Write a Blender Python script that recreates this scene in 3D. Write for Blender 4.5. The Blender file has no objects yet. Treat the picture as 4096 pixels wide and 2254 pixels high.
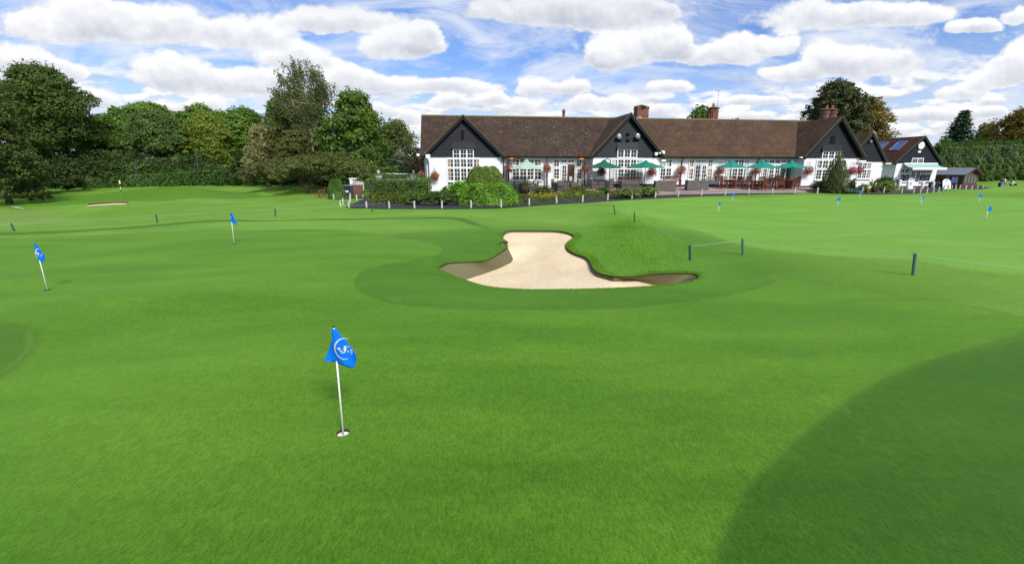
import bpy, math, random
import numpy as np
from mathutils import Vector, Matrix
from mathutils.geometry import delaunay_2d_cdt

random.seed(7); RNG = np.random.default_rng(7)
scene = bpy.context.scene
COL = scene.collection
pi = math.pi
# ------------------------------------------------------------------ camera model
F = 1772.0; CX, CY = 2048.0, 1127.0
TILT = math.atan(457.0 / F); CT, ST = math.cos(TILT), math.sin(TILT)
CAMZ = 2.15
cam_d = bpy.data.cameras.new('camera'); cam = bpy.data.objects.new('camera', cam_d); COL.objects.link(cam)
cam_d.sensor_width = 36; cam_d.lens = 36 * F / 4096; cam_d.clip_start = 0.05; cam_d.clip_end = 9000
cam.location = (0, 0, CAMZ); cam.rotation_euler = (pi / 2 - TILT, 0, 0)
scene.camera = cam

def ray(u, v):
    a = (u - CX) / F; b = (v - CY) / F
    y = CT - b * ST
    return a / y, (-ST - b * CT) / y          # X per unit Y, Z per unit Y
def at(u, v, D):
    x, z = ray(u, v)
    return Vector((x * D, D, CAMZ + z * D))
def mpp(D, v=700):                             # metres per photo pixel at distance D
    b = (v - CY) / F
    return D / (CT - b * ST) / F

# ------------------------------------------------------------------ object helpers
def tag(o, label=None, cat=None, group=None, kind=None):
    if label: o['label'] = label
    if cat: o['category'] = cat
    if group: o['group'] = group
    if kind: o['kind'] = kind
    return o
def empty(name, loc=(0, 0, 0), rz=0, label=None, cat=None, group=None):
    o = bpy.data.objects.new(name, None); COL.objects.link(o)
    o.location = loc; o.rotation_euler = (0, 0, rz); o.empty_display_size = 0.2
    return tag(o, label, cat, group)
def clone(o, parent=None):
    c = o.copy(); COL.objects.link(c)
    if parent is not None:
        c.parent = parent
    for ch in list(o.children):
        clone(ch, c)
    return c
def link_mesh(name, me, mat, parent=None, smooth=False):
    o = bpy.data.objects.new(name, me); COL.objects.link(o)
    if mat is not None: me.materials.append(mat)
    if parent is not None: o.parent = parent
    if smooth:
        me.polygons.foreach_set('use_smooth', [True] * len(me.polygons))
    return o
def np_mesh(name, verts, faces, mat, parent=None, attrs=None, smooth=False, uv=None):
    """verts (N,3); faces (M,k) with constant k"""
    verts = np.asarray(verts, dtype=np.float32); faces = np.asarray(faces, dtype=np.int32)
    me = bpy.data.meshes.new(name)
    k = faces.shape[1]
    me.vertices.add(len(verts)); me.vertices.foreach_set('co', verts.ravel())
    me.loops.add(faces.size); me.loops.foreach_set('vertex_index', faces.ravel())
    me.polygons.add(len(faces)); me.polygons.foreach_set('loop_start', np.arange(0, faces.size, k, dtype=np.int32))
    try: me.polygons.foreach_set('loop_total', np.full(len(faces), k, dtype=np.int32))
    except Exception: pass
    if attrs:
        for an, arr in attrs.items():
            arr = np.asarray(arr, dtype=np.float32)
            if arr.ndim == 1:
                a = me.attributes.new(an, 'FLOAT', 'POINT'); a.data.foreach_set('value', arr)
            else:
                a = me.attributes.new(an, 'FLOAT_COLOR', 'POINT'); a.data.foreach_set('color', arr.ravel())
    me.update(calc_edges=True); me.validate()
    return link_mesh(name, me, mat, parent, smooth)

class MB:
    """collects shapes, builds ONE mesh object; uv by face direction in metres"""
    def __init__(s): s.v = []; s.f = []; s.uv = {}
    def add(s, vs, fs):
        n = len(s.v); s.v += [tuple(p) for p in vs]; s.f += [tuple(n + i for i in f) for f in fs]; return s
    def box(s, x0, x1, y0, y1, z0, z1):
        return s.add([(x0,y0,z0),(x1,y0,z0),(x1,y1,z0),(x0,y1,z0),(x0,y0,z1),(x1,y0,z1),(x1,y1,z1),(x0,y1,z1)],
                     [(0,3,2,1),(4,5,6,7),(0,1,5,4),(1,2,6,5),(2,3,7,6),(3,0,4,7)])
    def bar(s, p, q, w, h, up=(0, 0, 1)):       # box section between two points
        p, q = Vector(p), Vector(q); d = (q - p).normalized(); up = Vector(up)
        a = d.cross(up)
        if a.length < 1e-4: a = d.cross(Vector((0, 1, 0)))
        a.normalize(); b = a.cross(d).normalized()
        vs = []
        for c in (p, q):
            for i, j in ((-1,-1),(1,-1),(1,1),(-1,1)): vs.append(c + a * i * w / 2 + b * j * h / 2)
        return s.add(vs, [(0,3,2,1),(4,5,6,7),(0,1,5,4),(1,2,6,5),(2,3,7,6),(3,0,4,7)])
    def tube(s, pts, rad, n=8, cap=True):
        pts = [Vector(p) for p in pts]
        if not hasattr(rad, '__len__'): rad = [rad] * len(pts)
        vs = []; fs = []
        pa = None
        for i, p in enumerate(pts):
            d = (pts[min(i + 1, len(pts) - 1)] - pts[max(i - 1, 0)]).normalized()
            if pa is None:
                a = d.cross(Vector((0, 0, 1)))
                if a.length < 1e-3: a = Vector((1, 0, 0))
            else:
                a = pa - d * pa.dot(d)
                if a.length < 1e-4: a = d.cross(Vector((0.3, 0.5, 1)))
            a.normalize(); pa = a; b = d.cross(a)
            for k in range(n):
                t = 2 * pi * k / n
                vs.append(p + (a * math.cos(t) + b * math.sin(t)) * rad[i])
        for i in range(len(pts) - 1):
            for k in range(n):
                fs.append((i*n+k, i*n+(k+1)%n, (i+1)*n+(k+1)%n, (i+1)*n+k))
        if cap:
            fs.append(tuple(range(n - 1, -1, -1))); fs.append(tuple((len(pts)-1)*n + k for k in range(n)))
        return s.add(vs, fs)
    def lathe(s, prof, c=(0, 0, 0), n=16, cap=True):    # prof: (r,z)
        vs = []; fs = []
        for r, z in prof:
            for k in range(n):
                t = 2 * pi * k / n
                vs.append((c[0] + r * math.cos(t), c[1] + r * math.sin(t), c[2] + z))
        for i in range(len(prof) - 1):
            for k in range(n):
                fs.append((i*n+k, i*n+(k+1)%n, (i+1)*n+(k+1)%n, (i+1)*n+k))
        if cap:
            fs.append(tuple(range(n - 1, -1, -1))); fs.append(tuple((len(prof)-1)*n + k for k in range(n)))
        return s.add(vs, fs)
    def ball(s, c, r, n=12, m=8, sz=1.0):
        prof = [(max(0.001, r * math.sin(pi * i / m)), -r * sz * math.cos(pi * i / m)) for i in range(m + 1)]
        return s.lathe(prof, c, n)
    def prism(s, poly, y0, y1):                  # poly in xz, extruded along y
        n = len(poly)
        vs = [(x, y0, z) for x, z in poly] + [(x, y1, z) for x, z in poly]
        fs = [tuple(range(n)), tuple(range(2*n-1, n-1, -1))] + [((i+1)%n, i, n+i, n+(i+1)%n) for i in range(n)]
        return s.add(vs, fs)
    def quad(s, a, b, c, d): return s.add([a, b, c, d], [(0, 1, 2, 3)])
    def xf(s, M):
        s.v = [tuple(M @ Vector(p)) for p in s.v]; return s
    def build(s, name, mat, parent=None, smooth=False, bevel=0):
        me = bpy.data.meshes.new(name); me.from_pydata(s.v, [], s.f); me.update()
        uvl = me.uv_layers.new(name='uv')
        for p in me.polygons:
            nn = p.normal; ax, ay, az = abs(nn.x), abs(nn.y), abs(nn.z)
            for li in p.loop_indices:
                co = me.vertices[me.loops[li].vertex_index].co
                if az > 0.98: t = (co.x, co.y)
                elif ax >= ay: t = (co.y, co.z / max(0.2, math.sqrt(1 - az * az)))
                else: t = (co.x, co.z / max(0.2, math.sqrt(1 - az * az)))
                uvl.data[li].uv = t
        o = link_mesh(name, me, mat, parent, smooth)
        if bevel:
            m = o.modifiers.new('bevel', 'BEVEL'); m.width = bevel; m.segments = 1
        return o

# ------------------------------------------------------------------ materials
def newmat(name):
    m = bpy.data.materials.new(name); m.use_nodes = True
    nt = m.node_tree; nt.nodes.clear()
    return m, nt, nt.nodes, nt.links
class NT:
    def __init__(s, nt): s.nt = nt; s.n = nt.nodes; s.l = nt.links
    def new(s, t, **kw):
        nd = s.n.new(t)
        for k, v in kw.items(): setattr(nd, k, v)
        return nd
    def put(s, sock, val):
        if isinstance(val, bpy.types.NodeSocket): s.l.new(val, sock)
        elif val is not None: sock.default_value = val
    def math(s, op, a, b=None, c=None, clamp=False):
        nd = s.new('ShaderNodeMath', operation=op); nd.use_clamp = clamp
        s.put(nd.inputs[0], a); s.put(nd.inputs[1], b); s.put(nd.inputs[2], c)
        return nd.outputs[0]
    def vmath(s, op, a, b=None, c=None, scale=None):
        nd = s.new('ShaderNodeVectorMath', operation=op)
        s.put(nd.inputs[0], a); s.put(nd.inputs[1], b)
        if c is not None: s.put(nd.inputs[2], c)
        if scale is not None: s.put(nd.inputs['Scale'], scale)
        return nd.outputs['Value'] if op in ('DOT_PRODUCT', 'LENGTH', 'DISTANCE') else nd.outputs[0]
    def mix(s, fac, a, b, mode='MIX'):
        nd = s.new('ShaderNodeMix', data_type='RGBA', blend_type=mode)
        s.put(nd.inputs[0], fac); s.put(nd.inputs[6], a); s.put(nd.inputs[7], b)
        return nd.outputs[2]
    def noise(s, vec, scale, detail=3, rough=0.55, dist=0.0, out=0):
        nd = s.new('ShaderNodeTexNoise')
        if vec is not None: s.put(nd.inputs['Vector'], vec)
        nd.inputs['Scale'].default_value = scale; nd.inputs['Detail'].default_value = detail
        nd.inputs['Roughness'].default_value = rough; nd.inputs['Distortion'].default_value = dist
        return nd.outputs[out]
    def mapping(s, vec, scale=(1,1,1), rot=(0,0,0), loc=(0,0,0)):
        nd = s.new('ShaderNodeMapping'); s.put(nd.inputs[0], vec)
        nd.inputs['Scale'].default_value = scale; nd.inputs['Rotation'].default_value = rot; nd.inputs['Location'].default_value = loc
        return nd.outputs[0]
    def ramp(s, fac, a, b):      # smoothstep
        nd = s.new('ShaderNodeMapRange', interpolation_type='SMOOTHSTEP')
        s.put(nd.inputs[0], fac); nd.inputs[1].default_value = a; nd.inputs[2].default_value = b
        return nd.outputs[0]
    def coord(s, which='Object'): return s.new('ShaderNodeTexCoord').outputs[which]
    def attr(s, name, out='Fac'): 
        nd = s.new('ShaderNodeAttribute'); nd.attribute_name = name; return nd.outputs[out]
    def bump(s, h, strength=0.3, dist=0.02):
        nd = s.new('ShaderNodeBump'); s.put(nd.inputs['Height'], h)
        nd.inputs['Strength'].default_value = strength; nd.inputs['Distance'].default_value = dist
        return nd.outputs[0]
    def pr(s, color, rough=0.8, normal=None, metal=0, spec=None, sheen=0, alpha=None):
        nd = s.new('ShaderNodeBsdfPrincipled'); s.put(nd.inputs['Base Color'], color); s.put(nd.inputs['Roughness'], rough)
        nd.inputs['Metallic'].default_value = metal
        if spec is not None: nd.inputs['Specular IOR Level'].default_value = spec
        if sheen: nd.inputs['Sheen Weight'].default_value = sheen
        if normal is not None: s.l.new(normal, nd.inputs['Normal'])
        return nd.outputs[0]
    def out(s, sh):
        o = s.new('ShaderNodeOutputMaterial'); s.l.new(sh, o.inputs[0])
def C4(c, k=1.0): return (c[0]*k, c[1]*k, c[2]*k, 1)
MATS = {}
def mat_plain(name, c, rough=0.7, var=0.15, scale=8, bump=0.1, metal=0, spec=None, bscale=None, dist=0.01):
    if name in MATS: return MATS[name]
    m, nt, _, _ = newmat(name); t = NT(nt); co = t.coord()
    n = t.noise(co, scale, 4)
    col = t.mix(n, C4(c, 1 - var), C4(c, 1 + var))
    nb = t.noise(co, bscale or scale * 6, 3)
    t.out(t.pr(col, rough, t.bump(nb, bump, dist), metal, spec)); MATS[name] = m; return m
def mat_leaf(name, c, c2=None, trans=0.3, hue=0.5, patch=0.35):
    """leaf colour varied leaf by leaf (tint attribute) and in drifts over the plant"""
    if name in MATS: return MATS[name]
    m, nt, _, _ = newmat(name); t = NT(nt)
    ti = t.attr('tint'); c2 = c2 or (c[0] * 1.5, c[1] * 1.35, c[2] * 1.1)
    dr = t.noise(t.coord(), patch, 3)
    f = t.math('ADD', t.math('MULTIPLY', ti, 0.6), t.math('MULTIPLY', t.ramp(dr, 0.35, 0.65), 0.4))
    col = t.mix(f, C4(c, 0.95), C4(c2, 1.30))
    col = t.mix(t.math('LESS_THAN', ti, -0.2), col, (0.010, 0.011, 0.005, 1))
    d = t.pr(col, 0.55, None, 0, 0.3)
    tr = t.new('ShaderNodeBsdfTranslucent'); t.put(tr.inputs[0], t.mix(0.5, col, (c2[0]*1.3, c2[1]*1.4, c2[2]*0.6, 1)))
    mx = t.new('ShaderNodeMixShader'); mx.inputs[0].default_value = trans
    t.l.new(d, mx.inputs[1]); t.l.new(tr.outputs[0], mx.inputs[2]); t.out(mx.outputs[0])
    MATS[name] = m; return m
def mat_brick(name, c1, c2, mortar, bw=0.225, bh=0.075, rough=0.9, msize=0.012, bump=0.5):
    m, nt, _, _ = newmat(name); t = NT(nt)
    b = t.new('ShaderNodeTexBrick'); t.l.new(t.coord('UV'), b.inputs['Vector'])
    b.inputs['Scale'].default_value = 1; b.inputs['Brick Width'].default_value = bw; b.inputs['Row Height'].default_value = bh
    b.inputs['Mortar Size'].default_value = msize; b.inputs['Color1'].default_value = C4(c1); b.inputs['Color2'].default_value = C4(c2)
    b.inputs['Mortar'].default_value = C4(mortar); b.inputs['Bias'].default_value = 0.0
    n = t.noise(t.coord(), 2.5, 4)
    col = t.mix(1.0, b.outputs[0], t.mix(n, (0.6,0.6,0.6,1), (1.35,1.35,1.35,1)), 'MULTIPLY')
    t.out(t.pr(col, rough, t.bump(b.outputs[1], -bump, 0.01))); return m
def mat_roof(name, c, c2, lichen=0.5, moss=(0.10,0.11,0.03)):
    m, nt, _, _ = newmat(name); t = NT(nt)
    uv = t.coord('UV'); ob = t.coord()
    b = t.new('ShaderNodeTexBrick'); t.l.new(uv, b.inputs['Vector'])
    b.inputs['Scale'].default_value = 1; b.inputs['Brick Width'].default_value = 0.17; b.inputs['Row Height'].default_value = 0.19
    b.inputs['Mortar Size'].default_value = 0.022; b.inputs['Color1'].default_value = C4(c); b.inputs['Color2'].default_value = C4(c2)
    b.inputs['Mortar'].default_value = C4(c, 0.25)
    n = t.noise(ob, 0.55, 6, 0.75)
    col = t.mix(1.0, b.outputs[0], t.mix(t.ramp(n, 0.25, 0.75), (0.70,0.70,0.73,1), (1.22,1.20,1.16,1)), 'MULTIPLY')
    n9 = t.noise(ob, 7.0, 3, 0.7); col = t.mix(1.0, col, t.mix(t.ramp(n9, 0.3, 0.7), (0.78,0.78,0.78,1), (1.2,1.2,1.2,1)), 'MULTIPLY')
    n2 = t.noise(ob, 2.2, 5, 0.7)
    col = t.mix(t.math('MULTIPLY', t.ramp(n2, 0.55, 0.75), 0.5), col, C4(moss))
    # pale lichen spots
    vo = t.new('ShaderNodeTexVoronoi'); t.l.new(ob, vo.inputs['Vector']); vo.inputs['Scale'].default_value = 5.5
    sp = t.math('LESS_THAN', vo.outputs['Distance'], 0.15)
    n3 = t.noise(ob, 0.35, 2)
    sp = t.math('MULTIPLY', sp, t.ramp(n3, 0.62 - 0.25 * lichen, 0.80 - 0.25 * lichen))
    col = t.mix(t.math('MULTIPLY', sp, 0.45 * lichen + 0.2), col, (0.50, 0.46, 0.40, 1))
    n4 = t.noise(ob, 1.2, 6, 0.75)
    col = t.mix(t.math('MULTIPLY', t.ramp(n4, 0.58, 0.72), 0.35 * lichen), col, (0.34, 0.31, 0.26, 1))
    t.out(t.pr(col, 0.92, t.bump(b.outputs[1], -0.7, 0.02), 0, 0.2)); return m
def mat_glass(name, c=(0.015,0.018,0.018)):
    m, nt, _, _ = newmat(name); t = NT(nt)
    n = t.noise(t.coord(), 1.3, 3)
    col = t.mix(t.ramp(n, 0.4, 0.62), C4(c), C4((0.06,0.07,0.05)))
    t.out(t.pr(col, 0.08, None, 0, 0.5)); return m

M = {}
M['white'] = mat_plain('white_paint', (0.82,0.82,0.82), 0.5, 0.03, 3, 0.05)
M['flagwhite'] = mat_plain('white_pole_paint', (0.85,0.85,0.83), 0.35, 0.02, 6, 0.02)
M['black'] = mat_plain('black_paint', (0.010,0.010,0.012), 0.7, 0.2, 5, 0.1, 0, 0.15)
M['teak'] = mat_plain('teak_wood', (0.16,0.045,0.018), 0.6, 0.4, 6, 0.3)
M['dkgreen'] = mat_plain('green_paint', (0.01,0.07,0.045), 0.5, 0.25, 12, 0.1)
M['rope'] = mat_plain('pale_rope', (0.26,0.40,0.29), 0.8, 0.15, 30, 0.2)
M['chain'] = mat_plain('dark_chain_metal', (0.05,0.035,0.028), 0.6, 0.3, 30, 0.2)
M['steel'] = mat_plain('grey_metal', (0.35,0.36,0.38), 0.35, 0.1, 8, 0.05, 0.7)
M['rattan'] = mat_brick('grey_rattan', (0.21,0.18,0.155), (0.13,0.11,0.095), (0.05,0.045,0.04), 0.09, 0.03, 0.8, 0.006, 0.6)
M['cushion'] = mat_plain('cream_cushion', (0.62,0.56,0.48), 0.9, 0.1, 6, 0.2)
M['brick'] = mat_brick('red_brick', (0.26,0.055,0.03), (0.15,0.035,0.022), (0.16,0.11,0.08))
M['brick2'] = mat_brick('brown_brick', (0.15,0.055,0.035), (0.10,0.04,0.03), (0.12,0.09,0.07))
M['roof1'] = mat_roof('lichened_clay_tiles', (0.088,0.056,0.040), (0.056,0.038,0.030), 0.9)
M['roof2'] = mat_roof('brown_clay_tiles', (0.125,0.074,0.045), (0.088,0.055,0.036), 0.35)
M['roof3'] = mat_roof('dark_red_clay_tiles', (0.12,0.048,0.032), (0.07,0.032,0.024), 1.0)
M['glass'] = mat_glass('window_glass')
M['curtain'] = mat_plain('cream_curtain', (0.30,0.22,0.12), 0.8, 0.35, 14, 0.2)
M['curtain2'] = mat_plain('pale_curtain', (0.36,0.46,0.42), 0.8, 0.3, 14, 0.2)
M['post'] = mat_plain('weathered_grey_wood', (0.52,0.49,0.42), 0.85, 0.3, 9, 0.4)
M['oldwood'] = mat_plain('weathered_brown_post', (0.13,0.10,0.085), 0.85, 0.3, 9, 0.4)
M['bark'] = mat_plain('tree_bark', (0.085,0.065,0.05), 0.95, 0.4, 5, 0.8, 0, None, 20, 0.03)
M['soil'] = mat_plain('dark_soil', (0.05,0.03,0.018), 0.95, 0.4, 6, 0.8)
M['fabric_green'] = mat_plain('green_parasol_cloth', (0.0,0.17,0.10), 0.8, 0.08, 4, 0.1)
M['fabric_dark'] = mat_plain('dark_green_parasol_cloth', (0.006,0.10,0.06), 0.8, 0.1, 4, 0.1)
M['fabric_pale'] = mat_plain('pale_green_parasol_cloth', (0.36,0.47,0.36), 0.8, 0.08, 4, 0.1)
M['asphalt'] = mat_plain('dark_asphalt', (0.024,0.024,0.028), 0.85, 0.25, 3, 0.5, 0, None, 120, 0.004)
def _render():
    m, nt, _, _ = newmat('white_roughcast_render'); t = NT(nt); ob = t.coord()
    n = t.noise(ob, 0.8, 4); b = t.noise(ob, 22, 3, 0.7)
    col = t.mix(t.ramp(n, 0.35, 0.7), (0.74,0.74,0.76,1), (0.84,0.84,0.84,1))
    t.out(t.pr(col, 0.85, t.bump(b, 0.9, 0.03), 0, 0.2)); return m
M['render'] = _render()
def _boards():
    m, nt, _, _ = newmat('black_stained_boards'); t = NT(nt); ob = t.coord()
    n = t.noise(t.mapping(ob, (0.7, 1, 9)), 2.0, 4, 0.7)
    col = t.mix(n, (0.002,0.003,0.006,1), (0.014,0.016,0.024,1))
    t.out(t.pr(col, 0.55, t.bump(n, 0.35, 0.01), 0, 0.2)); return m
M['boards'] = _boards()
def _patio():
    m, nt, _, _ = newmat('pink_block_paving'); t = NT(nt); ob = t.coord()
    b = t.new('ShaderNodeTexBrick'); t.l.new(ob, b.inputs['Vector']); b.inputs['Scale'].default_value = 1
    b.inputs['Brick Width'].default_value = 0.4; b.inputs['Row Height'].default_value = 0.2; b.inputs['Mortar Size'].default_value = 0.02
    b.inputs['Color1'].default_value = (0.40,0.27,0.23,1); b.inputs['Color2'].default_value = (0.29,0.22,0.20,1); b.inputs['Mortar'].default_value = (0.22,0.19,0.17,1)
    n = t.noise(ob, 0.8, 5)
    col = t.mix(1, b.outputs[0], t.mix(n, (0.75,0.75,0.75,1), (1.2,1.2,1.2,1)), 'MULTIPLY')
    t.out(t.pr(col, 0.9)); return m
M['patio'] = _patio()

# ------------------------------------------------------------------ terrain heights
CP = []
def cp(u, v, D): p = at(u, v, D); CP.append((p.x, p.y, p.z))
for x, y, z in [(0,0,0),(-4,-1,0),(4,-1,0),(0,-12,0),(-15,-10,-.1),(15,-10,.1),(-2,3.3,0),(2,3.3,0),(0,6,0),(-5,6,-.02),(4,6,-.02),
                (-8,9,-.05),(8,7,0),(-3,9,.04),(0,8,.0),(3,8.2,-.02),(-14,8,-.2),(12,6,.05),(-1.5,12,.02),(-10,13,-.12),(-6,12.7,0),
                (1,16,0),(-4,17,-.08),(2.6,17,.02),(3.6,14,.10)]: CP.append((x, y, z))
for u, v, D in [(2462,858,21.6),(2537,891,18.7),(2762,1040,11.9),(2973,1019,11.8),(3654,1099,9.0),(60,927,18.0),(631,893,21.0),(1101,866,24.0),
                (1489,848,26.5),(1600,832,28.5),(1884,833,28.5),(2117,822,30),(2430,802,32.5),(2711,787,35.3),(2993,777,36.8),(3268,775,37.5),(3533,773,39.5),
                (3706,772,42),(3791,761,49),(3862,758,54),(3931,753,58),(2875,855,24.6),(2929,812,30),(3350,833,27),(3436,798,33),(3682,826,28),(3914,818,29),(3943,882,21),
                (1290,790,44),(478,780,60),(600,745,74),(1000,740,66),(20,790,60),(330,757,70),(1250,745,56),(4080,742,43),(4090,780,36),(4000,724,70),(3700,745,56),
                (2400,756,39),(2900,751,42.5),(3200,750,43.5),(1760,785,36),(1450,790,37),(380,822,45),(60,845,34),(3100,868,22.5),(3700,860,23)]: cp(u, v, D)
for x, y, z in [(-80,70,-1.6),(-80,20,-1.2),(-40,10,-.8),(-120,120,-1),(0,110,0),(60,110,0),(120,110,.2),(90,50,.6),(60,20,.4),(35,8,.15),(120,0,.4),(-120,0,-1),(0,-80,0),(-80,-80,-.5),(80,-80,.5),
                (-30,95,-.6),(50,80,.0)]: CP.append((x, y, z))
CP = np.array(CP)
def _tps_fit(P, lam=0.6):
    n = len(P); d = np.linalg.norm(P[:, None, :2] - P[None, :, :2], axis=2)
    K = np.where(d > 0, d * d * np.log(d + 1e-9), 0) + lam * np.eye(n)
    Q = np.hstack([np.ones((n, 1)), P[:, :2]])
    A = np.zeros((n + 3, n + 3)); A[:n, :n] = K; A[:n, n:] = Q; A[n:, :n] = Q.T
    return np.linalg.solve(A, np.concatenate([P[:, 2], np.zeros(3)]))
TW = _tps_fit(CP)
EDGE = None      # lip line of the left green, filled below
def seg_dist(px, py, poly, closed):
    """distance to a polyline and (for closed) inside flag"""
    P = np.asarray(poly, dtype=float); n = len(P)
    best = np.full(px.shape, 1e9); inside = np.zeros(px.shape, bool)
    for i in range(n if closed else n - 1):
        a = P[i]; b = P[(i + 1) % n]; ab = b - a; L = max(1e-12, ab @ ab)
        t = np.clip(((px - a[0]) * ab[0] + (py - a[1]) * ab[1]) / L, 0, 1)
        d = np.hypot(px - a[0] - t * ab[0], py - a[1] - t * ab[1]); best = np.minimum(best, d)
        if closed:
            c = (a[1] > py) != (b[1] > py)
            with np.errstate(divide='ignore', invalid='ignore'):
                xi = a[0] + (py - a[1]) * (b[0] - a[0]) / (b[1] - a[1] if b[1] != a[1] else 1e-12)
            inside ^= c & (px < xi)
    return best, inside
def bumpf(x, y, cx, cy, rx, ry, h): return h * np.exp(-((x - cx) / rx) ** 2 - ((y - cy) / ry) ** 2)
def G(x, y, fine=True):
    x = np.asarray(x, dtype=float); y = np.asarray(y, dtype=float); sh = x.shape
    xf, yf = x.ravel(), y.ravel(); r = np.hypot(xf, yf); s = np.where(r > 125, 125 / np.maximum(r, 1e-6), 1.0)
    xs, ys = xf * s, yf * s
    z = TW[-3] + TW[-2] * xs + TW[-1] * ys
    for i in range(len(CP)):
        d2 = (xs - CP[i, 0]) ** 2 + (ys - CP[i, 1]) ** 2
        z = z + TW[i] * d2 * 0.5 * np.log(d2 + 1e-9)
    z = z * np.clip((400 - r) / 275, 0, 1)
    # undulations of the putting green and the rough bank
    z = z + (0.055 * np.sin(xs * 0.55 + 1.0) * np.sin(ys * 0.42 + 0.4) + 0.035 * np.sin(xs * 0.9 - ys * 0.7 + .8*np.sin(ys*.5))) * np.clip(r / 5, .25, 1)
    z = z + bumpf(xs, ys, -5.5, 7.2, 3.5, 0.9, 0.10) + bumpf(xs, ys, 8, 22, 14, 1.6, 0.16) + bumpf(xs, ys, 4.6, 13.3, 1.5, 2.2, 0.08)
    z = z + bumpf(xs, ys, 66, 58, 10, 6, -.50) + bumpf(xs, ys, -26, 29, 4.5, 2.0, 0.5) + bumpf(xs, ys, -30.5, 42.5, 2.8, 1.0, 0.35)
    if fine and EDGE is not None:
        m = (np.abs(xs) < 30) & (ys > 8) & (ys < 30)
        if m.any():
            d, _ = seg_dist(xs[m], ys[m], EDGE, False)
            yl = np.interp(xs[m], EDGE[:, 0], EDGE[:, 1])
            far = ys[m] > yl
            st = np.where(far, np.clip(d / 0.06, 0, 1), 0) * 0.05 * np.exp(-np.maximum(d, 0) / 1.2)
            fx = np.clip((EDGE[-1, 0] - xs[m]) / 1.0, 0, 1)
            z[m] += st * fx
    return z.reshape(sh)
def g1(x, y): return float(G(np.array([x]), np.array([y]))[0])
def hits(uv):
    """where the rays through photo pixels meet the ground"""
    uv = np.asarray(uv, dtype=float); k = np.array([ray(a, b) for a, b in uv])
    Ds = np.concatenate([np.geomspace(1.2, 130, 260)])
    X = k[:, 0:1] * Ds; Y = np.ones_like(X) * Ds; Z = CAMZ + k[:, 1:2] * Ds
    below = Z < G(X, Y, False)
    i = np.where(below.any(1), below.argmax(1), len(Ds) - 1); i = np.maximum(i, 1)
    lo = Ds[i - 1]; hi = Ds[i]
    for _ in range(22):
        mid = (lo + hi) / 2; b = CAMZ + k[:, 1] * mid < G(k[:, 0] * mid, mid, False)
        hi = np.where(b, mid, hi); lo = np.where(b, lo, mid)
    return np.stack([k[:, 0] * hi, hi], 1)
def hit(u, v):
    p = hits([(u, v)])[0]; return Vector((p[0], p[1], g1(p[0], p[1])))
def smooth_poly(P, closed=True, step=0.08):
    P = np.asarray(P, dtype=float); n = len(P); out = []
    for i in range(n if closed else n - 1):
        p0 = P[(i - 1) % n] if closed or i > 0 else P[i]; p1 = P[i]; p2 = P[(i + 1) % n]
        p3 = P[(i + 2) % n] if closed or i + 2 < n else p2
        m = max(1, int(np.linalg.norm((p2 - p1)[:2]) / step))
        for j in range(m):
            t = j / m
            out.append(0.5 * ((2 * p1) + (-p0 + p2) * t + (2*p0 - 5*p1 + 4*p2 - p3) * t*t + (-p0 + 3*p1 - 3*p2 + p3) * t**3))
    if not closed: out.append(P[-1])
    return np.array(out)
S6 = lambda x, y: (1700 + x / 2.1467, 880 + y / 2.1467)       # zoomed bunker crop -> photo pixels
S2 = 4096 / 2576.0
EDGE = smooth_poly(hits([(-900,960),(-400,948),(0,937),(480,915),(905,884),(1300,879),(1600,874),(1760,873),(1860,884),(1930,905),(1975,935),(1990,952)]), False, 0.3)
_o = np.argsort(EDGE[:, 0]); EDGE = EDGE[_o]
# ------------------------------------------------------------------ bunker outline (zoomed crop px, depth of face, foot px or None)
BK = [((115,410),.30,None),((150,385),.36,(330,512)),((200,367),.38,(365,512)),((300,360),.38,(420,492)),((420,355),.38,(520,457)),((500,350),.38,(580,434)),
 ((560,330),.38,(645,408)),((620,295),.38,(700,385)),((670,262),.38,(748,358)),((696,240),.34,(762,330)),((705,228),.2,(735,280)),((672,224),.12,(718,232)),((640,212),.14,(716,222)),((640,198),.14,(716,214)),
 ((662,188),.14,(718,206)),((708,185),.10,(720,190)),((690,170),.08,None),((672,158),.08,None),((666,135),.08,None),((672,118),.08,None),((690,100),.09,None),((740,91),.07,None),((850,90),.07,None),((975,90),.07,None),
 ((1100,91),.07,None),((1180,98),.07,None),((1240,112),.07,None),((1275,130),.08,None),((1280,145),.05,None),((1250,165),.05,None),((1214,192),.06,None),((1212,225),.07,None),((1235,255),.08,None),
 ((1290,285),.08,None),((1350,305),.08,None),((1395,330),.08,None),((1420,365),.09,None),((1432,395),.10,None),((1450,420),.10,None),((1490,450),.10,None),((1560,470),.10,None),((1640,483),.11,None),
 ((1750,486),.16,(1758,504)),((1850,475),.24,(1850,528)),((1950,462),.30,(1930,548)),((2100,456),.32,(2010,562)),((2220,456),.32,(2060,575)),((2310,460),.30,(2100,585)),((2350,478),.28,(2120,592)),((2335,503),.28,(2120,600)),((2290,520),.28,None),
 ((2220,535),.28,None),((2130,545),.28,None),((1990,560),.28,None),((1800,572),.28,None),((1600,581),.28,None),((1400,587),.28,None),((1100,592),.28,None),((900,592),.28,None),((700,583),.28,None),
 ((550,568),.28,None),((450,545),.28,None),((360,515),.28,None),((250,475),.28,None),((170,440),.28,None)]
rimc = hits([S6(*p[0]) for p in BK]); rz = G(rimc[:, 0], rimc[:, 1], False)
cen = rimc.mean(0)
foot = []
NB = len(BK)
area = 0.5 * sum(rimc[i,0]*rimc[(i+1)%NB,1] - rimc[(i+1)%NB,0]*rimc[i,1] for i in range(NB))
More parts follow.
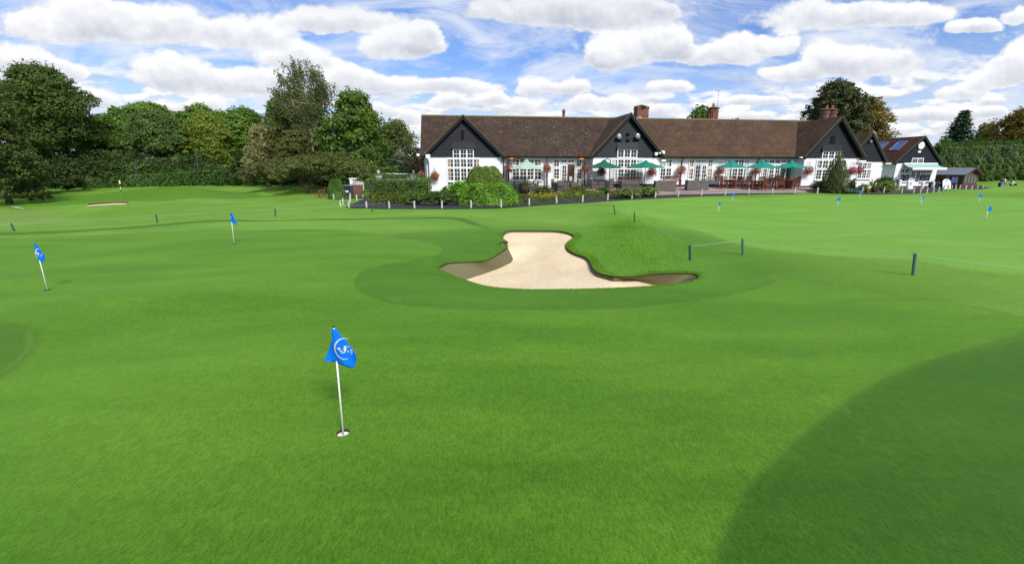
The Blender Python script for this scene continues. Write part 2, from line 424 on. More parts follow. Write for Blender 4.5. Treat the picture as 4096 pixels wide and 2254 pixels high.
for i, (p, h, f) in enumerate(BK):
    if f is not None:
        k = ray(*S6(*f)); D = (rz[i] - h - CAMZ) / k[1]; foot.append((k[0] * D, D, rz[i] - h))
    else:
        tdir = rimc[(i+1) % NB] - rimc[i-1]; tdir /= np.linalg.norm(tdir); nrm = np.array([-tdir[1], tdir[0]]) * (1 if area > 0 else -1)
        q = rimc[i] + nrm * 0.02; foot.append((q[0], q[1], rz[i] - h))
foot = np.array(foot)
both = smooth_poly(np.hstack([rimc, foot, np.array([[p[1]] for p in BK])]), True, 0.05)
RIM = both[:, :2]; FOOT = both[:, 2:5]
nR = len(RIM)
# hole of the nearest flag is a real hole in the turf too
hole0 = hit(1372, 1728)
HR = 0.054
HOLE = np.array([(hole0.x + HR * math.cos(t), hole0.y + HR * math.sin(t)) for t in np.linspace(0, 2*pi, 33)[:-1]])

# ------------------------------------------------------------------ mown zones
def zpoly(pts, s=S2): return smooth_poly(hits([(a * s, b * s) for a, b in pts]), True, 0.35)
# boundary between putting surface (A) and collar round the bunker
zoneA = zpoly([(-700,560),(-300,515),(0,505),(120,492),(250,472),(400,455+129),(400,584),(560,578),(700,577),(800,577),(900,582),(1000,598),(1090,612),(1118,626),(1100,641),(1040,655),(960,668),(905,688),(893,705),
               (905,730),(950,752),(1040,768),(1150,776),(1300,778),(1500,776),(1650,766),(1800,746),(1900,726),(1955,703),(1960,690),(2000,700),(2110,716),(2250,735),(2420,760),(2576,790),(2800,820),(2680,830),(2400,880),(2250,940),(2130,1010),
               (2040,1080),(1950,1160),(1880,1230),(1830,1320),(1805,1418),(1790,1700),(600,1900),(-300,1700),(-200,950)]) if False else None
left_back = [(-900,640),(-400,590),(0,575-3),(120,560),(250,548),(400,590-8)]
zoneA = zpoly([(-900,600),(-400,600),(0,600),(200,593),(400,585),(560,579),(700,577),(800,577),(900,582),(1000,598),(1090,612),(1118,626),(1100,641),(1040,655),(960,668),(905,688),(893,705),
               (905,730),(950,752),(1040,768),(1150,776),(1300,778),(1500,776),(1650,766),(1800,746),(1900,726),(1955,706),(1990,700),(2110,716),(2250,740),(2420,765),(2576,795),(2700,812),(2680,818),(2400,891),(2250,946),(2130,1016),
               (2045,1081),(1960,1160),(1890,1230),(1840,1320),(1815,1418),(1800,1700),(600,1900),(-300,1700),(-200,950),(0,948),(48,910),(85,868),(84,832),(0,818),(-300,810),(-900,760)])
zoneR = zpoly([(1560,505),(1700,500),(2000,492),(2200,492),(2400,496),(2576,503),(2900,520),(3000,640),(2576,690),(2300,655),(2060,640),(1880,618),(1790,590),(1700,570),(1650,548),(1560,530)])   # right putting green
zoneM = zpoly([(1440,600),(1480,560),(1560,545),(1640,560),(1700,600),(1765,655),(1770,686),(1755,696),(1600,690),(1540,690),(1490,672),(1460,640),(1425,622)])                           # shaggy bank
zoneF = zpoly([(-300,525),(0,508),(130,500),(260,486),(400,472),(480,470),(560,478),(680,494),(560,500),(330,506),(200,514),(60,522),(-300,540)])                                             # far green
zoneD = zpoly([(700,455),(1000,468),(1300,485),(850,500),(780,485)])                                                                                                                     # dry rough under trees
zoneS = zpoly([(0,532),(40,524),(90,528),(130,545),(100,560),(0,562),(-200,565),(-200,530)])
def zmask(x, y, poly, w):
    lo = poly.min(0) - 3; hi = poly.max(0) + 3; m = (x > lo[0]) & (x < hi[0]) & (y > lo[1]) & (y < hi[1])
    out = np.zeros(x.shape)
    if m.any():
        d, ins = seg_dist(x[m], y[m], poly, True); sd = np.where(ins, d, -d); ww = w if np.isscalar(w) else w[m]
        out[m] = np.clip(sd / ww + 0.5, 0, 1)
    return out
# ------------------------------------------------------------------ ground sheet (rings round the viewpoint, cut out at the bunker)
thf = np.radians(np.arange(-63, 63.001, 0.15)); thb = np.radians(np.arange(66, 296, 3.0))
TH = np.concatenate([thf, thb]); NA = len(TH)
RR = np.concatenate([np.geomspace(0.6, 130, 560), np.geomspace(134, 5000, 50)]); NRr = len(RR)
gx = (RR[:, None] * np.sin(TH)[None, :]); gy = (RR[:, None] * np.cos(TH)[None, :])
gz = G(gx, gy)
V = np.stack([gx.ravel(), gy.ravel(), gz.ravel()], 1)
I, J = np.meshgrid(np.arange(NRr - 1), np.arange(NA), indexing='ij')
Jn = (J + 1) % NA
quads = np.stack([I * NA + J, I * NA + Jn, (I + 1) * NA + Jn, (I + 1) * NA + J], -1).reshape(-1, 4)
keep = np.ones(len(quads), bool)
allv = [V]; tri_extra = []
nbase = len(V)
for OUT in (RIM, HOLE):
    d, ins = seg_dist(V[:, 0], V[:, 1], OUT, True) if False else (None, None)
    lo = OUT.min(0) - 0.4; hi = OUT.max(0) + 0.4
    box = (V[:, 0] > lo[0]) & (V[:, 0] < hi[0]) & (V[:, 1] > lo[1]) & (V[:, 1] < hi[1])
    idx = np.where(box)[0]
    d, ins = seg_dist(V[idx, 0], V[idx, 1], OUT, True)
    bad = np.zeros(len(V), bool); near = 0.09 if OUT is RIM else 0.03
    bad[idx[ins | (d < near)]] = True
    rem = bad[quads].any(1) & keep
    remi = np.where(rem)[0]; keep[remi] = False
    used = np.unique(quads[remi]); dd, ii = seg_dist(V[used, 0], V[used, 1], OUT, True)
    free = used[(~ii) & (dd > 0.012)]
    pts = [Vector((V[k, 0], V[k, 1])) for k in free] + [Vector((p[0], p[1])) for p in OUT]
    nf = len(free); edges = [(nf + i, nf + (i + 1) % len(OUT)) for i in range(len(OUT))]
    ov, oe, of, orig, _, _ = delaunay_2d_cdt(pts, edges, [], 0, 1e-6)
    P = np.array([(p.x, p.y) for p in ov]); T = np.array([t for t in of if len(t) == 3])
    cc = P[T].mean(1); _, ti = seg_dist(cc[:, 0], cc[:, 1], OUT, True)
    ang = np.arctan2(cc[:, 0], cc[:, 1]); jj = np.searchsorted(TH[:len(thf)], ang) - 1
    r = np.hypot(cc[:, 0], cc[:, 1]); ri = np.searchsorted(RR, r) - 1
    remset = np.zeros((NRr - 1) * NA, bool); remset[remi] = True
    # chords of the rings cut slightly inside the circle: also accept neighbours by testing the quad itself
    okc = remset[np.clip(ri, 0, NRr-2) * NA + np.clip(jj, 0, NA-1)]
    T = T[(~ti) & okc]
    base = nbase; newz = G(P[:, 0], P[:, 1])
    # reuse grid vertices where the point is one
    m = {}
    for k in range(len(P)):
        src = [s for s in orig[k] if s < nf]
        m[k] = int(free[src[0]]) if src else None
    addv = []
    for k in range(len(P)):
        if m[k] is None: m[k] = nbase + len(addv); addv.append((P[k, 0], P[k, 1], newz[k]))
    allv.append(np.array(addv)); nbase += len(addv)
    tt = np.vectorize(m.get)(T)
    a, b, c = (np.vstack(allv)[tt[:, q]] for q in range(3))
    cr = (b[:, 0]-a[:, 0])*(c[:, 1]-a[:, 1]) - (b[:, 1]-a[:, 1])*(c[:, 0]-a[:, 0])
    tt = np.where((cr < 0)[:, None], tt[:, ::-1], tt); tri_extra.append(tt)
V = np.vstack(allv)
quads = quads[keep]
q3 = np.vstack([quads[:, [0, 1, 2]], quads[:, [0, 2, 3]]] + tri_extra)
# centre fan
cidx = len(V); V = np.vstack([V, [[0, 0, g1(0.001, 0.001)]]])
q3 = np.vstack([q3, np.array([(cidx, (j + 1) % NA, j) for j in range(NA)])])
X, Y = V[:, 0], V[:, 1]; Rv = np.hypot(X, Y)
w = np.maximum(0.05, Rv * 0.006)
zA = np.maximum(zmask(X, Y, zoneA, w), zmask(X, Y, zoneF, 0.5)); zR = zmask(X, Y, zoneR, np.maximum(0.3, Rv * 0.02))
zM = zmask(X, Y, zoneM, np.full(len(X), 2.6)); zD = np.maximum(zmask(X, Y, zoneD, 3.0), 0.8 * zmask(X, Y, zoneS, 1.5))
zA = np.maximum(zA, 0)
# near rough on the right and at lower left: longer cut grass
zoneK = zpoly([(2800,822),(2680,820),(2400,893),(2250,948),(2130,1018),(2047,1083),(1962,1162),(1892,1232),(1842,1322),(1817,1420),(1802,1700),(2600,1900),(3500,1300)])
zoneL = zpoly([(-900,755),(-300,805),(0,814),(86,829),(88,868),(50,912),(0,951),(-200,960),(-500,1000),(-900,1000)])
zK = np.maximum(zmask(X, Y, zoneK, 0.10 + Rv * 0.012), 0.85 * zmask(X, Y, zoneL, 0.2))
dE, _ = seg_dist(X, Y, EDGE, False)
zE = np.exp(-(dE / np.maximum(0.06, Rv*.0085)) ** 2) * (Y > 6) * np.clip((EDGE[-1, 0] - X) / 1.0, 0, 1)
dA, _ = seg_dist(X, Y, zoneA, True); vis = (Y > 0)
zE = np.maximum(zE, 0.42*np.exp(-(dA/np.maximum(.03, Rv*.0035))**2)*vis*(1 - zK))  # mask of the thin painted shadow line where the cut height steps
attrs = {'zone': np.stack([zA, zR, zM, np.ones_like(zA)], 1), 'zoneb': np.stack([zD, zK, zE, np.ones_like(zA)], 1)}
def _ground():
    m, nt, _, _ = newmat('mown_grass'); t = NT(nt); ob = t.coord()
    z = t.new('ShaderNodeSeparateColor'); t.l.new(t.attr('zone', 'Color'), z.inputs[0])
    zb = t.new('ShaderNodeSeparateColor'); t.l.new(t.attr('zoneb', 'Color'), zb.inputs[0])
    big = t.noise(ob, 0.16, 4, 0.6); mid = t.noise(t.mapping(ob, (0.45, 1.5, 1), (0, 0, 0.2)), 0.55, 4, 0.6)
    fine = t.noise(ob, 9, 4, 0.7); vfine = t.noise(ob, 130, 3, 0.8); vf2 = t.noise(t.mapping(ob, (1, 0.35, 1), (0, 0, 0.5)), 55, 3, 0.75)
    base = C4((0.084,0.182,0.014)); base2 = C4((0.138,0.250,0.032))
    col = t.mix(t.ramp(big, 0.35, 0.65), base, base2)
    col = t.mix(t.attr('collar'), col, t.mix(t.ramp(mid, 0.3, 0.7), C4((0.026,0.092,0.004)), C4((0.046,0.128,0.007))))
    col = t.mix(z.outputs[0], col, t.mix(t.ramp(mid, 0.3, 0.7), C4((0.043,0.125,0.005)), C4((0.080,0.184,0.010))))
    col = t.mix(z.outputs[1], col, t.mix(t.ramp(mid, 0.35, 0.65), C4((0.112,0.255,0.028)), C4((0.145,0.295,0.040))))
    col = t.mix(z.outputs[2], col, t.mix(t.ramp(fine, 0.35, 0.7), C4((0.062,0.168,0.008)), C4((0.098,0.225,0.016))))
    col = t.mix(zb.outputs[1], col, t.mix(t.ramp(mid, 0.3, 0.7), C4((0.016,0.066,0.003)), C4((0.030,0.094,0.005))))
    col = t.mix(t.math('MULTIPLY', zb.outputs[0], t.ramp(fine, 0.3, 0.6)), col, C4((0.15,0.155,0.040)))
    dry = t.math('MULTIPLY', t.ramp(t.noise(ob, 1.9, 5, 0.7), 0.56, 0.74), t.math('SUBTRACT', 0.30, t.math('MULTIPLY', t.math('ADD', z.outputs[0], zb.outputs[1], clamp=True), 0.20)))
    col = t.mix(dry, col, C4((0.200,0.245,0.040)))
    # blade scale variation
    f = t.math('ADD', t.math('MULTIPLY', vfine, 0.6), t.math('MULTIPLY', vf2, 0.4))
    col = t.mix(1.0, col, t.mix(t.ramp(f, 0.34, 0.66), (0.46,0.54,0.42,1), (1.55,1.46,1.6,1)), 'MULTIPLY')
    col = t.mix(1.0, col, t.mix(t.ramp(fine, 0.30, 0.70), (0.88,0.90,0.88,1), (1.11,1.09,1.12,1)), 'MULTIPLY')
    col = t.mix(t.math('MULTIPLY', zb.outputs[2], 0.9), col, C4((0.020,0.045,0.008)))  # shade of the turf step put into the colour as a dark edge line
    h = t.math('ADD', t.math('MULTIPLY', vfine, 0.6), t.math('ADD', t.math('MULTIPLY', vf2, 0.4), t.math('MULTIPLY', fine, 0.8)))
    t.out(t.pr(col, 0.75, t.bump(h, 0.55, 0.012), 0, 0.12, 0.24)); nt.nodes['Principled BSDF'].inputs['Sheen Tint'].default_value = (0.50, 1.0, 0.12, 1); return m
M['grass'] = _ground()
attrs['collar'] = np.clip((17.5 - Y)/3.0, 0, 1)*np.clip((Y + 4)/2, 0, 1)*np.clip((7.0 - np.abs(X - 0.8))/2.5, 0, 1)
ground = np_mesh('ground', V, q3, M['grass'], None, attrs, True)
tag(ground, 'mown green grass of the putting greens and fairway', None, None, 'structure')

# ------------------------------------------------------------------ bunker: turf-stacked face and sand
def _turfwall():
    m, nt, _, _ = newmat('stacked_turf_face'); t = NT(nt); ob = t.coord()
    hh = t.attr('depth')
    n = t.noise(t.mapping(ob, (1, 1, 3)), 6, 4, 0.7)
    s = t.math('SINE', t.math('MULTIPLY', t.math('ADD', hh, t.math('MULTIPLY', n, 0.012)), 2 * pi / 0.034))
    col = t.mix(t.ramp(s, -0.6, 0.8), C4((0.105,0.094,0.050)), C4((0.20,0.18,0.098)))
    col = t.mix(t.ramp(n, 0.62, 0.72), col, C4((0.10,0.15,0.04)))
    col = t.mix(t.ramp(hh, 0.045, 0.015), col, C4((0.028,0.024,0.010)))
    t.out(t.pr(col, 0.95, t.bump(n, 0.5, 0.02), 0, 0.1)); return m
def _sand():
    m, nt, _, _ = newmat('bunker_sand'); t = NT(nt); ob = t.coord()
    n = t.noise(ob, 1.2, 5, 0.6); f = t.noise(ob, 38, 4, 0.75); g = t.noise(t.mapping(ob, (1, 2.2, 1), (0, 0, 0.3)), 9, 3, 0.6)
    col = t.mix(n, C4((0.68,0.55,0.35)), C4((0.82,0.71,0.50)))
    col = t.mix(1, col, t.mix(t.ramp(f, 0.32, 0.68), (0.74,0.68,0.60,1), (1.16,1.16,1.16,1)), 'MULTIPLY')
    col = t.mix(t.math('MULTIPLY', t.ramp(g, 0.52, 0.7), 0.25), col, C4((0.55,0.34,0.15)))
    h = t.math('ADD', f, g)
    t.out(t.pr(col, 0.95, t.bump(h, 0.6, 0.02), 0, 0.1)); return m
M['turfwall'] = _turfwall(); M['sand'] = _sand()
rimz = G(RIM[:, 0], RIM[:, 1])
NW = 24; wv = []; dep = []
for k in range(NW + 1):
    f = k / NW
    off = 0.010 * (1 if k % 2 else -1)
    P = np.stack([RIM[:, 0], RIM[:, 1], rimz], 1) * (1 - f) + np.concatenate([FOOT[:, :2], FOOT[:, 2:3] - 0.04], 1) * f
    if 0 < k < NW:
        dv = FOOT[:, :2] - RIM[:, :2]; L = np.maximum(np.linalg.norm(dv, axis=1), 0.05)[:, None]; P[:, :2] += dv / L * off * 0.6
    wv.append(P); dep.append(rimz - P[:, 2])
wv = np.vstack(wv); dep = np.concatenate(dep)
i = np.arange(nR)
wf = np.vstack([np.stack([k*nR + i, k*nR + (i+1) % nR, (k+1)*nR + (i+1) % nR, (k+1)*nR + i], 1) for k in range(NW)])
bw = np_mesh('bunker_face', wv, wf, M['turfwall'], None, {'depth': dep}, False)
tag(bw, 'brown stacked turf face around the edge of the near sand bunker', 'bunker face', None, 'structure')
# sand floor
ft = FOOT[:, :2]
keepf = [0]
for k in range(1, nR):
    if np.linalg.norm(ft[k] - ft[keepf[-1]]) > 0.035: keepf.append(k)
FF = FOOT[keepf]
lo, hi = FF[:, :2].min(0), FF[:, :2].max(0)
sx, sy = np.meshgrid(np.arange(lo[0], hi[0], 0.13), np.arange(lo[1], hi[1], 0.16)); sx = sx.ravel() + RNG.uniform(-.02, .02, sx.size); sy = sy.ravel()
dd, ii = seg_dist(sx, sy, RIM, True); mm = ii & (dd > 0.06); sx, sy, dd = sx[mm], sy[mm], dd[mm]
d2 = (sx[:, None] - FF[None, :, 0]) ** 2 + (sy[:, None] - FF[None, :, 1]) ** 2; wgt = 1 / (d2 + 0.02) ** 1.5
sz = (wgt * FF[None, :, 2]).sum(1) / wgt.sum(1) - 0.10 * np.clip(dd / 1.2, 0, 1) + 0.012 * np.sin(sx * 3.1 + np.sin(sy * 2)) * np.sin(sy * 4.3) + RNG.normal(0, 0.003, sx.size)
pts = [Vector((a, b)) for a, b in FF[:, :2]] + [Vector((a, b)) for a, b in zip(sx, sy)]
ov, oe, of, orig, _, _ = delaunay_2d_cdt(pts, [], [], 0, 1e-6)
zz = np.concatenate([FF[:, 2], sz]); P = np.array([(p.x, p.y, zz[o[0]]) for p, o in zip(ov, orig)])
T = np.array([t for t in of if len(t) == 3]); cc = P[T].mean(1)
dd, ii = seg_dist(cc[:, 0], cc[:, 1], RIM, True); _, i2 = seg_dist(cc[:, 0], cc[:, 1], FF[:, :2], True); T = T[ii | i2]
a, b, c = P[T[:, 0]], P[T[:, 1]], P[T[:, 2]]; cr = (b[:, 0]-a[:, 0])*(c[:, 1]-a[:, 1]) - (b[:, 1]-a[:, 1])*(c[:, 0]-a[:, 0])
T = np.where((cr < 0)[:, None], T[:, ::-1], T)
tag(np_mesh('bunker_sand', P, T, M['sand'], None, None, True), 'pale pink sand filling the near bunker', 'sand', None, 'structure')

# ------------------------------------------------------------------ draped sheets: path, patio, beds
def drape(name, poly_px, mat, lift, label, closed_px=True, step=0.5, world=None):
    P = smooth_poly(hits(poly_px) if world is None else np.array(world), True, step)
    lo, hi = P.min(0), P.max(0)
    sx, sy = np.meshgrid(np.arange(lo[0], hi[0], 0.6), np.arange(lo[1], hi[1], 0.6)); sx, sy = sx.ravel(), sy.ravel()
    d, ins = seg_dist(sx, sy, P, True); k = ins & (d > 0.2)
    pts = [Vector((a, b)) for a, b in P] + [Vector((a, b)) for a, b in zip(sx[k], sy[k])]
    n = len(P)
    ov, oe, of, og, _, _ = delaunay_2d_cdt(pts, [(i, (i + 1) % n) for i in range(n)], [], 0, 1e-6)
    Q = np.array([(p.x, p.y) for p in ov]); T = np.array([t for t in of if len(t) == 3]); cc = Q[T].mean(1)
    _, ii = seg_dist(cc[:, 0], cc[:, 1], P, True); T = T[ii]
    a, b, c = Q[T[:, 0]], Q[T[:, 1]], Q[T[:, 2]]; cr = (b[:, 0]-a[:, 0])*(c[:, 1]-a[:, 1]) - (b[:, 1]-a[:, 1])*(c[:, 0]-a[:, 0])
    T = np.where((cr < 0)[:, None], T[:, ::-1], T)
    Z = G(Q[:, 0], Q[:, 1]) + lift
    o = np_mesh(name, np.column_stack([Q, Z]), T, mat, None, None, True)
    return tag(o, label, None, None, 'structure')
PATHF = [(1385,832),(1466,834),(1557,836),(1658,836.5),(1768,836.5),(1884,836),(2004,834),(2117,826),(2226,818),(2330,812.5),(2430,805.5),(2527,799.5),(2620,795),(2711,790),(2805,786),(2898,783),(2993,779.5),(3087,776.5),(3177,777)]
PATHB = [(3177,773),(3087,771.5),(2993,772),(2898,775),(2805,777),(2711,778),(2620,782),(2527,788),(2430,793),(2330,799),(2226,807),(2117,813),(2004,818),(1884,820),(1768,821),(1658,820),(1560,817),(1500,806),(1452,799),(1420,812)]
drape('path', PATHF + PATHB, M['asphalt'], 0.02, 'dark asphalt footpath curving in front of the flower beds')
drape('path', [(1330,795),(1372,790),(1455,783),(1480,786),(1470,792),(1400,796),(1345,799)], M['asphalt'], 0.02, 'short dark path between round bush and clipped hedge')
drape('path', [(3560,762),(3650,757),(3750,752),(3800,747),(3940,748),(3960,751),(3800,758),(3760,766),(3700,772),(3560,773)], M['asphalt'], 0.02, 'dark path curving past the shop and shed')
drape('patio', [(2625,781),(2711,779),(2805,778),(2900,776),(3000,773.5),(3100,773.5),(3230,773),(3300,764),(3420,758),(3420,749),(3200,746),(2900,745),(2600,745),(2300,748),(2040,752),(2040,770),(2300,764),(2500,765)], M['patio'], 0.035, 'pinkish block paved patio in front of the white clubhouse')
drape('patio', [(3560,752),(3700,757),(3790,753),(3800,745),(3560,742)], mat_plain('dark_red_paving', (0.10,0.045,0.035), 0.9, 0.3, 3, 0.3), 0.03, 'dark red paved forecourt in front of the small shop')
drape('flower_bed', [(1455,797),(1510,807),(1560,815),(1658,818.5),(1768,819.5),(1884,819),(2004,817),(2117,811.5),(2226,806),(2330,798),(2430,792),(2527,787),(2640,780),(2600,768),(2500,763),(2300,763),(2040,768),(1800,775),(1600,780),(1480,780)], M['soil'], 0.01, 'brown soil of the long planted bed before the clubhouse')
drape('flower_bed', [(3230,771),(3300,774),(3400,776),(3550,777),(3585,770),(3560,755),(3420,750),(3250,755)], M['soil'], 0.045, 'brown soil of the shrub bed beside the right gable')

# ------------------------------------------------------------------ distant bunker on the left
h1 = hits([(345,823),(400,818),(460,814),(510,814),(508,818),(470,822),(420,826),(360,829)])
P = np.array([(a[0], a[1], g1(a[0], a[1]) + 0.03) for a in h1])
mb = MB(); mb.add([tuple(p) for p in P], [tuple(range(len(P)))][:1]); 
o = mb.build('bunker_sand', M['sand']); tag(o, 'thin strip of pale sand in the far left bunker', None, None, 'structure')
# ------------------------------------------------------------------ the clubhouse, in its own frame: x along the front wall, y into the house
BROT = math.atan2(3.5, 26.7); BX0 = at(1703, 748, 39.9)
BC, BS = math.cos(BROT), math.sin(BROT)
def Wl(u, v, off=0.0, org=(BX0.x, BX0.y)):
    """photo pixel -> (x, z) on the plane y=off of the house frame"""
    k = ray(u, v)      # point = (k0*D, D, CAMZ+k1*D); local y = -(X-ox)*S + (Y-oy)*C
    D = (off + (-org[0]) * BS + org[1] * BC) / (BC - k[0] * BS)
    X, Y = k[0] * D - org[0], D - org[1]
    return X * BC + Y * BS, CAMZ + k[1] * D
club = empty('clubhouse', (BX0.x, BX0.y, 0), BROT, 'long white clubhouse with brown tiled roof and three black boarded gables', 'building')
Lx = Wl(3437, 640, -1.3)[0]
PA = .62; ZE = 3.12                     # eaves
XA0, XA1 = Wl(1706, 640, -PA)[0], Wl(2003, 640, -PA)[0]
XB0, XB1 = Wl(2372, 640, -.9)[0], Wl(2640, 640, -.9)[0]
XC0, XC1 = Wl(3218, 640, -1.3)[0], Lx
mb = MB(); mb.box(0.0, Lx, 0, 7.8, -1.2, ZE)
mb.prism([(0, ZE), (0.25, ZE), (0.25, 3.3)], 0, 0.05)
for x0, x1, p in ((XA0, XA1, PA), (XB0, XB1, .9), (XC0, XC1, 1.3)): mb.box(x0, x1, -p, 0, -1.2, ZE - 0.02)
mb.build('wall', M['render'], club)
m2 = MB()
for x0, x1, p in ((XA0, XA1, PA), (XB0, XB1, .9), (XC0, XC1, 1.3), (XA1, XB0, 0), (XB1, XC0, 0)):
    m2.box(x0 + .01, x1 - .01, -p - .03, -p, -1.2, g1(*( (BX0.x + x0*BC, BX0.y + x0*BS) )) + 0.16)
m2.build('plinth', M['black'], club)
def roof_slab(mb, x0, x1, y0, z0, y1, z1, th=0.12):
    """slope from eaves line (y0,z0) to ridge line (y1,z1), running along x"""
    d = Vector((0, y1 - y0, z1 - z0)).normalized(); n = Vector((0, -d.z, d.y)) * th
    if n.z < 0: n = -n
    a = [(x, y, z) for x in (x0, x1) for (y, z) in ((y0, z0), (y1, z1), (y1 + n.y, z1 + n.z), (y0 + n.y, z0 + n.z))]
    mb.add(a, [(0,1,2,3),(7,6,5,4),(0,4,5,1),(1,5,6,2),(2,6,7,3),(3,7,4,0)])
ZR = 6.72
XM = (XB0 + XB1) / 2
def main_roof(name, x0, x1, mat, zr, label=None):
    mb = MB(); roof_slab(mb, x0, x1, -.42, ZE - .08, 3.95, zr); roof_slab(mb, x0, x1, 8.2, ZE - .08, 3.955, zr)
    o = mb.build(name, mat, club)
    if label: o['label'] = label
    return o
r1 = main_roof('roof', -.32, XM, M['roof1'], ZR, 'older left half of the roof, tiles speckled with pale lichen')
r2 = main_roof('roof', XM, Lx - .3, M['roof2'], ZR - 0.02, 'right half of the roof, even brown tiles')
# ridge tiles
rd = MB()
x = -.32
while x < Lx - .6:
    rd.tube([(x, 3.95, ZR + .10), (x + .44, 3.95, ZR + .10)], 0.11, 6); x += .45
rd.build('ridge_tiles', mat_plain('ridge_tile_clay', (0.16,0.13,0.055), 0.9, 0.5, 3, 0.4), club)
# left end gable triangle
MB().prism([(0.03, ZE), (7.77, ZE), (3.95, ZR - .1)], 0, 0.15).xf(Matrix.Rotation(pi/2, 4, 'Z') @ Matrix.Scale(-1, 4, (0,1,0))).build('end_gable', M['render'], club)

def clapboards(name, parent, xc, hw, z0, z1, y, holes=(), step=0.17):
    """boards across a triangular gable: half width hw at z0 closing to a point at z1"""
    mb = MB(); z = z0; k = 0
    while z < z1 - 0.12:
        zt = min(z + step + 0.02, z1)
        w0 = hw * (z1 - z) / (z1 - z0); w1 = hw * (z1 - zt) / (z1 - z0)
        xs = [(-w0, w0, -w1, w1)]
        yo, yi = y - 0.062 - random.uniform(0, .010), y - 0.012
        for a0, b0, a1, b1 in xs:
            mb.add([(xc+a0, yo, z), (xc+b0, yo, z), (xc+b1, yi, zt), (xc+a1, yi, zt), (xc+a0, y+.02, z), (xc+b0, y+.02, z), (xc+b1, y+.02, zt), (xc+a1, y+.02, zt)],
                   [(0,1,2,3), (4,7,6,5), (0,4,5,1), (1,5,6,2), (3,2,6,7), (0,3,7,4)])
        z += step; k += 1
    return mb.build(name, M['boards'], parent)
moss = mat_plain('mossy_verge_tiles', (0.085,0.075,0.030), 0.95, 0.6, 5, 0.6)
def gable_roof(parent, xc, hw, z0, z1, yf, yb, mat, over=.32, name='gable_roof'):
    """two slopes with the ridge running front to back; hw includes the overhang"""
    mb = MB()
    for s in (-1, 1):
        a = Vector((xc + s*hw, 0, z0)); b = Vector((xc, 0, z1)); d = (b - a).normalized(); n = Vector((-d.z, 0, d.x)) * (-s) * .12
        if n.z < 0: n = -n
        pts = [a, b, b + n, a + n]
        y0 = yf - over
        vs = [(p.x, y, p.z) for y in (y0, yb) for p in pts]
        mb.add(vs, [(3,2,1,0),(4,5,6,7),(0,1,5,4),(1,2,6,5),(2,3,7,6),(3,0,4,7)])
    o = mb.build(name, mat, parent)
    bb = MB(); mv = MB()
    for s in (-1, 1):
        a = Vector((xc + s*(hw - .03), yf - over - .03, z0 - .06)); b = Vector((xc, yf - over - .03, z1 - .10))
        bb.bar(a, b, .05, .22, (0, -1, 0) if False else (0, 0, 1))
        mv.bar(a + Vector((0, .02, .20)), b + Vector((0, .02, .21)), .12, .07)
    bb.build('barge_board', M['boards'], o); mv.build('verge_tiles', moss, o)
    return o
GA = gable_roof(club, (XA0+XA1)/2, (XA1-XA0)/2 + .28, ZE - .10, 6.32, -PA, 3.3, M['roof1'])
GB = gable_roof(club, (XB0+XB1)/2, (XB1-XB0)/2 + .30, ZE - .13, 6.66, -.9, 3.9, M['roof2'])
GC = gable_roof(club, (XC0+XC1)/2, (XC1-XC0)/2 + .33, ZE - .13, 6.62, -1.3, 3.9, M['roof2'])
clapboards('weatherboarding', club, (XA0+XA1)/2, (XA1-XA0)/2, ZE - .10, 6.20, -PA)
clapboards('weatherboarding', club, (XB0+XB1)/2, (XB1-XB0)/2, ZE - .10, 6.52, -.9)
clapboards('weatherboarding', club, (XC0+XC1)/2, (XC1-XC0)/2, ZE - .10, 6.48, -1.3)
for x0, x1, p, zt in ((XA0, XA1, PA, 6.15), (XB0, XB1, .9, 6.5), (XC0, XC1, 1.3, 6.45)):
    MB().prism([(x0, ZE - .02), (x1, ZE - .02), ((x0+x1)/2, zt)], -p, -p + .2).build('gable_wall', M['boards'], club)
# gutters and downpipes
for x0, x1 in ((XA1 + .25, XB0 - .32), (XB1 + .35, XC0 - .30)):
    MB().tube([(x0, -.49, ZE - .06), (x1, -.49, ZE - .06)], .065, 8).build('gutter', M['black'], club)
    xx = x0 + .2
    while xx < x1: MB().box(xx, xx + .06, -.42, 0, ZE - .12, ZE - .03).build('rafter_end', M['black'], club); xx += .9
def downpipe(u, ytop, y, v0=640, v1=745):
    x, _ = Wl(u, 700, y)
    MB().tube([(x, -.49, ZE - .08), (x, y - .20, ZE - .25), (x, y - .06, ZE - .42), (x, y - .06, .2)], .04, 8).build('downpipe', M['black'], club)
downpipe(2014, 0, 0); downpipe(2722, 0, 0); downpipe(3022, 0, 0)
x, _ = Wl(1716, 700, -PA)
MB().tube([(x - .25, -.85, ZE - .1), (x - .02, -.72, ZE - .4), (x, -.68, ZE - .55), (x, -.68, -.3)], .04, 8).build('downpipe', M['black'], club)
# veranda posts
for u in (2034, 2188, 2188.6 + 0, 2338):
    if u == 2188.6: continue
    x, _ = Wl(u, 700, -.35); MB().box(x - .07, x + .07, -.42, -.28, .0, ZE - .12).build('post', M['oldwood'], club, bevel=.01)
x, _ = Wl(2026, 700, -.35); MB().box(x - .05, x + .05, -.40, -.30, .0, ZE - .5).bar((x, -.35, ZE - .5), (x + .6, -.35, ZE - .95), .06, .08).build('post', M['oldwood'], club)
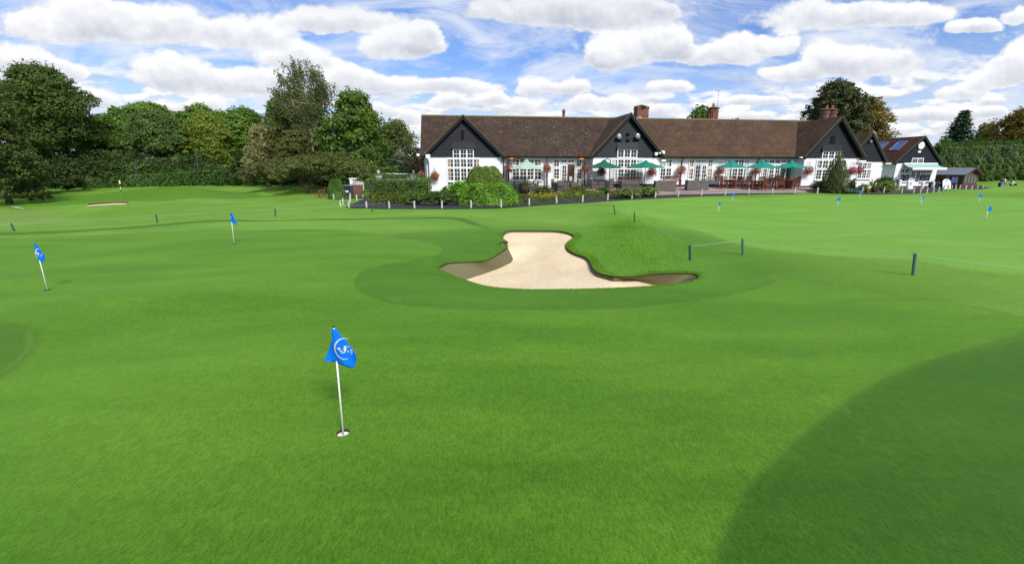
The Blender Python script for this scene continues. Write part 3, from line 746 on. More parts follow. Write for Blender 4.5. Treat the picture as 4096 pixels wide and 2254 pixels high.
# brackets: board pelmets over the tall windows
# ---------------- windows
def window(parent, y, tiers, sill=True, name='window', curtains=(), doors=(), label=None, W=None, black=False):
    """tiers: (u0,u1,v0,v1,[light widths or n],mx,my); frame mesh plus pane and curtain children"""
    W = W or Wl
    fr = MB(); pn = MB(); cu = {}; lo = 9e9; bx0 = 9e9; bx1 = -9e9
    for ti, (u0, u1, v0, v1, n, mx, my) in enumerate(tiers):
        vm = (v0 + v1) / 2
        x0, x1 = W(u0, vm, y)[0], W(u1, vm, y)[0]; um = (u0 + u1) / 2
        zt, zb = W(um, v0, y)[1], W(um, v1, y)[1]
        cells = [1.0] * n if isinstance(n, int) else list(n)
        tot = sum(cells); st = 0.075
        pn.box(x0 + .01, x1 - .01, y - .03, y - .004, zb + .01, zt - .01)
        fr.box(x0 - .02, x1 + .02, y - .075, y, zt - .06, zt + .02); fr.box(x0 - .02, x1 + .02, y - .075, y, zb - .02, zb + .06)
        xx = x0
        inner0, inner1 = zb + .06, zt - .06
        for i, c in enumerate(cells):
            xn = xx + (x1 - x0) * c / tot
            if i == 0: fr.box(x0 - .02, x0 + .055, y - .073, y, inner0, inner1)
            fr.box(xn - (.055 if i == len(cells) - 1 else .055), xn + (.02 if i == len(cells) - 1 else .055), y - .073, y, inner0, inner1)
            a, b = xx + .055, xn - .055
            for k in range(1, mx): fr.box(a + (b - a) * k / mx - .016, a + (b - a) * k / mx + .016, y - .055, y - .03, inner0, inner1)
            for k in range(1, my): fr.box(a, b, y - .053, y - .03, inner0 + (inner1 - inner0) * k / my - .016, inner0 + (inner1 - inner0) * k / my + .016)
            if (ti, i) in curtains:
                kind = curtains[(ti, i)]; w = (b - a) * kind[1]
                s0 = a if kind[2] == 'l' else b - w
                mm_ = cu.setdefault((kind[0], ti, i), MB())
                for q in range(4): mm_.box(s0 + w*q/4, s0 + w*(q+1)/4 + .001, y - .038 - .004 * (q % 2), y - .03, inner0, inner1)
            xx = xn
        if zb < lo: lo = zb; bx0, bx1 = x0, x1
    o = fr.build(name, M['white'], parent)
    if label: o['label'] = label
    pn.build('pane', M['glass'], o)
    for k, m in cu.items(): m.build('curtain', M[k[0]], o)
    if sill: MB().box(bx0 - .08, bx1 + .08, y - .16, y, lo - .10, lo - .02).build('sill', M['white'], o)
    return o
cc1 = {(1,0):('curtain',.9,'l'),(1,4):('curtain',.5,'r'),(0,0):('curtain2',.0,'l')}
Z1 = lambda x, y: (1600 + x/3.2233, 420 + y/3.2233); Z2 = lambda x, y: (2150 + x/3.2233, 420 + y/3.2233)
Z3 = lambda x, y: (2700 + x/3.2233, 420 + y/3.2233); Z4 = lambda x, y: (3200 + x/3.2233, 420 + y/3.2233); Z5 = lambda x, y: (3600 + x/3.2233, 420 + y/3.2233)
def T(Z, x0, x1, y0, y1, n, mx, my):
    a = Z(x0, y0); b = Z(x1, y1); return (a[0], b[0], a[1], b[1], n, mx, my)
window(club, -PA, [T(Z1,684,948,572,688,3,2,2), T(Z1,608,1028,692,806,5,2,2), T(Z1,612,1030,812,978,5,2,3), T(Z1,612,1030,984,1080,5,2,2)], curtains={(1,0):('curtain',.5,'l'),(1,4):('curtain',.5,'r'),(2,0):('curtain',.35,'l'),(2,3):('curtain',.3,'r')}, sill=False)
window(club, 0, [T(Z1,1446,1822,696,785,4,2,2), T(Z1,1446,1822,800,968,4,2,3)], curtains={(0,0):('curtain',.45,'l'),(0,3):('curtain',.4,'r')})
window(club, 0, [T(Z2,205,282,700,800,1,2,2), T(Z2,205,282,815,960,1,2,3)])
window(club, 0, [T(Z2,500,568,700,800,1,2,2), T(Z2,500,568,815,960,1,2,3)], curtains={(1,0):('curtain',.3,'l')})
window(club, 0, [T(Z2,296,474,700,750,2,2,1)], sill=False, name='fanlight')
window(club, -.9, [T(Z2,1030,1280,572,680,3,2,2), T(Z2,950,1355,697,806,5,2,2), T(Z2,950,1350,822,970,5,2,3)], curtains={(1,0):('curtain2',.8,'l'),(1,4):('curtain2',.8,'r'),(2,0):('curtain2',.85,'l'),(2,4):('curtain2',.8,'r')})
window(club, 0, [T(Z2,1578,1730,698,800,2,2,2), T(Z2,1575,1722,812,962,2,2,3)], curtains={(0,0):('curtain2',.9,'l'),(0,1):('curtain2',.6,'l')})
window(club, 0, [T(Z3,178,242,702,802,1,2,2), T(Z3,168,232,815,962,1,2,3)], curtains={(0,0):('curtain',.7,'l'),(1,0):('curtain',.6,'l')})
window(club, 0, [T(Z3,420,486,702,802,1,2,2), T(Z3,412,476,815,962,1,2,3)], curtains={(0,0):('curtain',.7,'r'),(1,0):('curtain',.9,'r')})
window(club, 0, [T(Z3,256,408,700,756,2,2,1)], sill=False, name='fanlight', curtains={(0,0):('curtain2',.8,'l'),(0,1):('curtain2',.8,'r')})
window(club, 0, [T(Z3,668,958,702,802,4,2,2), T(Z3,652,946,815,960,4,2,3)], curtains={(0,0):('curtain2',.9,'l'),(0,1):('curtain2',.5,'l'),(0,3):('curtain2',.9,'r'),(1,0):('curtain2',.75,'l'),(1,3):('curtain2',.7,'r')})
window(club, 0, [T(Z3,1140,1192,702,756,1,2,1), T(Z3,1120,1180,815,960,1,2,3)], curtains={(1,0):('curtain',.3,'l')})
window(club, 0, [T(Z3,1368,1424,702,756,1,2,1), T(Z3,1350,1412,815,960,1,2,3)], curtains={(0,0):('curtain',.8,'l'),(1,0):('curtain',.9,'r')})
window(club, 0, [T(Z3,1208,1354,702,760,2,2,1)], sill=False, name='fanlight')
window(club, -1.3, [T(Z4,284,514,597,692,3,2,2), T(Z4,206,586,710,818,5,2,2), T(Z4,196,580,828,962,5,2,3)], curtains={(1,0):('curtain2',.3,'l')})
def door_leaf(x0, x1, z0, z1, y, swing=0.0, hinge='l', nm='door', open_=False):
    """glazed french door leaf, hinged at one side and swung open towards the camera"""
    w = x1 - x0; mb = MB(); pn = MB(); st = .10
    mb.box(0, st, -.045, 0, 0, z1 - z0); mb.box(w - st, w, -.045, 0, 0, z1 - z0); mb.box(st, w - st, -.045, 0, z1 - z0 - .1, z1 - z0); mb.box(st, w - st, -.045, 0, 0, .42)
    for k in range(1, 4):
        zz = .42 + (z1 - z0 - .52) * k / 4; mb.box(st, w - st, -.035, -.012, zz - .016, zz + .016)
    mb.box(w/2 - .016, w/2 + .016, -.033, -.012, .42, z1 - z0 - .1)
    pn.box(st, w - st, -.022, -.016, .42, z1 - z0 - .1)
    o = mb.build(nm, M['white'], club)
    p = pn.build('pane', M['glass'], o)
    MB().box(w - st + .02 if hinge == 'l' else .02, w - st + .05 if hinge == 'l' else .05, -.09, -.045, .95, 1.1).build('handle', M['black'], o)
    if hinge == 'l': o.location = (x0, y, z0); o.rotation_euler = (0, 0, -swing)
    else:
        o.location = (x1, y, z0); o.rotation_euler = (0, 0, swing)
        for mm in (o.data, p.data, o.children[1].data):
            for v in mm.vertices: v.co.x -= w
    return o
def dl(Z, x0, x1, y0, y1, **k):
    a = Wl(*Z(x0, (y0+y1)/2)); b = Wl(*Z(x1, (y0+y1)/2)); zt = Wl(*Z((x0+x1)/2, y0))[1]; zb = Wl(*Z((x0+x1)/2, y1))[1]
    return door_leaf(a[0], b[0], zb, zt, -.05, **k)
# open doorway with the warm brown inside
a = Wl(*Z2(382, 880)); b = Wl(*Z2(474, 880)); zt = Wl(*Z2(430, 766))[1]; zb = Wl(*Z2(430, 1040))[1]
MB().box(a[0], b[0], -.03, -.004, zb, zt).build('doorway', mat_plain('brown_interior', (0.065,0.028,0.012), 0.6, 0.6, 2, 0.1), club)
MB().box(a[0] + .05, b[0] - .25, -.04, -.031, zb + .1, zb + 1.0).build('inner_door', M['teak'], club)
dl(Z2, 302, 380, 766, 1040); dl(Z2, 390, 474, 766, 1040, swing=1.35, hinge='r')
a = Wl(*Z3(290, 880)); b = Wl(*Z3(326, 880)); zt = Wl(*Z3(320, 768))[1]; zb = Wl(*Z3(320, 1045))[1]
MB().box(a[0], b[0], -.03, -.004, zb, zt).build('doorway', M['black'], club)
dl(Z3, 246, 318, 768, 1045, swing=0.75, hinge='l'); dl(Z3, 326, 398, 768, 1045)
dl(Z3, 1192, 1266, 768, 1045); dl(Z3, 1266, 1340, 768, 1045)
# louvre vents on the gables
for Z, x, y0, y1, yy in ((Z1, 805, 330, 440, -PA), (Z2, 1160, 360, 400, -.9), (Z2, 1160, 440, 475, -.9), (Z4, 416, 400, 495, -1.3)):
    a = Wl(*Z(x - 20, y0), yy); b = Wl(*Z(x + 20, y1), yy); mb = MB(); mb.box(a[0], b[0], yy - .08, yy - .03, b[1], a[1])
    n = 5
    for i in range(n): z = b[1] + (a[1] - b[1]) * (i + .5) / n; mb.bar((a[0], yy - .10, z), (b[0], yy - .10, z), .05, .02)
    mb.build('vent', M['black'], club)
# board pelmets above the tall gable windows
for Z, x0, x1, y, yy in ((Z1, 660, 975, 562, -PA), (Z2, 1010, 1300, 565, -.9), (Z4, 265, 530, 590, -1.3)):
    a = Wl(*Z(x0, y), yy); b = Wl(*Z(x1, y), yy)
    mb = MB(); mb.add([(a[0], yy-.22, a[1]), (b[0], yy-.22, a[1]), (b[0]-.1, yy-.04, a[1]+.55), (a[0]+.1, yy-.04, a[1]+.55), (a[0], yy-.02, a[1]), (b[0], yy-.02, a[1])],
                      [(0,1,2,3),(0,4,5,1),(0,3,4),(1,5,2)]); mb.build('window_hood', M['boards'], club)
# ---------------- chimneys (children of the roof)
def rel(o, par): o.parent = par; return o
def stack_square(u0, u1, vt, yl, name='chimney'):
    x0 = Wl(u0, 450, yl)[0]; x1 = Wl(u1, 450, yl)[0]; zt = Wl((u0+u1)/2, vt, yl)[1]
    mb = MB(); d = (x1 - x0); mb.box(x0, x1, yl - d*.4, yl + d*.4, 5.2, zt - .3); mb.box(x0 - .05, x1 + .05, yl - d*.4 - .05, yl + d*.4 + .05, zt - .3, zt - .18)
    mb.box(x0 + .0, x1 - .0, yl - d*.4, yl + d*.4, zt - .18, zt - .12); mb.box(x0 - .03, x1 + .03, yl - d*.4 - .03, yl + d*.4 + .03, zt - 1.0, zt - .92)
    c = mb.build(name, M['brick'], r2)
    MB().lathe([(d*.72, 0), (d*.66, .08), (d*.2, .2), (.1, .24)], ((x0+x1)/2, yl, zt - .12), 4).build('chimney_cap', moss, c)
    return c, x0, zt
c1, xq, zq = stack_square(2542, 2587, 424, 4.9)
ds = MB(); ds.lathe([(.02, 0), (.2, .03), (.3, .09), (.31, .1), (.29, .095), (.02, .02)], (0, 0, 0), 16).bar((0, 0, 0), (0, .0, .25), .02, .02)
dso = ds.build('satellite_dish', M['steel'], c1); dso.location = (xq + .15, 4.9 - .65, zq - 1.35); dso.rotation_euler = (1.2, 0, .3)
def stack_oct(u, vt, yl, r, n=8, pots=0, mat=None, double=False):
    x = Wl(u, 450, yl)[0]; zt = Wl(u, vt, yl)[1]; mb = MB()
    cs = [(x - r*.62, yl), (x + r*.62, yl)] if double else [(x, yl)]
    rr = r*.62 if double else r
    for cx_, cy_ in cs:
        mb.lathe([(rr, 5.2), (rr, zt - .55), (rr*1.12, zt - .45), (rr*1.12, zt - .3), (rr*1.0, zt - .25), (rr, zt - .12)], (cx_, cy_, 0), n)
        if not double:
            for k in range(n):
                t_ = 2*pi*(k + .5)/n; mb.bar((cx_ + rr*math.cos(t_)*.93, cy_ + rr*math.sin(t_)*.93, 5.3), (cx_ + rr*math.cos(t_)*.93, cy_ + rr*math.sin(t_)*.93, zt - .5), .12, .12)
    c = mb.build('chimney', mat or M['brick'], r2)
    cap = MB()
    for cx_, cy_ in cs: cap.lathe([(rr*1.3, 0), (rr*1.28, .06), (rr*.4, .2)], (cx_, cy_, zt - .12), n)
    cap.build('chimney_cap', moss, c)
    for i in range(pots):
        ox = (-.3, .3)[i] if pots == 2 else 0
        MB().lathe([(.13, 0), (.11, .35), (.13, .4), (.10, .4)], (x + ox, yl, zt - .02), 10).build('chimney_pot', mat_plain('terracotta', (0.35,0.07,0.04), 0.8, 0.2, 5, 0.2), c)
    return c, x, zt
c2, xo, zo = stack_oct(2851, 430, 5.2, .52, 8, 1)
c3, _, _ = stack_oct(3315, 436, 4.2, .68, 14, 2, M['brick2'], True)
x, z = Wl(2255, 450, 4.4); MB().lathe([(.14, 5.8), (.14, z - .02), (.17, z), (.17, z + .12), (.12, z + .2), (.12, z + .28)], (x, 4.4, 0), 8).build('chimney', M['brick'], r1)['label'] = 'slender clay flue on the ridge'
# tv aerial fixed to the octagonal stack
mb = MB(); mb.tube([(xo + .42, 5.2, zo - 1.2), (xo + .42, 5.2, zo + 1.75)], .022, 6)
for k in range(5): mb.bar((xo + .42 - .25 + .12*k - .1, 5.0 , zo + 1.6), (xo + .42 - .25 + .12*k - .1, 5.4, zo + 1.6), .015, .015)
mb.bar((xo, 5.2, zo + 1.6), (xo + .7, 5.2, zo + 1.6), .02, .02); mb.build('aerial', M['steel'], c2)
# floodlights and lamps on the walls
def flood_round(u, v, y):
    x, z = Wl(u, v, y - .3); mb = MB()
    mb.lathe([(.02, -.2), (.12, -.18), (.20, -.02), (.22, 0), (.20, .01)], (0,0,0), 16)
    o = mb.build('floodlight', M['steel'], club); o.location = (x, y - .32, z); o.rotation_euler = (pi/2, 0, 0)
    MB().lathe([(.19, .005), (.17, .035), (.1, .06), (.01, .065)], (0,0,0), 16).build('lens', mat_plain('lamp_glass', (0.20,0.30,0.25), 0.1, 0.5, 12, 0.1), o)
    MB().box(-.32, .32, -.31, -.27, -.25, -.1).box(-.02, .02, -.28, -.1, -.3, -.1).build('bracket', M['black'], o)
flood_round(*Z2(1053, 405), -.9); flood_round(*Z2(1293, 400), -.9)
def flood_box(u, v, y, w=.38, h=.30, rz=0, tilt=.15, mat=None):
    x, z = Wl(u, v, y - .25); o = MB().box(-w/2, w/2, -.08, .08, -h/2, h/2).box(-.02, .02, .08, .25, -.04, .04).build('wall_lamp', mat or M['white'], club, bevel=.015)
    o.location = (x, y - .25, z); o.rotation_euler = (tilt, 0, rz); return o
flood_box(*Z1(360, 662), -.9); flood_box(*Z1(233, 643), -.1, .25, .22)
flood_box(*Z2(1600, 612), -.9, .6, .26, .2, -.3); flood_box(*Z2(1530, 630), -.9, .28, .26); flood_box(*Z2(1620, 716), -.3, .5, .16, .2); 
x, z = Wl(*Z2(1595, 655), -1.1); MB().ball((x, -1.15, z), .12).ball((x + .25, -1.1, z - .05), .12).bar((x - .2, -1.1, z - .02), (x + .4, -1.1, z - .02), .04, .04).build('wall_lamp', M['black'], club)
flood_box(*Z4(800, 727), -1.3, .65, .14, -.3, -.2); flood_box(*Z3(1630, 678), -1.3, .2, .1); flood_box(*Z4(13, 676), -1.3, .2, .1)
heat = mat_plain('heater_glow_orange', (0.85,0.24,0.03), 0.4, 0.1, 5, 0.1)  # glow of the lit heaters put into an orange base colour
for Z, x_, y_ in ((Z1, 1442, 700), (Z2, 563, 702)):
    x, z = Wl(*Z(x_, y_), -.4); MB().lathe([(.30, 0), (.24, .05), (.06, .13)], (x, -.45, z), 14).build('patio_heater', heat, club)

# ---------------- lower gabled wing behind the right gable
def simple_gable(label, u0, u1, uap, vap, veave, yl, depth, mat, zb=-1.2, overh=.28, name='house', cat='building'):
    x0, _ = Wl(u0, 700, yl); x1, _ = Wl(u1, 700, yl); xa, za = Wl(uap, vap, yl - .3); _, ze = Wl(u1, veave, yl)
    e = empty(name, (BX0.x - yl*BS + x0*BC, BX0.y + yl*BC + x0*BS, 0), BROT, label, cat)
    w = x1 - x0; xc = w/2; hw = w/2 + overh
    MB().box(0, w, 0, depth, zb, ze).build('wall', M['render'], e)
    MB().prism([(0, ze), (w, ze), (xc, za - .25)], 0, .2).build('gable_wall', M['boards'], e)
    clapboards('weatherboarding', e, xc, w/2, ze - .02, za - .2, 0)
    r = gable_roof(e, xc, hw, ze - .14 , za - .12, 0, depth, mat, over=.16, name='roof')
    return e, x0, w, ze, za, r
wing, wx0, ww, wze, wza, _ = simple_gable('small white wing with black boarded gable behind the main right gable', 3383, 3524, 3455, 526, 646, 4.6, 6.0, M['roof2'], name='clubhouse_wing')
def shopW(x0l): return lambda u, v, y: (Wl(u, v, y)[0] - x0l[0], Wl(u, v, y)[1])
def LW(x0, yl): return lambda u, v, y: (Wl(u, v, y + yl)[0] - x0, Wl(u, v, y + yl)[1])
WW = LW(wx0, 4.6)
def TT(Z, *a): return T(Z, *a)
window(wing, 0, [T(Z4,740,915,742,822,3,2,2), T(Z4,736,905,832,948,3,2,3)], W=WW, curtains={(0,2):('curtain',.7,'r'),(1,2):('curtain',.6,'r')})
o = MB().box(-.3, .3, -.06, .06, -.07, .07).build('wall_lamp', M['white'], wing); x, z = WW(*Z4(1100, 755), 0); o.location = (x, -.35, z); o.rotation_euler = (.2, 0, -.2)
o = MB().box(-.12, .12, -.08, .08, -.1, .1).build('wall_lamp', M['steel'], wing); o.location = (ww/2 - .1, -.2, wza - 1.0)
# ---------------- the shop
shop, sx0, sw, sze, sza, sroof = simple_gable('small white shop with clock, skylights and striped awning', 3577, 3744, 3689, 542, 652, 9.4, 11.5, M['roof3'], name='shop', overh=.42)
SW = LW(sx0, 9.4)
window(shop, 0, [T(Z4,1437,1583,686,756,2,3,3)], W=SW, sill=False)
window(shop, 0, [T(Z4,1288,1400,818,880,2,2,1), T(Z4,1280,1400,888,985,[1,1],2,2)], W=SW)
window(shop, 0, [T(Z4,1552,1690,845,880,2,2,1), T(Z4,1548,1672,888,985,[1,1],2,2)], W=SW)
for a_, b_ in ((1412, 1478), (1478, 1540)):
    xa, _ = SW(*Z4(a_, 940), 0); xb, _ = SW(*Z4(b_, 940), 0); _, zt = SW(*Z4(1478, 845), 0); _, zb_ = SW(*Z4(1478, 1045), 0)
    mb = MB(); w = xb - xa; mb.box(xa, xa + .1, -.05, 0, zb_, zt).box(xb - .1, xb, -.05, 0, zb_, zt).box(xa + .1, xb - .1, -.05, 0, zt - .1, zt).box(xa + .1, xb - .1, -.05, 0, zb_, zb_ + .55)
    for k in range(1, 4): z = zb_ + .55 + (zt - zb_ - .65)*k/4; mb.box(xa + .1, xb - .1, -.045, -.02, z - .016, z + .016)
    mb.box((xa+xb)/2 - .016, (xa+xb)/2 + .016, -.043, -.02, zb_ + .55, zt - .1)
    o = mb.build('door', M['white'], shop); MB().box(xa + .05, xb - .05, -.018, -.004, zb_ + .05, zt - .05).build('pane', M['glass'], o)
# posters on the shop windows
navy = mat_plain('navy_poster', (0.01,0.015,0.055), 0.5, 0.1, 4, 0.02); textm = mat_plain('pale_lettering', (0.55,0.6,0.65), 0.6, 0.02, 4, 0.0)
def text_lines(parent, x0, x1, zt, zb_, y, n, mat, seed=0, h=.028):
    rr = random.Random(seed); mb = MB()
    for i in range(n):
        z = zt - (zt - zb_) * (i + .5) / n; w = (x1 - x0) * rr.uniform(.35, .85); xc = (x0 + x1)/2; x = xc - w/2
        while x < xc + w/2: l = rr.uniform(.03, .09); mb.box(x, min(x + l, xc + w/2), y - .004, y, z - h/2, z + h/2); x += l + .025
    return mb.build('lettering', mat, parent)
for k, (a_, b_, c_, d_) in enumerate(((1337, 1390, 905, 978), (1545, 1600, 905, 972))):
    xa, zt = SW(*Z4(a_, c_), 0); xb, zb_ = SW(*Z4(b_, d_), 0)
    p = MB().box(xa, xb, -.11, -.085, zb_, zt).build('poster', navy, shop); text_lines(p, xa, xb, zt - .05, zb_ + .05, -.112, 6, textm, k)
# clock
x, z = SW(*Z4(1538, 522), 0); ck = MB().lathe([(.01, .0), (.40, 0), (.43, .03), (.43, .06), (.39, .05), (.01, .05)], (0,0,0), 28).build('clock', M['white'], shop); ck.location = (x + .16, -.09, z); ck.rotation_euler = (pi/2, 0, 0)
hm = MB().box(-.012, .012, 0, .20, .055, .062).box(0, .26, -.01, .01, .064, .07)
for k in range(12):
    t_ = 2*pi*k/12; hm.box(.33*math.cos(t_) - .014, .33*math.cos(t_) + .014, .33*math.sin(t_) - .014, .33*math.sin(t_) + .014, .052, .058)
hm.build('clock_hands', M['black'], ck)
x, z = SW(*Z4(1527, 603), 0); MB().box(x - .2, x + .2, -.16, -.02, z - .12, z + .12).build('alarm_box', M['white'], shop, bevel=.02)
x, z = SW(*Z4(1552, 470), 0); MB().box(x - .15, x + .15, -.2, -.02, z - .04, z + .04).build('wall_lamp', M['steel'], shop)
# skylights on the left slope of the shop roof
xc, hw = sw/2, sw/2 + .42; ez, rz_ = sze - .14, sza - .12
dv = Vector((hw, 0, rz_ - ez)).normalized(); nv = Vector((-dv.z, 0, dv.x))
def roofpt(fr, y): return Vector((xc - hw, y, ez)) + Vector((hw, 0, rz_ - ez)) * fr + nv * .12
skyglass = mat_plain('blue_skylight_glass', (0.05,0.13,0.36), 0.08, 0.2, 2, 0.0, 0, 0.8)
for y0 in (1.25, 3.75):
    f0_, f1_ = .50, .84
    def rect(a, b, y0, y1, h0, h1):
        p = [roofpt(a, y0), roofpt(b, y0), roofpt(b, y1), roofpt(a, y1)]; return [q + nv*h0 for q in p] + [q + nv*h1 for q in p]
    FCS = [(0,3,2,1),(4,5,6,7),(0,1,5,4),(1,2,6,5),(2,3,7,6),(3,0,4,7)]
    fr = MB()
    for r_ in (rect(f0_, f0_+.025, y0, y0+1.25, 0, .09), rect(f1_-.025, f1_, y0, y0+1.25, 0, .09), rect(f0_+.025, f1_-.025, y0, y0+.07, 0, .09), rect(f0_+.025, f1_-.025, y0+1.18, y0+1.25, 0, .09)): fr.add(r_, FCS)
    s_ = fr.build('skylight', M['steel'], sroof); MB().add(rect(f0_+.025, f1_-.025, y0+.07, y0+1.18, 0, .05), FCS).build('pane', skyglass, s_)
# weather cowl on the ridge
p = roofpt(1.0, 3.2); MB().tube([(p.x, p.y, p.z - .2), (p.x, p.y, p.z + .5), (p.x + .1, p.y, p.z + .62), (p.x + .18, p.y, p.z + .5)], .03, 6).build('flue', M['steel'], sroof)
# striped awning
aw, at_ = SW(*Z4(1325, 757), 0); aw1, _ = SW(*Z4(1755, 757), 0)
_, zd = Wl(*Z4(1430, 828), 9.4 - 1.35)
def _stripe():
    m, nt, _, _ = newmat('green_white_striped_canvas'); t = NT(nt); s = t.new('ShaderNodeSeparateXYZ'); t.l.new(t.coord(), s.inputs[0])
    f = t.math('GREATER_THAN', t.math('SINE', t.math('MULTIPLY', s.outputs[0], 2*pi/0.26)), 0.0)
    t.out(t.pr(t.mix(f, (0.50,0.68,0.64,1), (0.0,0.22,0.18,1)), 0.8)); return m
stripe = _stripe()
awn = empty('awning', (BX0.x - 9.4*BS + sx0*BC, BX0.y + 9.4*BC + sx0*BS, 0), BROT)
awn.parent = shop; awn.location = (0, 0, 0); awn.rotation_euler = (0, 0, 0)
nx, ny = 34, 6; vs = []; fs = []
for j in range(ny + 1):
    for i_ in range(nx + 1):
        f = j/ny; vs.append((aw + (aw1 - aw)*i_/nx, -.12 - 1.22*f, at_ - .02 + (zd + .16 - at_)*f - .10*math.sin(pi*f)))
for j in range(ny):
    for i_ in range(nx): a = j*(nx+1)+i_; fs.append((a, a+1, a+nx+2, a+nx+1))
cv = MB().add(vs, fs).build('canopy', stripe, awn, True); so_ = cv.modifiers.new('thick', 'SOLIDIFY'); so_.thickness = .01
MB().box(aw - .02, aw1 + .02, -1.40, -1.34, zd - .06, zd + .20).build('valance', M['white'], awn)
MB().box(aw, aw1, -.2, 0, at_ - .04, at_ + .10).build('cassette', M['white'], awn)
for xx in (aw + .4, aw1 - .4): MB().tube([(xx, -.1, at_ - .5), (xx, -.75, at_ - .6), (xx, -1.33, zd + .05)], .025, 6).build('arm', M['white'], awn)
# ------------------------------------------------------------------ foliage
def leaf_geo(C_, N_, size, aspect=0.5, curl=0.0, droop=0.0):
    """rhombic leaves: centres (n,3), facing normals (n,3), lengths (n,)"""
    n = len(C_)
    N_ = N_ / np.maximum(np.linalg.norm(N_, axis=1, keepdims=True), 1e-6)
    r = RNG.normal(size=(n, 3)); r[:, 2] -= droop
    a = r - N_ * (r * N_).sum(1, keepdims=True); a /= np.maximum(np.linalg.norm(a, axis=1, keepdims=True), 1e-6)
    b = np.cross(N_, a); s = size[:, None]
    v = np.stack([C_ - a*s*.5, C_ + b*s*.5*aspect + a*s*.05, C_ + a*s*.5, C_ - b*s*.5*aspect + a*s*.05], 1).reshape(-1, 3)
    f = np.arange(n*4).reshape(-1, 4)
    return v, f
def leaf_obj(name, C_, N_, size, mat, parent=None, aspect=0.5, tint=None, droop=0.0, core=None):
    n = len(C_); size = np.full(n, size) * RNG.uniform(.65, 1.35, n) if np.isscalar(size) else size
    v, f = leaf_geo(np.asarray(C_), np.asarray(N_), size, aspect, 0, droop)
    tint = RNG.uniform(0, 1, n) if tint is None else tint
    at_ = np.repeat(tint, 4)
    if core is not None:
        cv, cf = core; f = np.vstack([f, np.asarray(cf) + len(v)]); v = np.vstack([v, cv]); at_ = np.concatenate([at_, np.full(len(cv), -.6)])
    return np_mesh(name, v, f, mat, parent, {'tint': at_})
def sph(n):
    d = RNG.normal(size=(n, 3)); return d / np.linalg.norm(d, axis=1, keepdims=True)
def crown_pts(lobes, dens, clump=14, spread=.30, inner=.12):
    """leaf centres clustered in sprays on the outside of overlapping lobes (cx,cy,cz,rx,ry,rz)"""
    Cs, Ns, Ts = [], [], []
    for (cx, cy, cz, rx, ry, rz) in lobes:
        area = 4*pi*((rx*ry)**1.6/3 + (rx*rz)**1.6/3 + (ry*rz)**1.6/3)**(1/1.6)
        nc = max(6, int(area * dens / clump)); d = sph(nc); d[:, 2] = np.where(d[:, 2] < -.5, d[:, 2]*-.6, d[:, 2])
        rad = (RNG.uniform(.70, 1.05, nc) + (RNG.uniform(0, 1, nc) > .88)*.16)[:, None]; cc = d * rad
        ct = RNG.uniform(0, 1, nc)
        k = np.repeat(np.arange(nc), clump); jit = RNG.normal(size=(len(k), 3)) * spread
        R = np.array([rx, ry, rz]); rm = (rx*ry*rz)**(1/3)
        P = cc[k] * R + jit * min(1.0, rm*.42) * np.array([1, 1, .6]); Nn = d[k]*.9 + RNG.normal(size=(len(k), 3))*.75 + np.array([0, 0, .35])
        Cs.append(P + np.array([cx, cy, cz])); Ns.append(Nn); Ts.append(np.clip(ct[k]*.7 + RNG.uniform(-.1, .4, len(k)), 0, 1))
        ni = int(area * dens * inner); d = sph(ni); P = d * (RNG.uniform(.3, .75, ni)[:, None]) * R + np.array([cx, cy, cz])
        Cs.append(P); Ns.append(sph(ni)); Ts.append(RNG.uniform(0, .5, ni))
    return np.vstack(Cs), np.vstack(Ns), np.concatenate(Ts)
def lobes_for(w, h, n, squash=1.0, base=.2, rs=(.16,.30), depth=None):
    """lobes filling an ellipsoidal crown of width w, height h standing on z=0"""
    L = []; d = depth or w
    for i in range(n):
        f = (i + .5) / n; z = (base + (1 - base) * f); prof = math.sin(pi * (min(1, max(.0, (z*.86 + .12))) if base > .06 else min(1, z*.62 + .36)))**.7
        a = i * 2.4 + random.uniform(-.5, .5); rr = random.uniform(*rs); off = max(0, prof*.5 - rr*.75) 
        off *= random.uniform(.75, 1.12)
        L.append((math.cos(a)*off*w*1.12, math.sin(a)*off*d*1.12, min(z*h*random.uniform(.92, 1.0), h - rr*h*.5), rr*w*random.uniform(.8,1.15), rr*d, rr*h*.62*squash*random.uniform(.8, 1.2)))
    L.append((0, 0, h*.50, w*.34, d*.34, h*.36)); L.append((w*random.uniform(-.06,.06), 0, h*.84, w*.17, d*.2, h*.15))
    return L
def trunk_mesh(name, h, r, mat, parent, limbs=6, lean=0.0, spread=.5, top=.8):
    mb = MB(); pts = []; n = 6
    for i in range(n + 1): f = i/n; pts.append((lean*h*f + random.uniform(-.03, .03)*h*.5*f, random.uniform(-.03, .03)*h*.5*f, -0.35 + (h*top + .35)*f))
    mb.tube(pts, [r*(1.35 if i == 0 else 1)*(1 - .8*i/n) for i in range(n + 1)], 8)
    for k in range(limbs):
        f = random.uniform(.3, .9); i = int(f*n); p = Vector(pts[i]); a = k*2.4 + random.uniform(-.4, .4); L = h*spread*random.uniform(.5, .9)*(1.1 - f*.6)
        q1 = p + Vector((math.cos(a)*L*.5, math.sin(a)*L*.5, L*.35)); q2 = p + Vector((math.cos(a)*L, math.sin(a)*L, L*.8)); rr = r*(1 - .8*f)*.6
        mb.tube([p, q1, q2], [rr, rr*.6, rr*.2], 6)
    return mb.build(name, mat, parent, True)
GT = 'trees behind the course on the left'
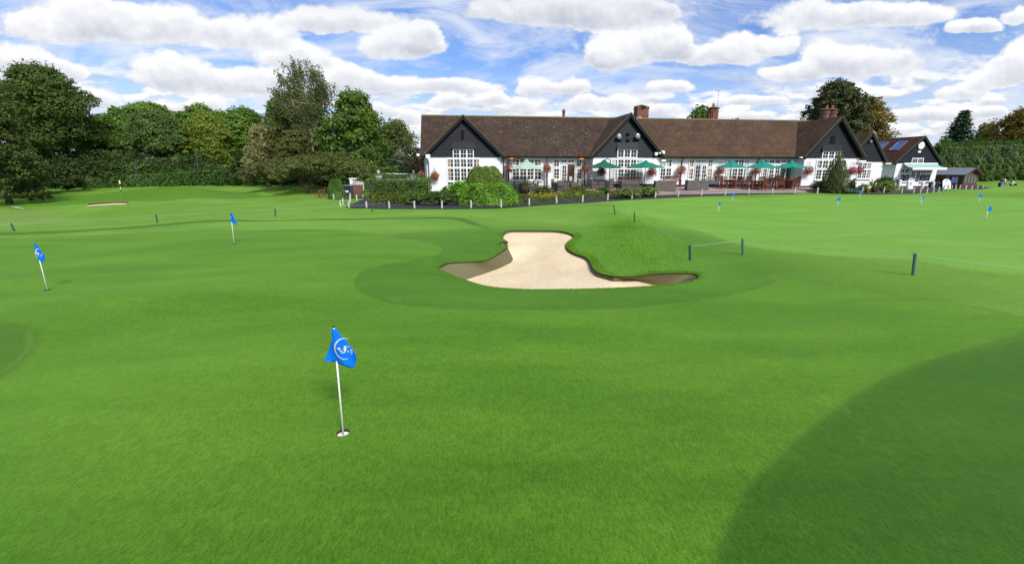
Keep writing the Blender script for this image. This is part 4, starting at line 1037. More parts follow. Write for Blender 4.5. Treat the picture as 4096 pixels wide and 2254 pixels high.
def tree(name, label, u0, u1, vt, D, mat, n=11, dens=26, leaf=.34, vb=None, group=None, limbs=7, squash=1.0, base=.12, aspect=.5, trunk_mat=None, tr=.3, clump=14, spread=.30, cat='tree', droop=0, rs=(.15,.29), ground=None, dmul=.9):
    if 50 < u0 < 1060 and 63 < D < 73: D += 14; dens *= .85; leaf *= 1.1
    n = int(n*1.7)
    um = (u0 + u1)/2; vm_ = (vt + 660)/2; p0 = at(u0, vm_, D); p1 = at(u1, vm_, D); c = at(um, vm_, D); gz_ = g1(c.x, c.y) if ground is None else ground
    zt = at(um, vt, D).z; w = (p1.x - p0.x); crown_b = at(um, vb, D).z - gz_ if vb is not None else (zt - gz_)*.12
    H = zt - gz_; ch = H - crown_b
    e = empty(name, (c.x, c.y, gz_), 0, label, cat, group)
    trunk_mesh('trunk', H*.85, tr, trunk_mat or M['bark'], e, limbs, random.uniform(-.03, .03), min(.5, w/H*.45))
    L = [(a, b, z + crown_b, rx, ry, rz) for a, b, z, rx, ry, rz in lobes_for(w, ch, n, squash, base, rs, w*dmul)]
    P, N, Tn = crown_pts(L, dens, clump, spread)
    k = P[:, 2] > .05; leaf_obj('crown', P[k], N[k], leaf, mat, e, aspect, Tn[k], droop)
    return e
ML = {}; LK = 1.0
ML['oak_dark'] = mat_leaf('dark_oak_leaves', (0.042,0.070,0.012), (0.074,0.122,0.018), .25)
ML['oak_edge'] = mat_leaf('edge_leaves_turning', (0.0390,0.0806,0.0130), (0.1560,0.1300,0.0234), .3, patch=.5)
ML['teal'] = mat_leaf('blue_green_leaves', (0.040,0.078,0.014), (0.072,0.134,0.022), .25)
ML['brown'] = mat_leaf('bronzed_leaves', (0.080,0.088,0.020), (0.135,0.140,0.032), .3)
ML['mid'] = mat_leaf('mid_green_leaves', (0.055,0.120,0.016), (0.110,0.205,0.028), .3)
ML['grey'] = mat_leaf('grey_green_leaves', (0.058,0.105,0.024), (0.100,0.165,0.036), .25)
ML['light'] = mat_leaf('light_green_leaves', (0.0780,0.1560,0.0195), (0.1495,0.2470,0.0364), .3)
ML['yellow'] = mat_leaf('yellow_green_leaves', (0.0975,0.1495,0.0156), (0.1950,0.2470,0.0312), .3)
ML['copper'] = mat_leaf('coppery_olive_leaves', (0.066,0.076,0.020), (0.120,0.126,0.032), .3)
ML['silver'] = mat_leaf('silvery_yellow_leaves', (0.1300,0.1430,0.0455), (0.3120,0.2990,0.1300), .3, patch=.8)
ML['maple'] = mat_leaf('fresh_green_broad_leaves', (0.056,0.108,0.015), (0.112,0.195,0.026), .3)
ML['olive'] = mat_leaf('olive_leaves', (0.0585,0.0910,0.0182), (0.1170,0.1495,0.0338), .3)
ML['cherry'] = mat_leaf('cherry_leaves', (0.062,0.095,0.020), (0.130,0.155,0.036), .3, patch=.6)
ML['rust'] = mat_leaf('rusty_leaves', (0.0910,0.0520,0.0156), (0.2470,0.1105,0.0260), .3)
ML['purple'] = mat_leaf('purple_red_leaves', (0.0520,0.0182,0.0156), (0.1105,0.0390,0.0234), .25)
ML['laurel'] = mat_leaf('dark_laurel_leaves', (0.032,0.074,0.011), (0.075,0.155,0.022), .2, patch=.8)
ML['hedge'] = mat_leaf('clipped_hedge_leaves', (0.050,0.110,0.013), (0.120,0.225,0.028), .2, patch=.9)
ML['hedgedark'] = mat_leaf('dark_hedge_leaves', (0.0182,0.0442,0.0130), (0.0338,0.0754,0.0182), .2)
ML['bright'] = mat_leaf('bright_shrub_leaves', (0.0806,0.2015,0.0130), (0.1950,0.4030,0.0338), .3, patch=1.2)
ML['box'] = mat_leaf('box_leaves', (0.105,0.165,0.022), (0.165,0.245,0.036), .2, patch=1.2)
ML['cypress'] = mat_leaf('cypress_sprays', (0.042,0.098,0.014), (0.085,0.165,0.024), .2, patch=.35)
ML['spruce'] = mat_leaf('spruce_sprays', (0.0156,0.0442,0.0195), (0.0338,0.0754,0.0312), .15)
ML['conifer_brown'] = mat_leaf('browning_conifer_sprays', (0.045,0.085,0.016), (0.110,0.100,0.022), .2, patch=.7)
ML['juniper'] = mat_leaf('juniper_sprays', (0.0910,0.1560,0.0234), (0.1950,0.2730,0.0455), .2, patch=1.4)
ML['bluejuniper'] = mat_leaf('blue_green_juniper_sprays', (0.0585,0.1105,0.0780), (0.1170,0.1820,0.1300), .2, patch=1.4)
ML['gold'] = mat_leaf('golden_leaves', (0.2600,0.2600,0.0195), (0.5460,0.4940,0.0390), .3, patch=1.2)
ML['autumn'] = mat_leaf('autumn_gold_leaves', (0.110,0.100,0.020), (0.235,0.160,0.030), .35, patch=.5)
ML['chestnut'] = mat_leaf('dark_chestnut_leaves', (0.0208,0.0624,0.0234), (0.0910,0.0806,0.0234), .25, patch=.45)
ML['twig'] = mat_leaf('grey_twigs', (0.1300,0.1235,0.0910), (0.2210,0.2080,0.1430), .1)
M['silverbark'] = mat_plain('silver_birch_bark', (0.48,0.46,0.42), 0.8, 0.45, 7, 0.3)

# far ranks first
tree('dark_oak', 'tall dark green tree at the far left, rising highest against the clouds', 15, 350, 268, 72, ML['oak_dark'], 16, 30, .36, 620, GT)
tree('beech_tree', 'leafy tree at the left edge of the photo with yellowing low branches', -190, 95, 345, 50, mat_leaf('edge_tree_leaves', (0.032,0.066,0.012), (0.085,0.110,0.018), .3, patch=.5), 15, 34, .30, 800, GT, base=.02)
tree('dark_oak', 'dark blue-green tree under the tall dark one at far left', 60, 255, 462, 64, ML['teal'], 11, 34, .30, 760, GT, base=.02)
tree('hawthorn_tree', 'bronzed brownish tree between the dark tree and lighter green ones', 225, 372, 448, 68, ML['brown'], 10, 32, .30, 730, GT, base=.02)
tree('ash_tree', 'fresh green layered tree left of the grey-green one', 326, 512, 462, 66, ML['mid'], 12, 34, .32, 690, GT, base=.05)
tree('ash_tree', 'tall pale green tree forming the rounded top behind the grey-green tree', 490, 735, 410, 88, ML['light'], 12, 24, .42, 640, GT)
tree('ash_tree', 'small dark tree top peeping up left of the pale rounded crown', 420, 540, 428, 92, ML['mid'], 8, 24, .42, 640, GT)
tree('willow_tree', 'broad grey-green tree above the middle of the laurel hedge', 486, 760, 452, 65, ML['grey'], 15, 34, .30, 700, GT, base=.02)
tree('maple_tree', 'yellow-green tree right of the broad grey-green tree', 722, 945, 458, 68, ML['yellow'], 13, 32, .34, 690, GT, base=.08)
tree('ash_tree', 'pale green tree crown in the back row above the yellow-green tree', 720, 905, 426, 90, ML['light'], 10, 24, .42, 640, GT)
tree('ash_tree', 'mid green tree in the back row directly left of the birch', 880, 1100, 434, 88, ML['mid'], 11, 24, .42, 640, GT)
tree('ash_tree', 'mid green tree top filling the back row left of the yellow-green tree', 640, 800, 446, 93, ML['mid'], 9, 24, .42, 640, GT)
tree('ash_tree', 'pale tree top in the back row between the two green ones above the brick house', 835, 960, 448, 94, ML['light'], 8, 24, .42, 640, GT)
tree('maple_tree', 'green tree above the red brick house', 880, 1035, 452, 71, ML['light'], 10, 30, .34, 640, GT)
tree('dark_oak', 'dark leafy crown poking out left of the birch', 1048, 1180, 392, 70, ML['maple'], 8, 26, .34, 660, GT)
tree('willow_tree', 'silvery yellow spreading tree at the left foot of the birch', 972, 1135, 497, 60, ML['silver'], 11, 30, .27, 700, GT, base=.0, droop=.4)
tree('hawthorn_tree', 'rust brown autumn tree low in front of the birch trunks', 1095, 1275, 520, 56, ML['rust'] if False else ML['brown'], 11, 32, .27, 700, GT, base=.0)
tree('beech_tree', 'dense coppery olive tree filling the lower half of the birch', 1072, 1345, 372, 61, ML['copper'], 15, 34, .27, 690, GT, base=.05, droop=.8)
tree('maple_tree', 'bright green broad leaved tree right of the birch', 1290, 1560, 368, 55, ML['maple'], 15, 28, .34, 700, GT, base=.0)
tree('hawthorn_tree', 'olive green tree nearest the left end of the clubhouse', 1478, 1690, 484, 64, ML['olive'], 12, 30, .28, 700, GT, base=.0)
tree('purple_plum', 'dark purple-red small tree beside the left roof edge', 1640, 1720, 592, 54, ML['purple'], 8, 36, .22, 700, GT, tr=.1)
tree('bare_shrub', 'grey twiggy bush above the dark hedge near the car park', 1545, 1650, 606, 57, ML['twig'], 8, 34, .26, 690, None, aspect=.12, tr=.08, cat='bush')
# silver birch: forked white trunks, ascending limbs, hanging sprays
def birch():
    c = at(1240, 650, 58); gz_ = g1(c.x, c.y); e = empty('silver_birch', (c.x, c.y, gz_), 0, 'tall airy silver birch with white forked trunks and drooping sprays', 'tree', GT)
    H = at(1240, 222, 58).z - gz_; s = mpp(58, 500)
    mb = MB(); sprays = []
    mains = [(1240, 1218, 232), (1262, 1245, 222), (1262, 1290, 262), (1240, 1165, 285), (1262, 1325, 300), (1240, 1190, 250), (1262, 1355, 335), (1240, 1130, 355)]
    for i, (ub, ut, vt) in enumerate(mains):
        x0 = (ub - 1240)*s; x1 = (ut - 1240)*s; zt = at(ut, vt, 58).z - gz_; yo = random.uniform(-1.6, 1.6)
        pts = []
        zs = 0 if i < 2 else H*random.uniform(.3, .45)
        for k in range(9):
            f = k/8; pts.append(Vector((x0 + (x1 - x0)*f**1.3 + random.uniform(-.12, .12), yo*f, zs + (zt - zs)*f)))
        r0 = .15 if i < 2 else .065
        mb.tube(pts, [r0*(1 - .88*k/8) for k in range(9)], 7)
        for q in range(44):
            f = random.uniform(.25, 1.0)
            if zs + (zt-zs)*f < H*.38: continue
            k = min(7, int(f*8)); p = pts[k].lerp(pts[k+1], f*8 - k); a = random.uniform(0, 2*pi); L = random.uniform(.7, 2.4)*(1.25 - f*.8)
            e1 = p + Vector((math.cos(a)*L, math.sin(a)*L, L*random.uniform(.15, .6))); mb.tube([p, p.lerp(e1, .5) + Vector((0, 0, .15)), e1], [.035, .022, .008], 4, False)
            for w in range(6):
                sp = p.lerp(e1, random.uniform(.35, 1.05)) + Vector((random.uniform(-.2,.2), random.uniform(-.2,.2), .05)); sprays.append((sp, random.uniform(.5, 1.7)))
    mb.build('trunk', M['silverbark'], e, True)
    Cs = []
    for sp, L in sprays:
        n = int(L*8.5); z = RNG.uniform(0, 1, n); P = np.array(sp)[None, :] + np.stack([RNG.normal(0, .10, n) + z*.12, RNG.normal(0, .10, n), -z*L], 1); Cs.append(P)
    P = np.vstack(Cs); N = RNG.normal(size=P.shape); N[:, 2] *= .3
    leaf_obj('crown', P, N, .19, ML['copper'] if False else mat_leaf('birch_leaves', (0.060,0.080,0.020), (0.120,0.140,0.040), .35), e, .6, None, 1.5)
birch()
# spreading cherries in front
def cherry(label, u0, u1, vt, vb, D, ut, vtb, mat, n, leans=0):
    c = at(ut, 650, D); gz_ = g1(c.x, c.y); e = empty('cherry_tree', (c.x, c.y, gz_), 0, label, 'tree', GT)
    x0 = at(u0, 650, D).x - c.x; x1 = at(u1, 650, D).x - c.x; zt = at(ut, vt, D).z - gz_; zb = at(ut, vb, D).z - gz_
    mb = MB(); mb.tube([(0, 0, -.3), (.1*leans, 0, zb*.5), (.3*leans, 0, zb*.9), (.5*leans, .1, zb*1.4)], [.22, .17, .15, .10], 8)
    for k in range(9):
        a = k*2*pi/9; L = (x1 if math.cos(a) > 0 else -x0)*abs(math.cos(a))*.8 + abs(math.sin(a))*2.2
        mb.tube([(.2*leans, 0, zb*.8), (math.cos(a)*L*.35, math.sin(a)*1.2, zb*1.5), (math.cos(a)*L*.62, math.sin(a)*2, zb*1.75)], [.10, .06, .02], 5)
    mb.build('trunk', M['bark'], e, True)
    L = []
    for i in range(n):
        f = (i + .5)/n; x = x0 + (x1 - x0)*f; arch = math.sin(pi*f)**.6; zc = zb + (zt - zb)*(.14 + .50*arch)*random.uniform(.85, 1.05)
        for yy in (-1.8, 0, 1.8): L.append((x*.92 + random.uniform(-.3,.3), yy + random.uniform(-.4,.4), zc - .15*abs(yy), (x1-x0)/n*1.1, 1.5, max(.6, (zt - zb)*.32*(.7 + .5*arch))))
    P, N, Tn = crown_pts(L, 30, 16, .34); N[:, 2] += .6
    leaf_obj('crown', P, N, .23, mat, e, .4, Tn, .5)
cherry('low spreading cherry tree with drooping branches, left of the pair, leaning trunk', 1000, 1215, 622, 728, 52, 1118, 700, mat_leaf('russet_cherry_leaves', (0.068,0.090,0.020), (0.13,0.115,0.035), .3, patch=.5), 8, -1)
cherry('wide low cherry tree with olive drooping branches behind the round bush', 1120, 1520, 606, 722, 48, 1212, 700, ML['cherry'], 12, 1)
# dark understorey and hedges
def bush(name, label, u0, u1, vt, vb, mat, D=None, dens=60, leaf=.12, n=9, group=None, flat=.75, depth=None, cat='bush', squash=1.0, aspect=.55, clump=12, spread=.3, lift=0.0):
    um = (u0 + u1)/2
    if D is None: p = hit(um, vb); D = p.y
    c = at(um, vb, D); gz_ = g1(c.x, c.y); s = mpp(D, (vt+vb)/2); w = (u1 - u0)*s*1.04; h = at(um, vt, D).z - gz_; d = depth or w*flat
    yc = D + d*.35; xc = c.x + (c.x/D)*d*.35; gz_ = g1(xc, yc)
    h = ((CAMZ + ray(um, vt)[1]*(D + d*.2)) - gz_)*1.06
    e = empty(name, (xc, yc, gz_), 0, label, cat, group)
    L = []
    for i in range(n):
        a = i*2.4; r = math.sqrt((i + .5)/n)*.5; L.append((math.cos(a)*r*w*.72, math.sin(a)*r*d*.72, h*(.42 + random.uniform(-.08, .06)), w*.26, d*.26, h*.44*squash))
    L.append((0, 0, h*.52, w*.36, d*.36, h*.48))
    P, N, Tn = crown_pts(L, dens*1.25, clump, spread); P[:, 2] = np.clip(P[:, 2], .01, None)
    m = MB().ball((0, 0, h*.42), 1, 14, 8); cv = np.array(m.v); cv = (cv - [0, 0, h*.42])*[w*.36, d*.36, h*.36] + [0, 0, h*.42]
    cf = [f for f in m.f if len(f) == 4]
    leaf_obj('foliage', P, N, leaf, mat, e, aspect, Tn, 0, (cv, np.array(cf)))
    mb = MB()
    for k in range(5): a = k*1.26; mb.tube([(.05*math.cos(a), .05*math.sin(a), -.15), (w*.12*math.cos(a), d*.12*math.sin(a), h*.4)], [.03, .015], 5)
    mb.build('stems', M['bark'], e)
    return e
def hedge(name, label, pts, h0, dep, mat, dens=90, leaf=.12, top_noise=.06, round_=.25, group=None, base=0.0, aspect=.55, bump_=.05, hs=None):
    """hedge along a ground line (x,y) list: front face follows the line, depth dep to the back; box with rounded shoulders"""
    P = np.array(pts, dtype=float); c = P.mean(0); gz_ = g1(*c); e = empty(name, (c[0], c[1], gz_), 0, label, 'hedge', group)
    seg = np.linalg.norm(np.diff(P, axis=0), axis=1); Ltot = seg.sum(); cum = np.concatenate([[0], np.cumsum(seg)])
    per = 2*h0 + dep; dens = dens*1.7; n = int(Ltot*per*dens + 2*dep*h0*dens*1.3)
    def frame(s): x = np.interp(s, cum, P[:, 0]); y = np.interp(s, cum, P[:, 1]); s2 = np.clip(s + .05, 0, Ltot); s1 = s2 - .1; tx = np.interp(s2, cum, P[:, 0]) - np.interp(s1, cum, P[:, 0]); ty = np.interp(s2, cum, P[:, 1]) - np.interp(s1, cum, P[:, 1]); l = np.hypot(tx, ty); return x, y, tx/l, ty/l
    s = RNG.uniform(0, Ltot, n); q = RNG.uniform(0, per, n)
    hh = h0 if hs is None else np.interp(s, np.linspace(0, Ltot, len(hs)), hs)
    end = RNG.uniform(0, 1, n) < (2*dep*h0)/(2*dep*h0 + Ltot*per)
    zl = np.where(q < h0, q/h0*hh, np.where(q > h0 + dep, (per - q)/h0*hh, hh)); dl_ = np.where(q < h0, 0, np.where(q > h0 + dep, dep, q - h0)).astype(float)
    nx_, nz_ = np.where(q < h0, -1, np.where(q > h0 + dep, 1, 0)).astype(float), ((q >= h0) & (q <= h0 + dep)).astype(float)
    s = np.where(end, np.where(RNG.uniform(size=n) < .5, 0, Ltot), s); zl = np.where(end, RNG.uniform(0, 1, n)*hh, zl); dl_ = np.where(end, RNG.uniform(0, dep, n), dl_)
    # round the shoulders
    cut = round_; ez_ = np.clip((zl - (hh - cut))/cut, 0, 1); ed = np.where(dl_ < cut, 1 - dl_/cut, np.where(dl_ > dep - cut, (dl_ - dep + cut)/cut, 0)); es = np.where(s < cut, 1 - s/cut, np.where(s > Ltot - cut, (s - Ltot + cut)/cut, 0))
    zl = zl - cut*.5*np.maximum(ed, es)**2*ez_; dl_ = dl_ + np.where(dl_ < dep/2, 1, -1)*cut*.45*ez_**2*(ed > 0)*np.where(dl_ < cut, 1, 1); s = s + np.where(s < Ltot/2, 1, -1)*cut*.4*(ez_**2)*(es > 0)
    x, y, tx, ty = frame(s); nx, ny = -ty, tx                # into the hedge
    if (np.mean(ny) < 0): nx, ny = -nx, -ny
    lump = bump_*(np.sin(s*2.1 + 1.4*np.sin(zl*1.7)) + np.sin(s*5.3 + 1 + 2*np.sin(zl*2.3))*np.sin(zl*3.7)*.9) + RNG.normal(0, .035, n)
    X = x + nx*(dl_ + lump*np.where(nx_ < 0, 1, .3)); Y = y + ny*(dl_ + lump*np.where(nx_ < 0, 1, .3)); Z = G(X, Y) + base + np.maximum(0.02, zl + nz_*(RNG.normal(0, top_noise, n) + lump*.5))
    N = np.stack([nx*nx_ + RNG.normal(0, .6, n), ny*nx_ + RNG.normal(0, .6, n), nz_ + .35 + RNG.normal(0, .5, n)], 1)
    C_ = np.stack([X - c[0], Y - c[1], Z - gz_], 1)
    # solid dark core
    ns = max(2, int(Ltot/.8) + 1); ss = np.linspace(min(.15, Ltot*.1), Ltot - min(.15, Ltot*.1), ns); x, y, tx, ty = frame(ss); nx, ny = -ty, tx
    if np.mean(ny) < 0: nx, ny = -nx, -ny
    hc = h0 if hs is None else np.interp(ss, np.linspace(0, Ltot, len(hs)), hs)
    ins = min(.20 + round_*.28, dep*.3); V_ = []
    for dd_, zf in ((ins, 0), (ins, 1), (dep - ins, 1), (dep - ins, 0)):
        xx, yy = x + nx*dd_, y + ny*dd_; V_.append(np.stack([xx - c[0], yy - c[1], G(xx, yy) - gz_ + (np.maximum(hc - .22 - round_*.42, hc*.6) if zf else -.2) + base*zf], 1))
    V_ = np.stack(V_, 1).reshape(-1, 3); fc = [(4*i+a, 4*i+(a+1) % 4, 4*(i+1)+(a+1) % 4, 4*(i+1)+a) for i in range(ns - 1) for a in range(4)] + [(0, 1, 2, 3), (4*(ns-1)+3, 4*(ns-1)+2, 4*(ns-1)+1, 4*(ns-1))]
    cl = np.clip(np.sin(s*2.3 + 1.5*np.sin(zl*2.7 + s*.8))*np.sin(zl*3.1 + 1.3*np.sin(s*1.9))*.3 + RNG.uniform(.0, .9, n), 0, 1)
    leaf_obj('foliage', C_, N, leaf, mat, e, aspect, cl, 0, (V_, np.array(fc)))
    return e
def gl(uvs): return [tuple(hit(u, v).xy) for u, v in uvs]
def atl(uds): return [(at(u, 700, D).x, D) for u, D in uds]
# understorey along the far left
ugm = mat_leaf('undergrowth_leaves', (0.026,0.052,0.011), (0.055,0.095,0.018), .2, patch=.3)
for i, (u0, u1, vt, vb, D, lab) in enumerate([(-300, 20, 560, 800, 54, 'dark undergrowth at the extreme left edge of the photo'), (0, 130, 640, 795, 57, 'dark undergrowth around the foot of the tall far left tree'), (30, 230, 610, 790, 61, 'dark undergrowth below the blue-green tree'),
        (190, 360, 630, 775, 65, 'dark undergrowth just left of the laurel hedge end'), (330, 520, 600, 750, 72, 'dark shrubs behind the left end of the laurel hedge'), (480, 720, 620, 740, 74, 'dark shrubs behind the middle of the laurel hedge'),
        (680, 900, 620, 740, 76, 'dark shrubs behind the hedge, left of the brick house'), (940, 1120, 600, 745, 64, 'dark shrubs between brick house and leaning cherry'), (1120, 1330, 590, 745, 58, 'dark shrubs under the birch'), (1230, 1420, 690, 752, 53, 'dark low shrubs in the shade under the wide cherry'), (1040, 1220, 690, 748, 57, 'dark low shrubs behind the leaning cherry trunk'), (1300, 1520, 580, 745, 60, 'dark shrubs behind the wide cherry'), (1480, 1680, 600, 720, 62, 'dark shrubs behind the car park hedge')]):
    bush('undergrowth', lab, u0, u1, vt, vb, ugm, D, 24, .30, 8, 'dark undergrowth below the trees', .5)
hedge('laurel_hedge', 'long dark laurel hedge bordering the far left green', gl([(332, 758), (420, 752), (520, 749), (620, 746), (720, 744), (850, 742), (960, 742), (1062, 744)]), 2.6, 1.6, ML['laurel'], 46, .24, .16, .5, None, 0, .5, .12, hs=[1.7, 2.3, 2.6, 2.7, 2.7])
hedge('clipped_hedge', 'big clipped hedge with rounded corners left of the clubhouse', gl([(1462, 795), (1560, 797), (1690, 797)]), 1.80, 2.2, ML['hedge'], 150, .09, .02, .55, None, 0, .55, .04)
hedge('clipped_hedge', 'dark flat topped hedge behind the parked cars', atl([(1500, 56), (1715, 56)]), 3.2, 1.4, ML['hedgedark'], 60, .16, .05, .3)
hedge('box_hedge', 'low neat box hedge beside the path below the patio', gl([(2036, 812), (2120, 810), (2230, 803), (2330, 796), (2416, 790)]), .52, .7, ML['box'], 260, .06, .02, .12, None, 0, .6, .02)
hedge('golden_hedge', 'low hedge with yellow-green top in front of the big clipped hedge', gl([(1486, 816), (1560, 818), (1625, 818)]), .72, 1.0, mat_leaf('yellow_topped_leaves', (0.045,0.085,0.010), (0.17,0.20,0.015), .2, patch=1.0), 180, .08, .05, .25, None, 0, .55, .05)
hedge('conifer_hedge', 'tall wall-like dark green conifer hedge at far right', atl([(3745, 70), (3900, 70), (4350, 70)]), 5.6, 2.2, ML['cypress'], 60, .26, .28, .5, None, 0, .35, .2)
bush('laurel_bush', 'bright green shrub spilling left below the dome bush', 1790, 1890, 722, 812, ML['bright'], 31.8, 120, .12, 8, flat=.7)
bush('laurel_bush', 'bright green leafy fringe right of the dome bush', 1985, 2055, 726, 800, ML['bright'], 33.0, 120, .11, 6, flat=.7)
bush('shrub', 'dark green spreading shrub below the left end of the wall', 1688, 1840, 762, 824, ML['laurel'], None, 120, .10, 10, flat=.5)
bush('shrub', 'green variegated shrub in front of the right end of the clipped hedge', 1600, 1710, 766, 821, ML['hedge'], None, 120, .10, 8, flat=.6)
bush('shrub', 'yellowish bush at the foot of the left gable window', 1765, 1800, 742, 790, ML['gold'] if False else ML['juniper'], 34, 120, .09, 5, flat=1)
bush('shrub', 'low rounded shrub right of the tall wispy grass', 2128, 2210, 742, 795, ML['olive'], 33.5, 120, .09, 8)
bush('shrub', 'wispy grassy shrub in front of the pale parasol', 2062, 2122, 722, 795, mat_leaf('wispy_stems', (0.075,0.085,0.030), (0.16,0.16,0.06), .3), 33.0, 90, .20, 7, aspect=.14)
bush('shrub', 'small silvery green shrub behind the box hedge', 2218, 2278, 755, 792, mat_leaf('sage_leaves', (0.06,0.10,0.05), (0.11,0.15,0.08), .2), 34.0, 140, .07, 6)
bush('shrub', 'yellow-green shrub with small yellow flowers by the railings', 2264, 2350, 737, 790, mat_leaf('yellow_dotted_leaves', (0.080,0.105,0.020), (0.22,0.22,0.04), .3, patch=2), 34.4, 120, .09, 8)
bush('shrub', 'dark green shrub at the end of the box hedge', 2382, 2436, 747, 790, ML['laurel'], 35.4, 130, .08, 6)
bush('juniper', 'spreading juniper at the right end of the railings', 2434, 2560, 752, 797, ML['juniper'], None, 120, .11, 9, flat=.5, aspect=.3)
bush('juniper', 'bushy juniper before the rattan counter', 2530, 2646, 745, 790, ML['juniper'], None, 120, .11, 8, flat=.5, aspect=.3)
bush('juniper', 'wide low juniper left of the tall cone conifer', 3234, 3345, 722, 769, mat_leaf('mossy_juniper_sprays', (0.045,0.070,0.012), (0.10,0.125,0.020), .2, patch=1.4), None, 120, .11, 9, flat=.6, aspect=.3)
bush('juniper', 'flat blue-green juniper at the foot of the cone conifer', 3330, 3438, 754, 776, ML['bluejuniper'], None, 130, .10, 8, flat=.5, aspect=.3)
bush('shrub', 'small dark fir-like shrub right of the cone conifer', 3388, 3422, 712, 758, ML['teal'], 38.6, 140, .09, 5)
bush('shrub', 'bright green rounded bush left of the spiky palm', 3424, 3470, 733, 768, ML['bright'], 38.4, 140, .08, 6)
bush('shrub', 'dark rounded bush beside the shop corner', 3500, 3578, 706, 745, ML['hedgedark'], 46, 110, .10, 7)
bush('shrub', 'yellow-green clipped bush at the right end of the shrub bed', 3506, 3582, 721, 768, ML['juniper'], 39.3, 140, .08, 8)
bush('shrub', 'little golden yellow bush low in the right bed', 3452, 3482, 753, 767, ML['gold'], 38.0, 200, .06, 5)
bush('shrub', 'cream and green variegated plant next to the golden bush', 3476, 3514, 742, 770, mat_leaf('variegated_leaves', (0.13,0.16,0.03), (0.36,0.34,0.12), .3, patch=2), 38.6, 160, .07, 5)
bush('shrub', 'brownish low shrub behind the flat juniper', 3374, 3430, 747, 768, ML['rust'], 39.5, 120, .08, 5)
bush('shrub', 'russet bush between the shop and the shed', 3738, 3790, 695, 750, mat_leaf('russet_hedge_leaves', (0.07,0.07,0.015), (0.22,0.10,0.02), .3, patch=.9), 57, 90, .13, 7)
def topiary(name, label, u0, u1, vt, vb, D, mat, depth=None, p=2.6, leaf=.06, dens=950, lump=.018, topflat=1.0):
    """closely clipped mass: leaves over a rounded solid, dark inside"""
    um = (u0+u1)/2; s = mpp(D, (vt+vb)/2); w = (u1-u0)*s*.5; d = (depth or w*1.6)*.5; c = at(um, (vt+vb)/2, D); y = D + d; x = c.x*y/D; gz_ = g1(x, y)
    H = CAMZ + ray(um, vt)[1]*(y - d*.3) - gz_; w *= y/D
    e = empty(name, (x, y, gz_), 0, label, 'bush')
    n = int((w + d)*2*H*2.2*dens); dr = sph(n*1); dr[:, 2] = np.abs(dr[:, 2])
    k = (np.abs(dr[:, 0])**p + np.abs(dr[:, 1])**p + np.abs(dr[:, 2])**(p*topflat))**(-1/p)
    P = dr*k[:, None]; lm = 1 + lump*(np.sin(P[:, 0]*7 + P[:, 2]*5) + np.sin(P[:, 1]*9 - P[:, 2]*8 + 2) + .8*np.sin(P[:, 0]*19 + 3*np.sin(P[:, 2]*13))) + RNG.normal(0, .012, n)
    Q = P*lm[:, None]*np.array([w, d, H]); Q[:, 2] = np.maximum(Q[:, 2], .02)
    N = dr*1.0 + RNG.normal(0, .55, (n, 3)) + [0, 0, .2]
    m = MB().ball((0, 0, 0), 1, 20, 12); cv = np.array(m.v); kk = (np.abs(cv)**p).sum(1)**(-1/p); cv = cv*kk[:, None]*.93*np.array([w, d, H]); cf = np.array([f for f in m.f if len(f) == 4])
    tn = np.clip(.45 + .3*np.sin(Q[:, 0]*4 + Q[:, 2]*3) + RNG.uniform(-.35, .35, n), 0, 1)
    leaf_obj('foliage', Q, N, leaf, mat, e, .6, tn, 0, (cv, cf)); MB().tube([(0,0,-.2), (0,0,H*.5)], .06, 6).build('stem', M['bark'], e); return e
topiary('round_bush', 'clipped ball-shaped bush beside the short path on the left', 1312, 1376, 716, 793, 37.5, ML['hedge'], None, 2.6, .07)
topiary('domed_bush', 'large clipped dome bush in front of the left gable window', 1858, 2022, 668, 812, 33.0, ML['box'], 2.0, 2.7, .075)
topiary('laurel_bush', 'large bright green rounded shrub, the brightest one in front of the dome bush', 1836, 2066, 736, 826, 29.6, ML['bright'], 1.6, 3.4, .10, 560, .03)
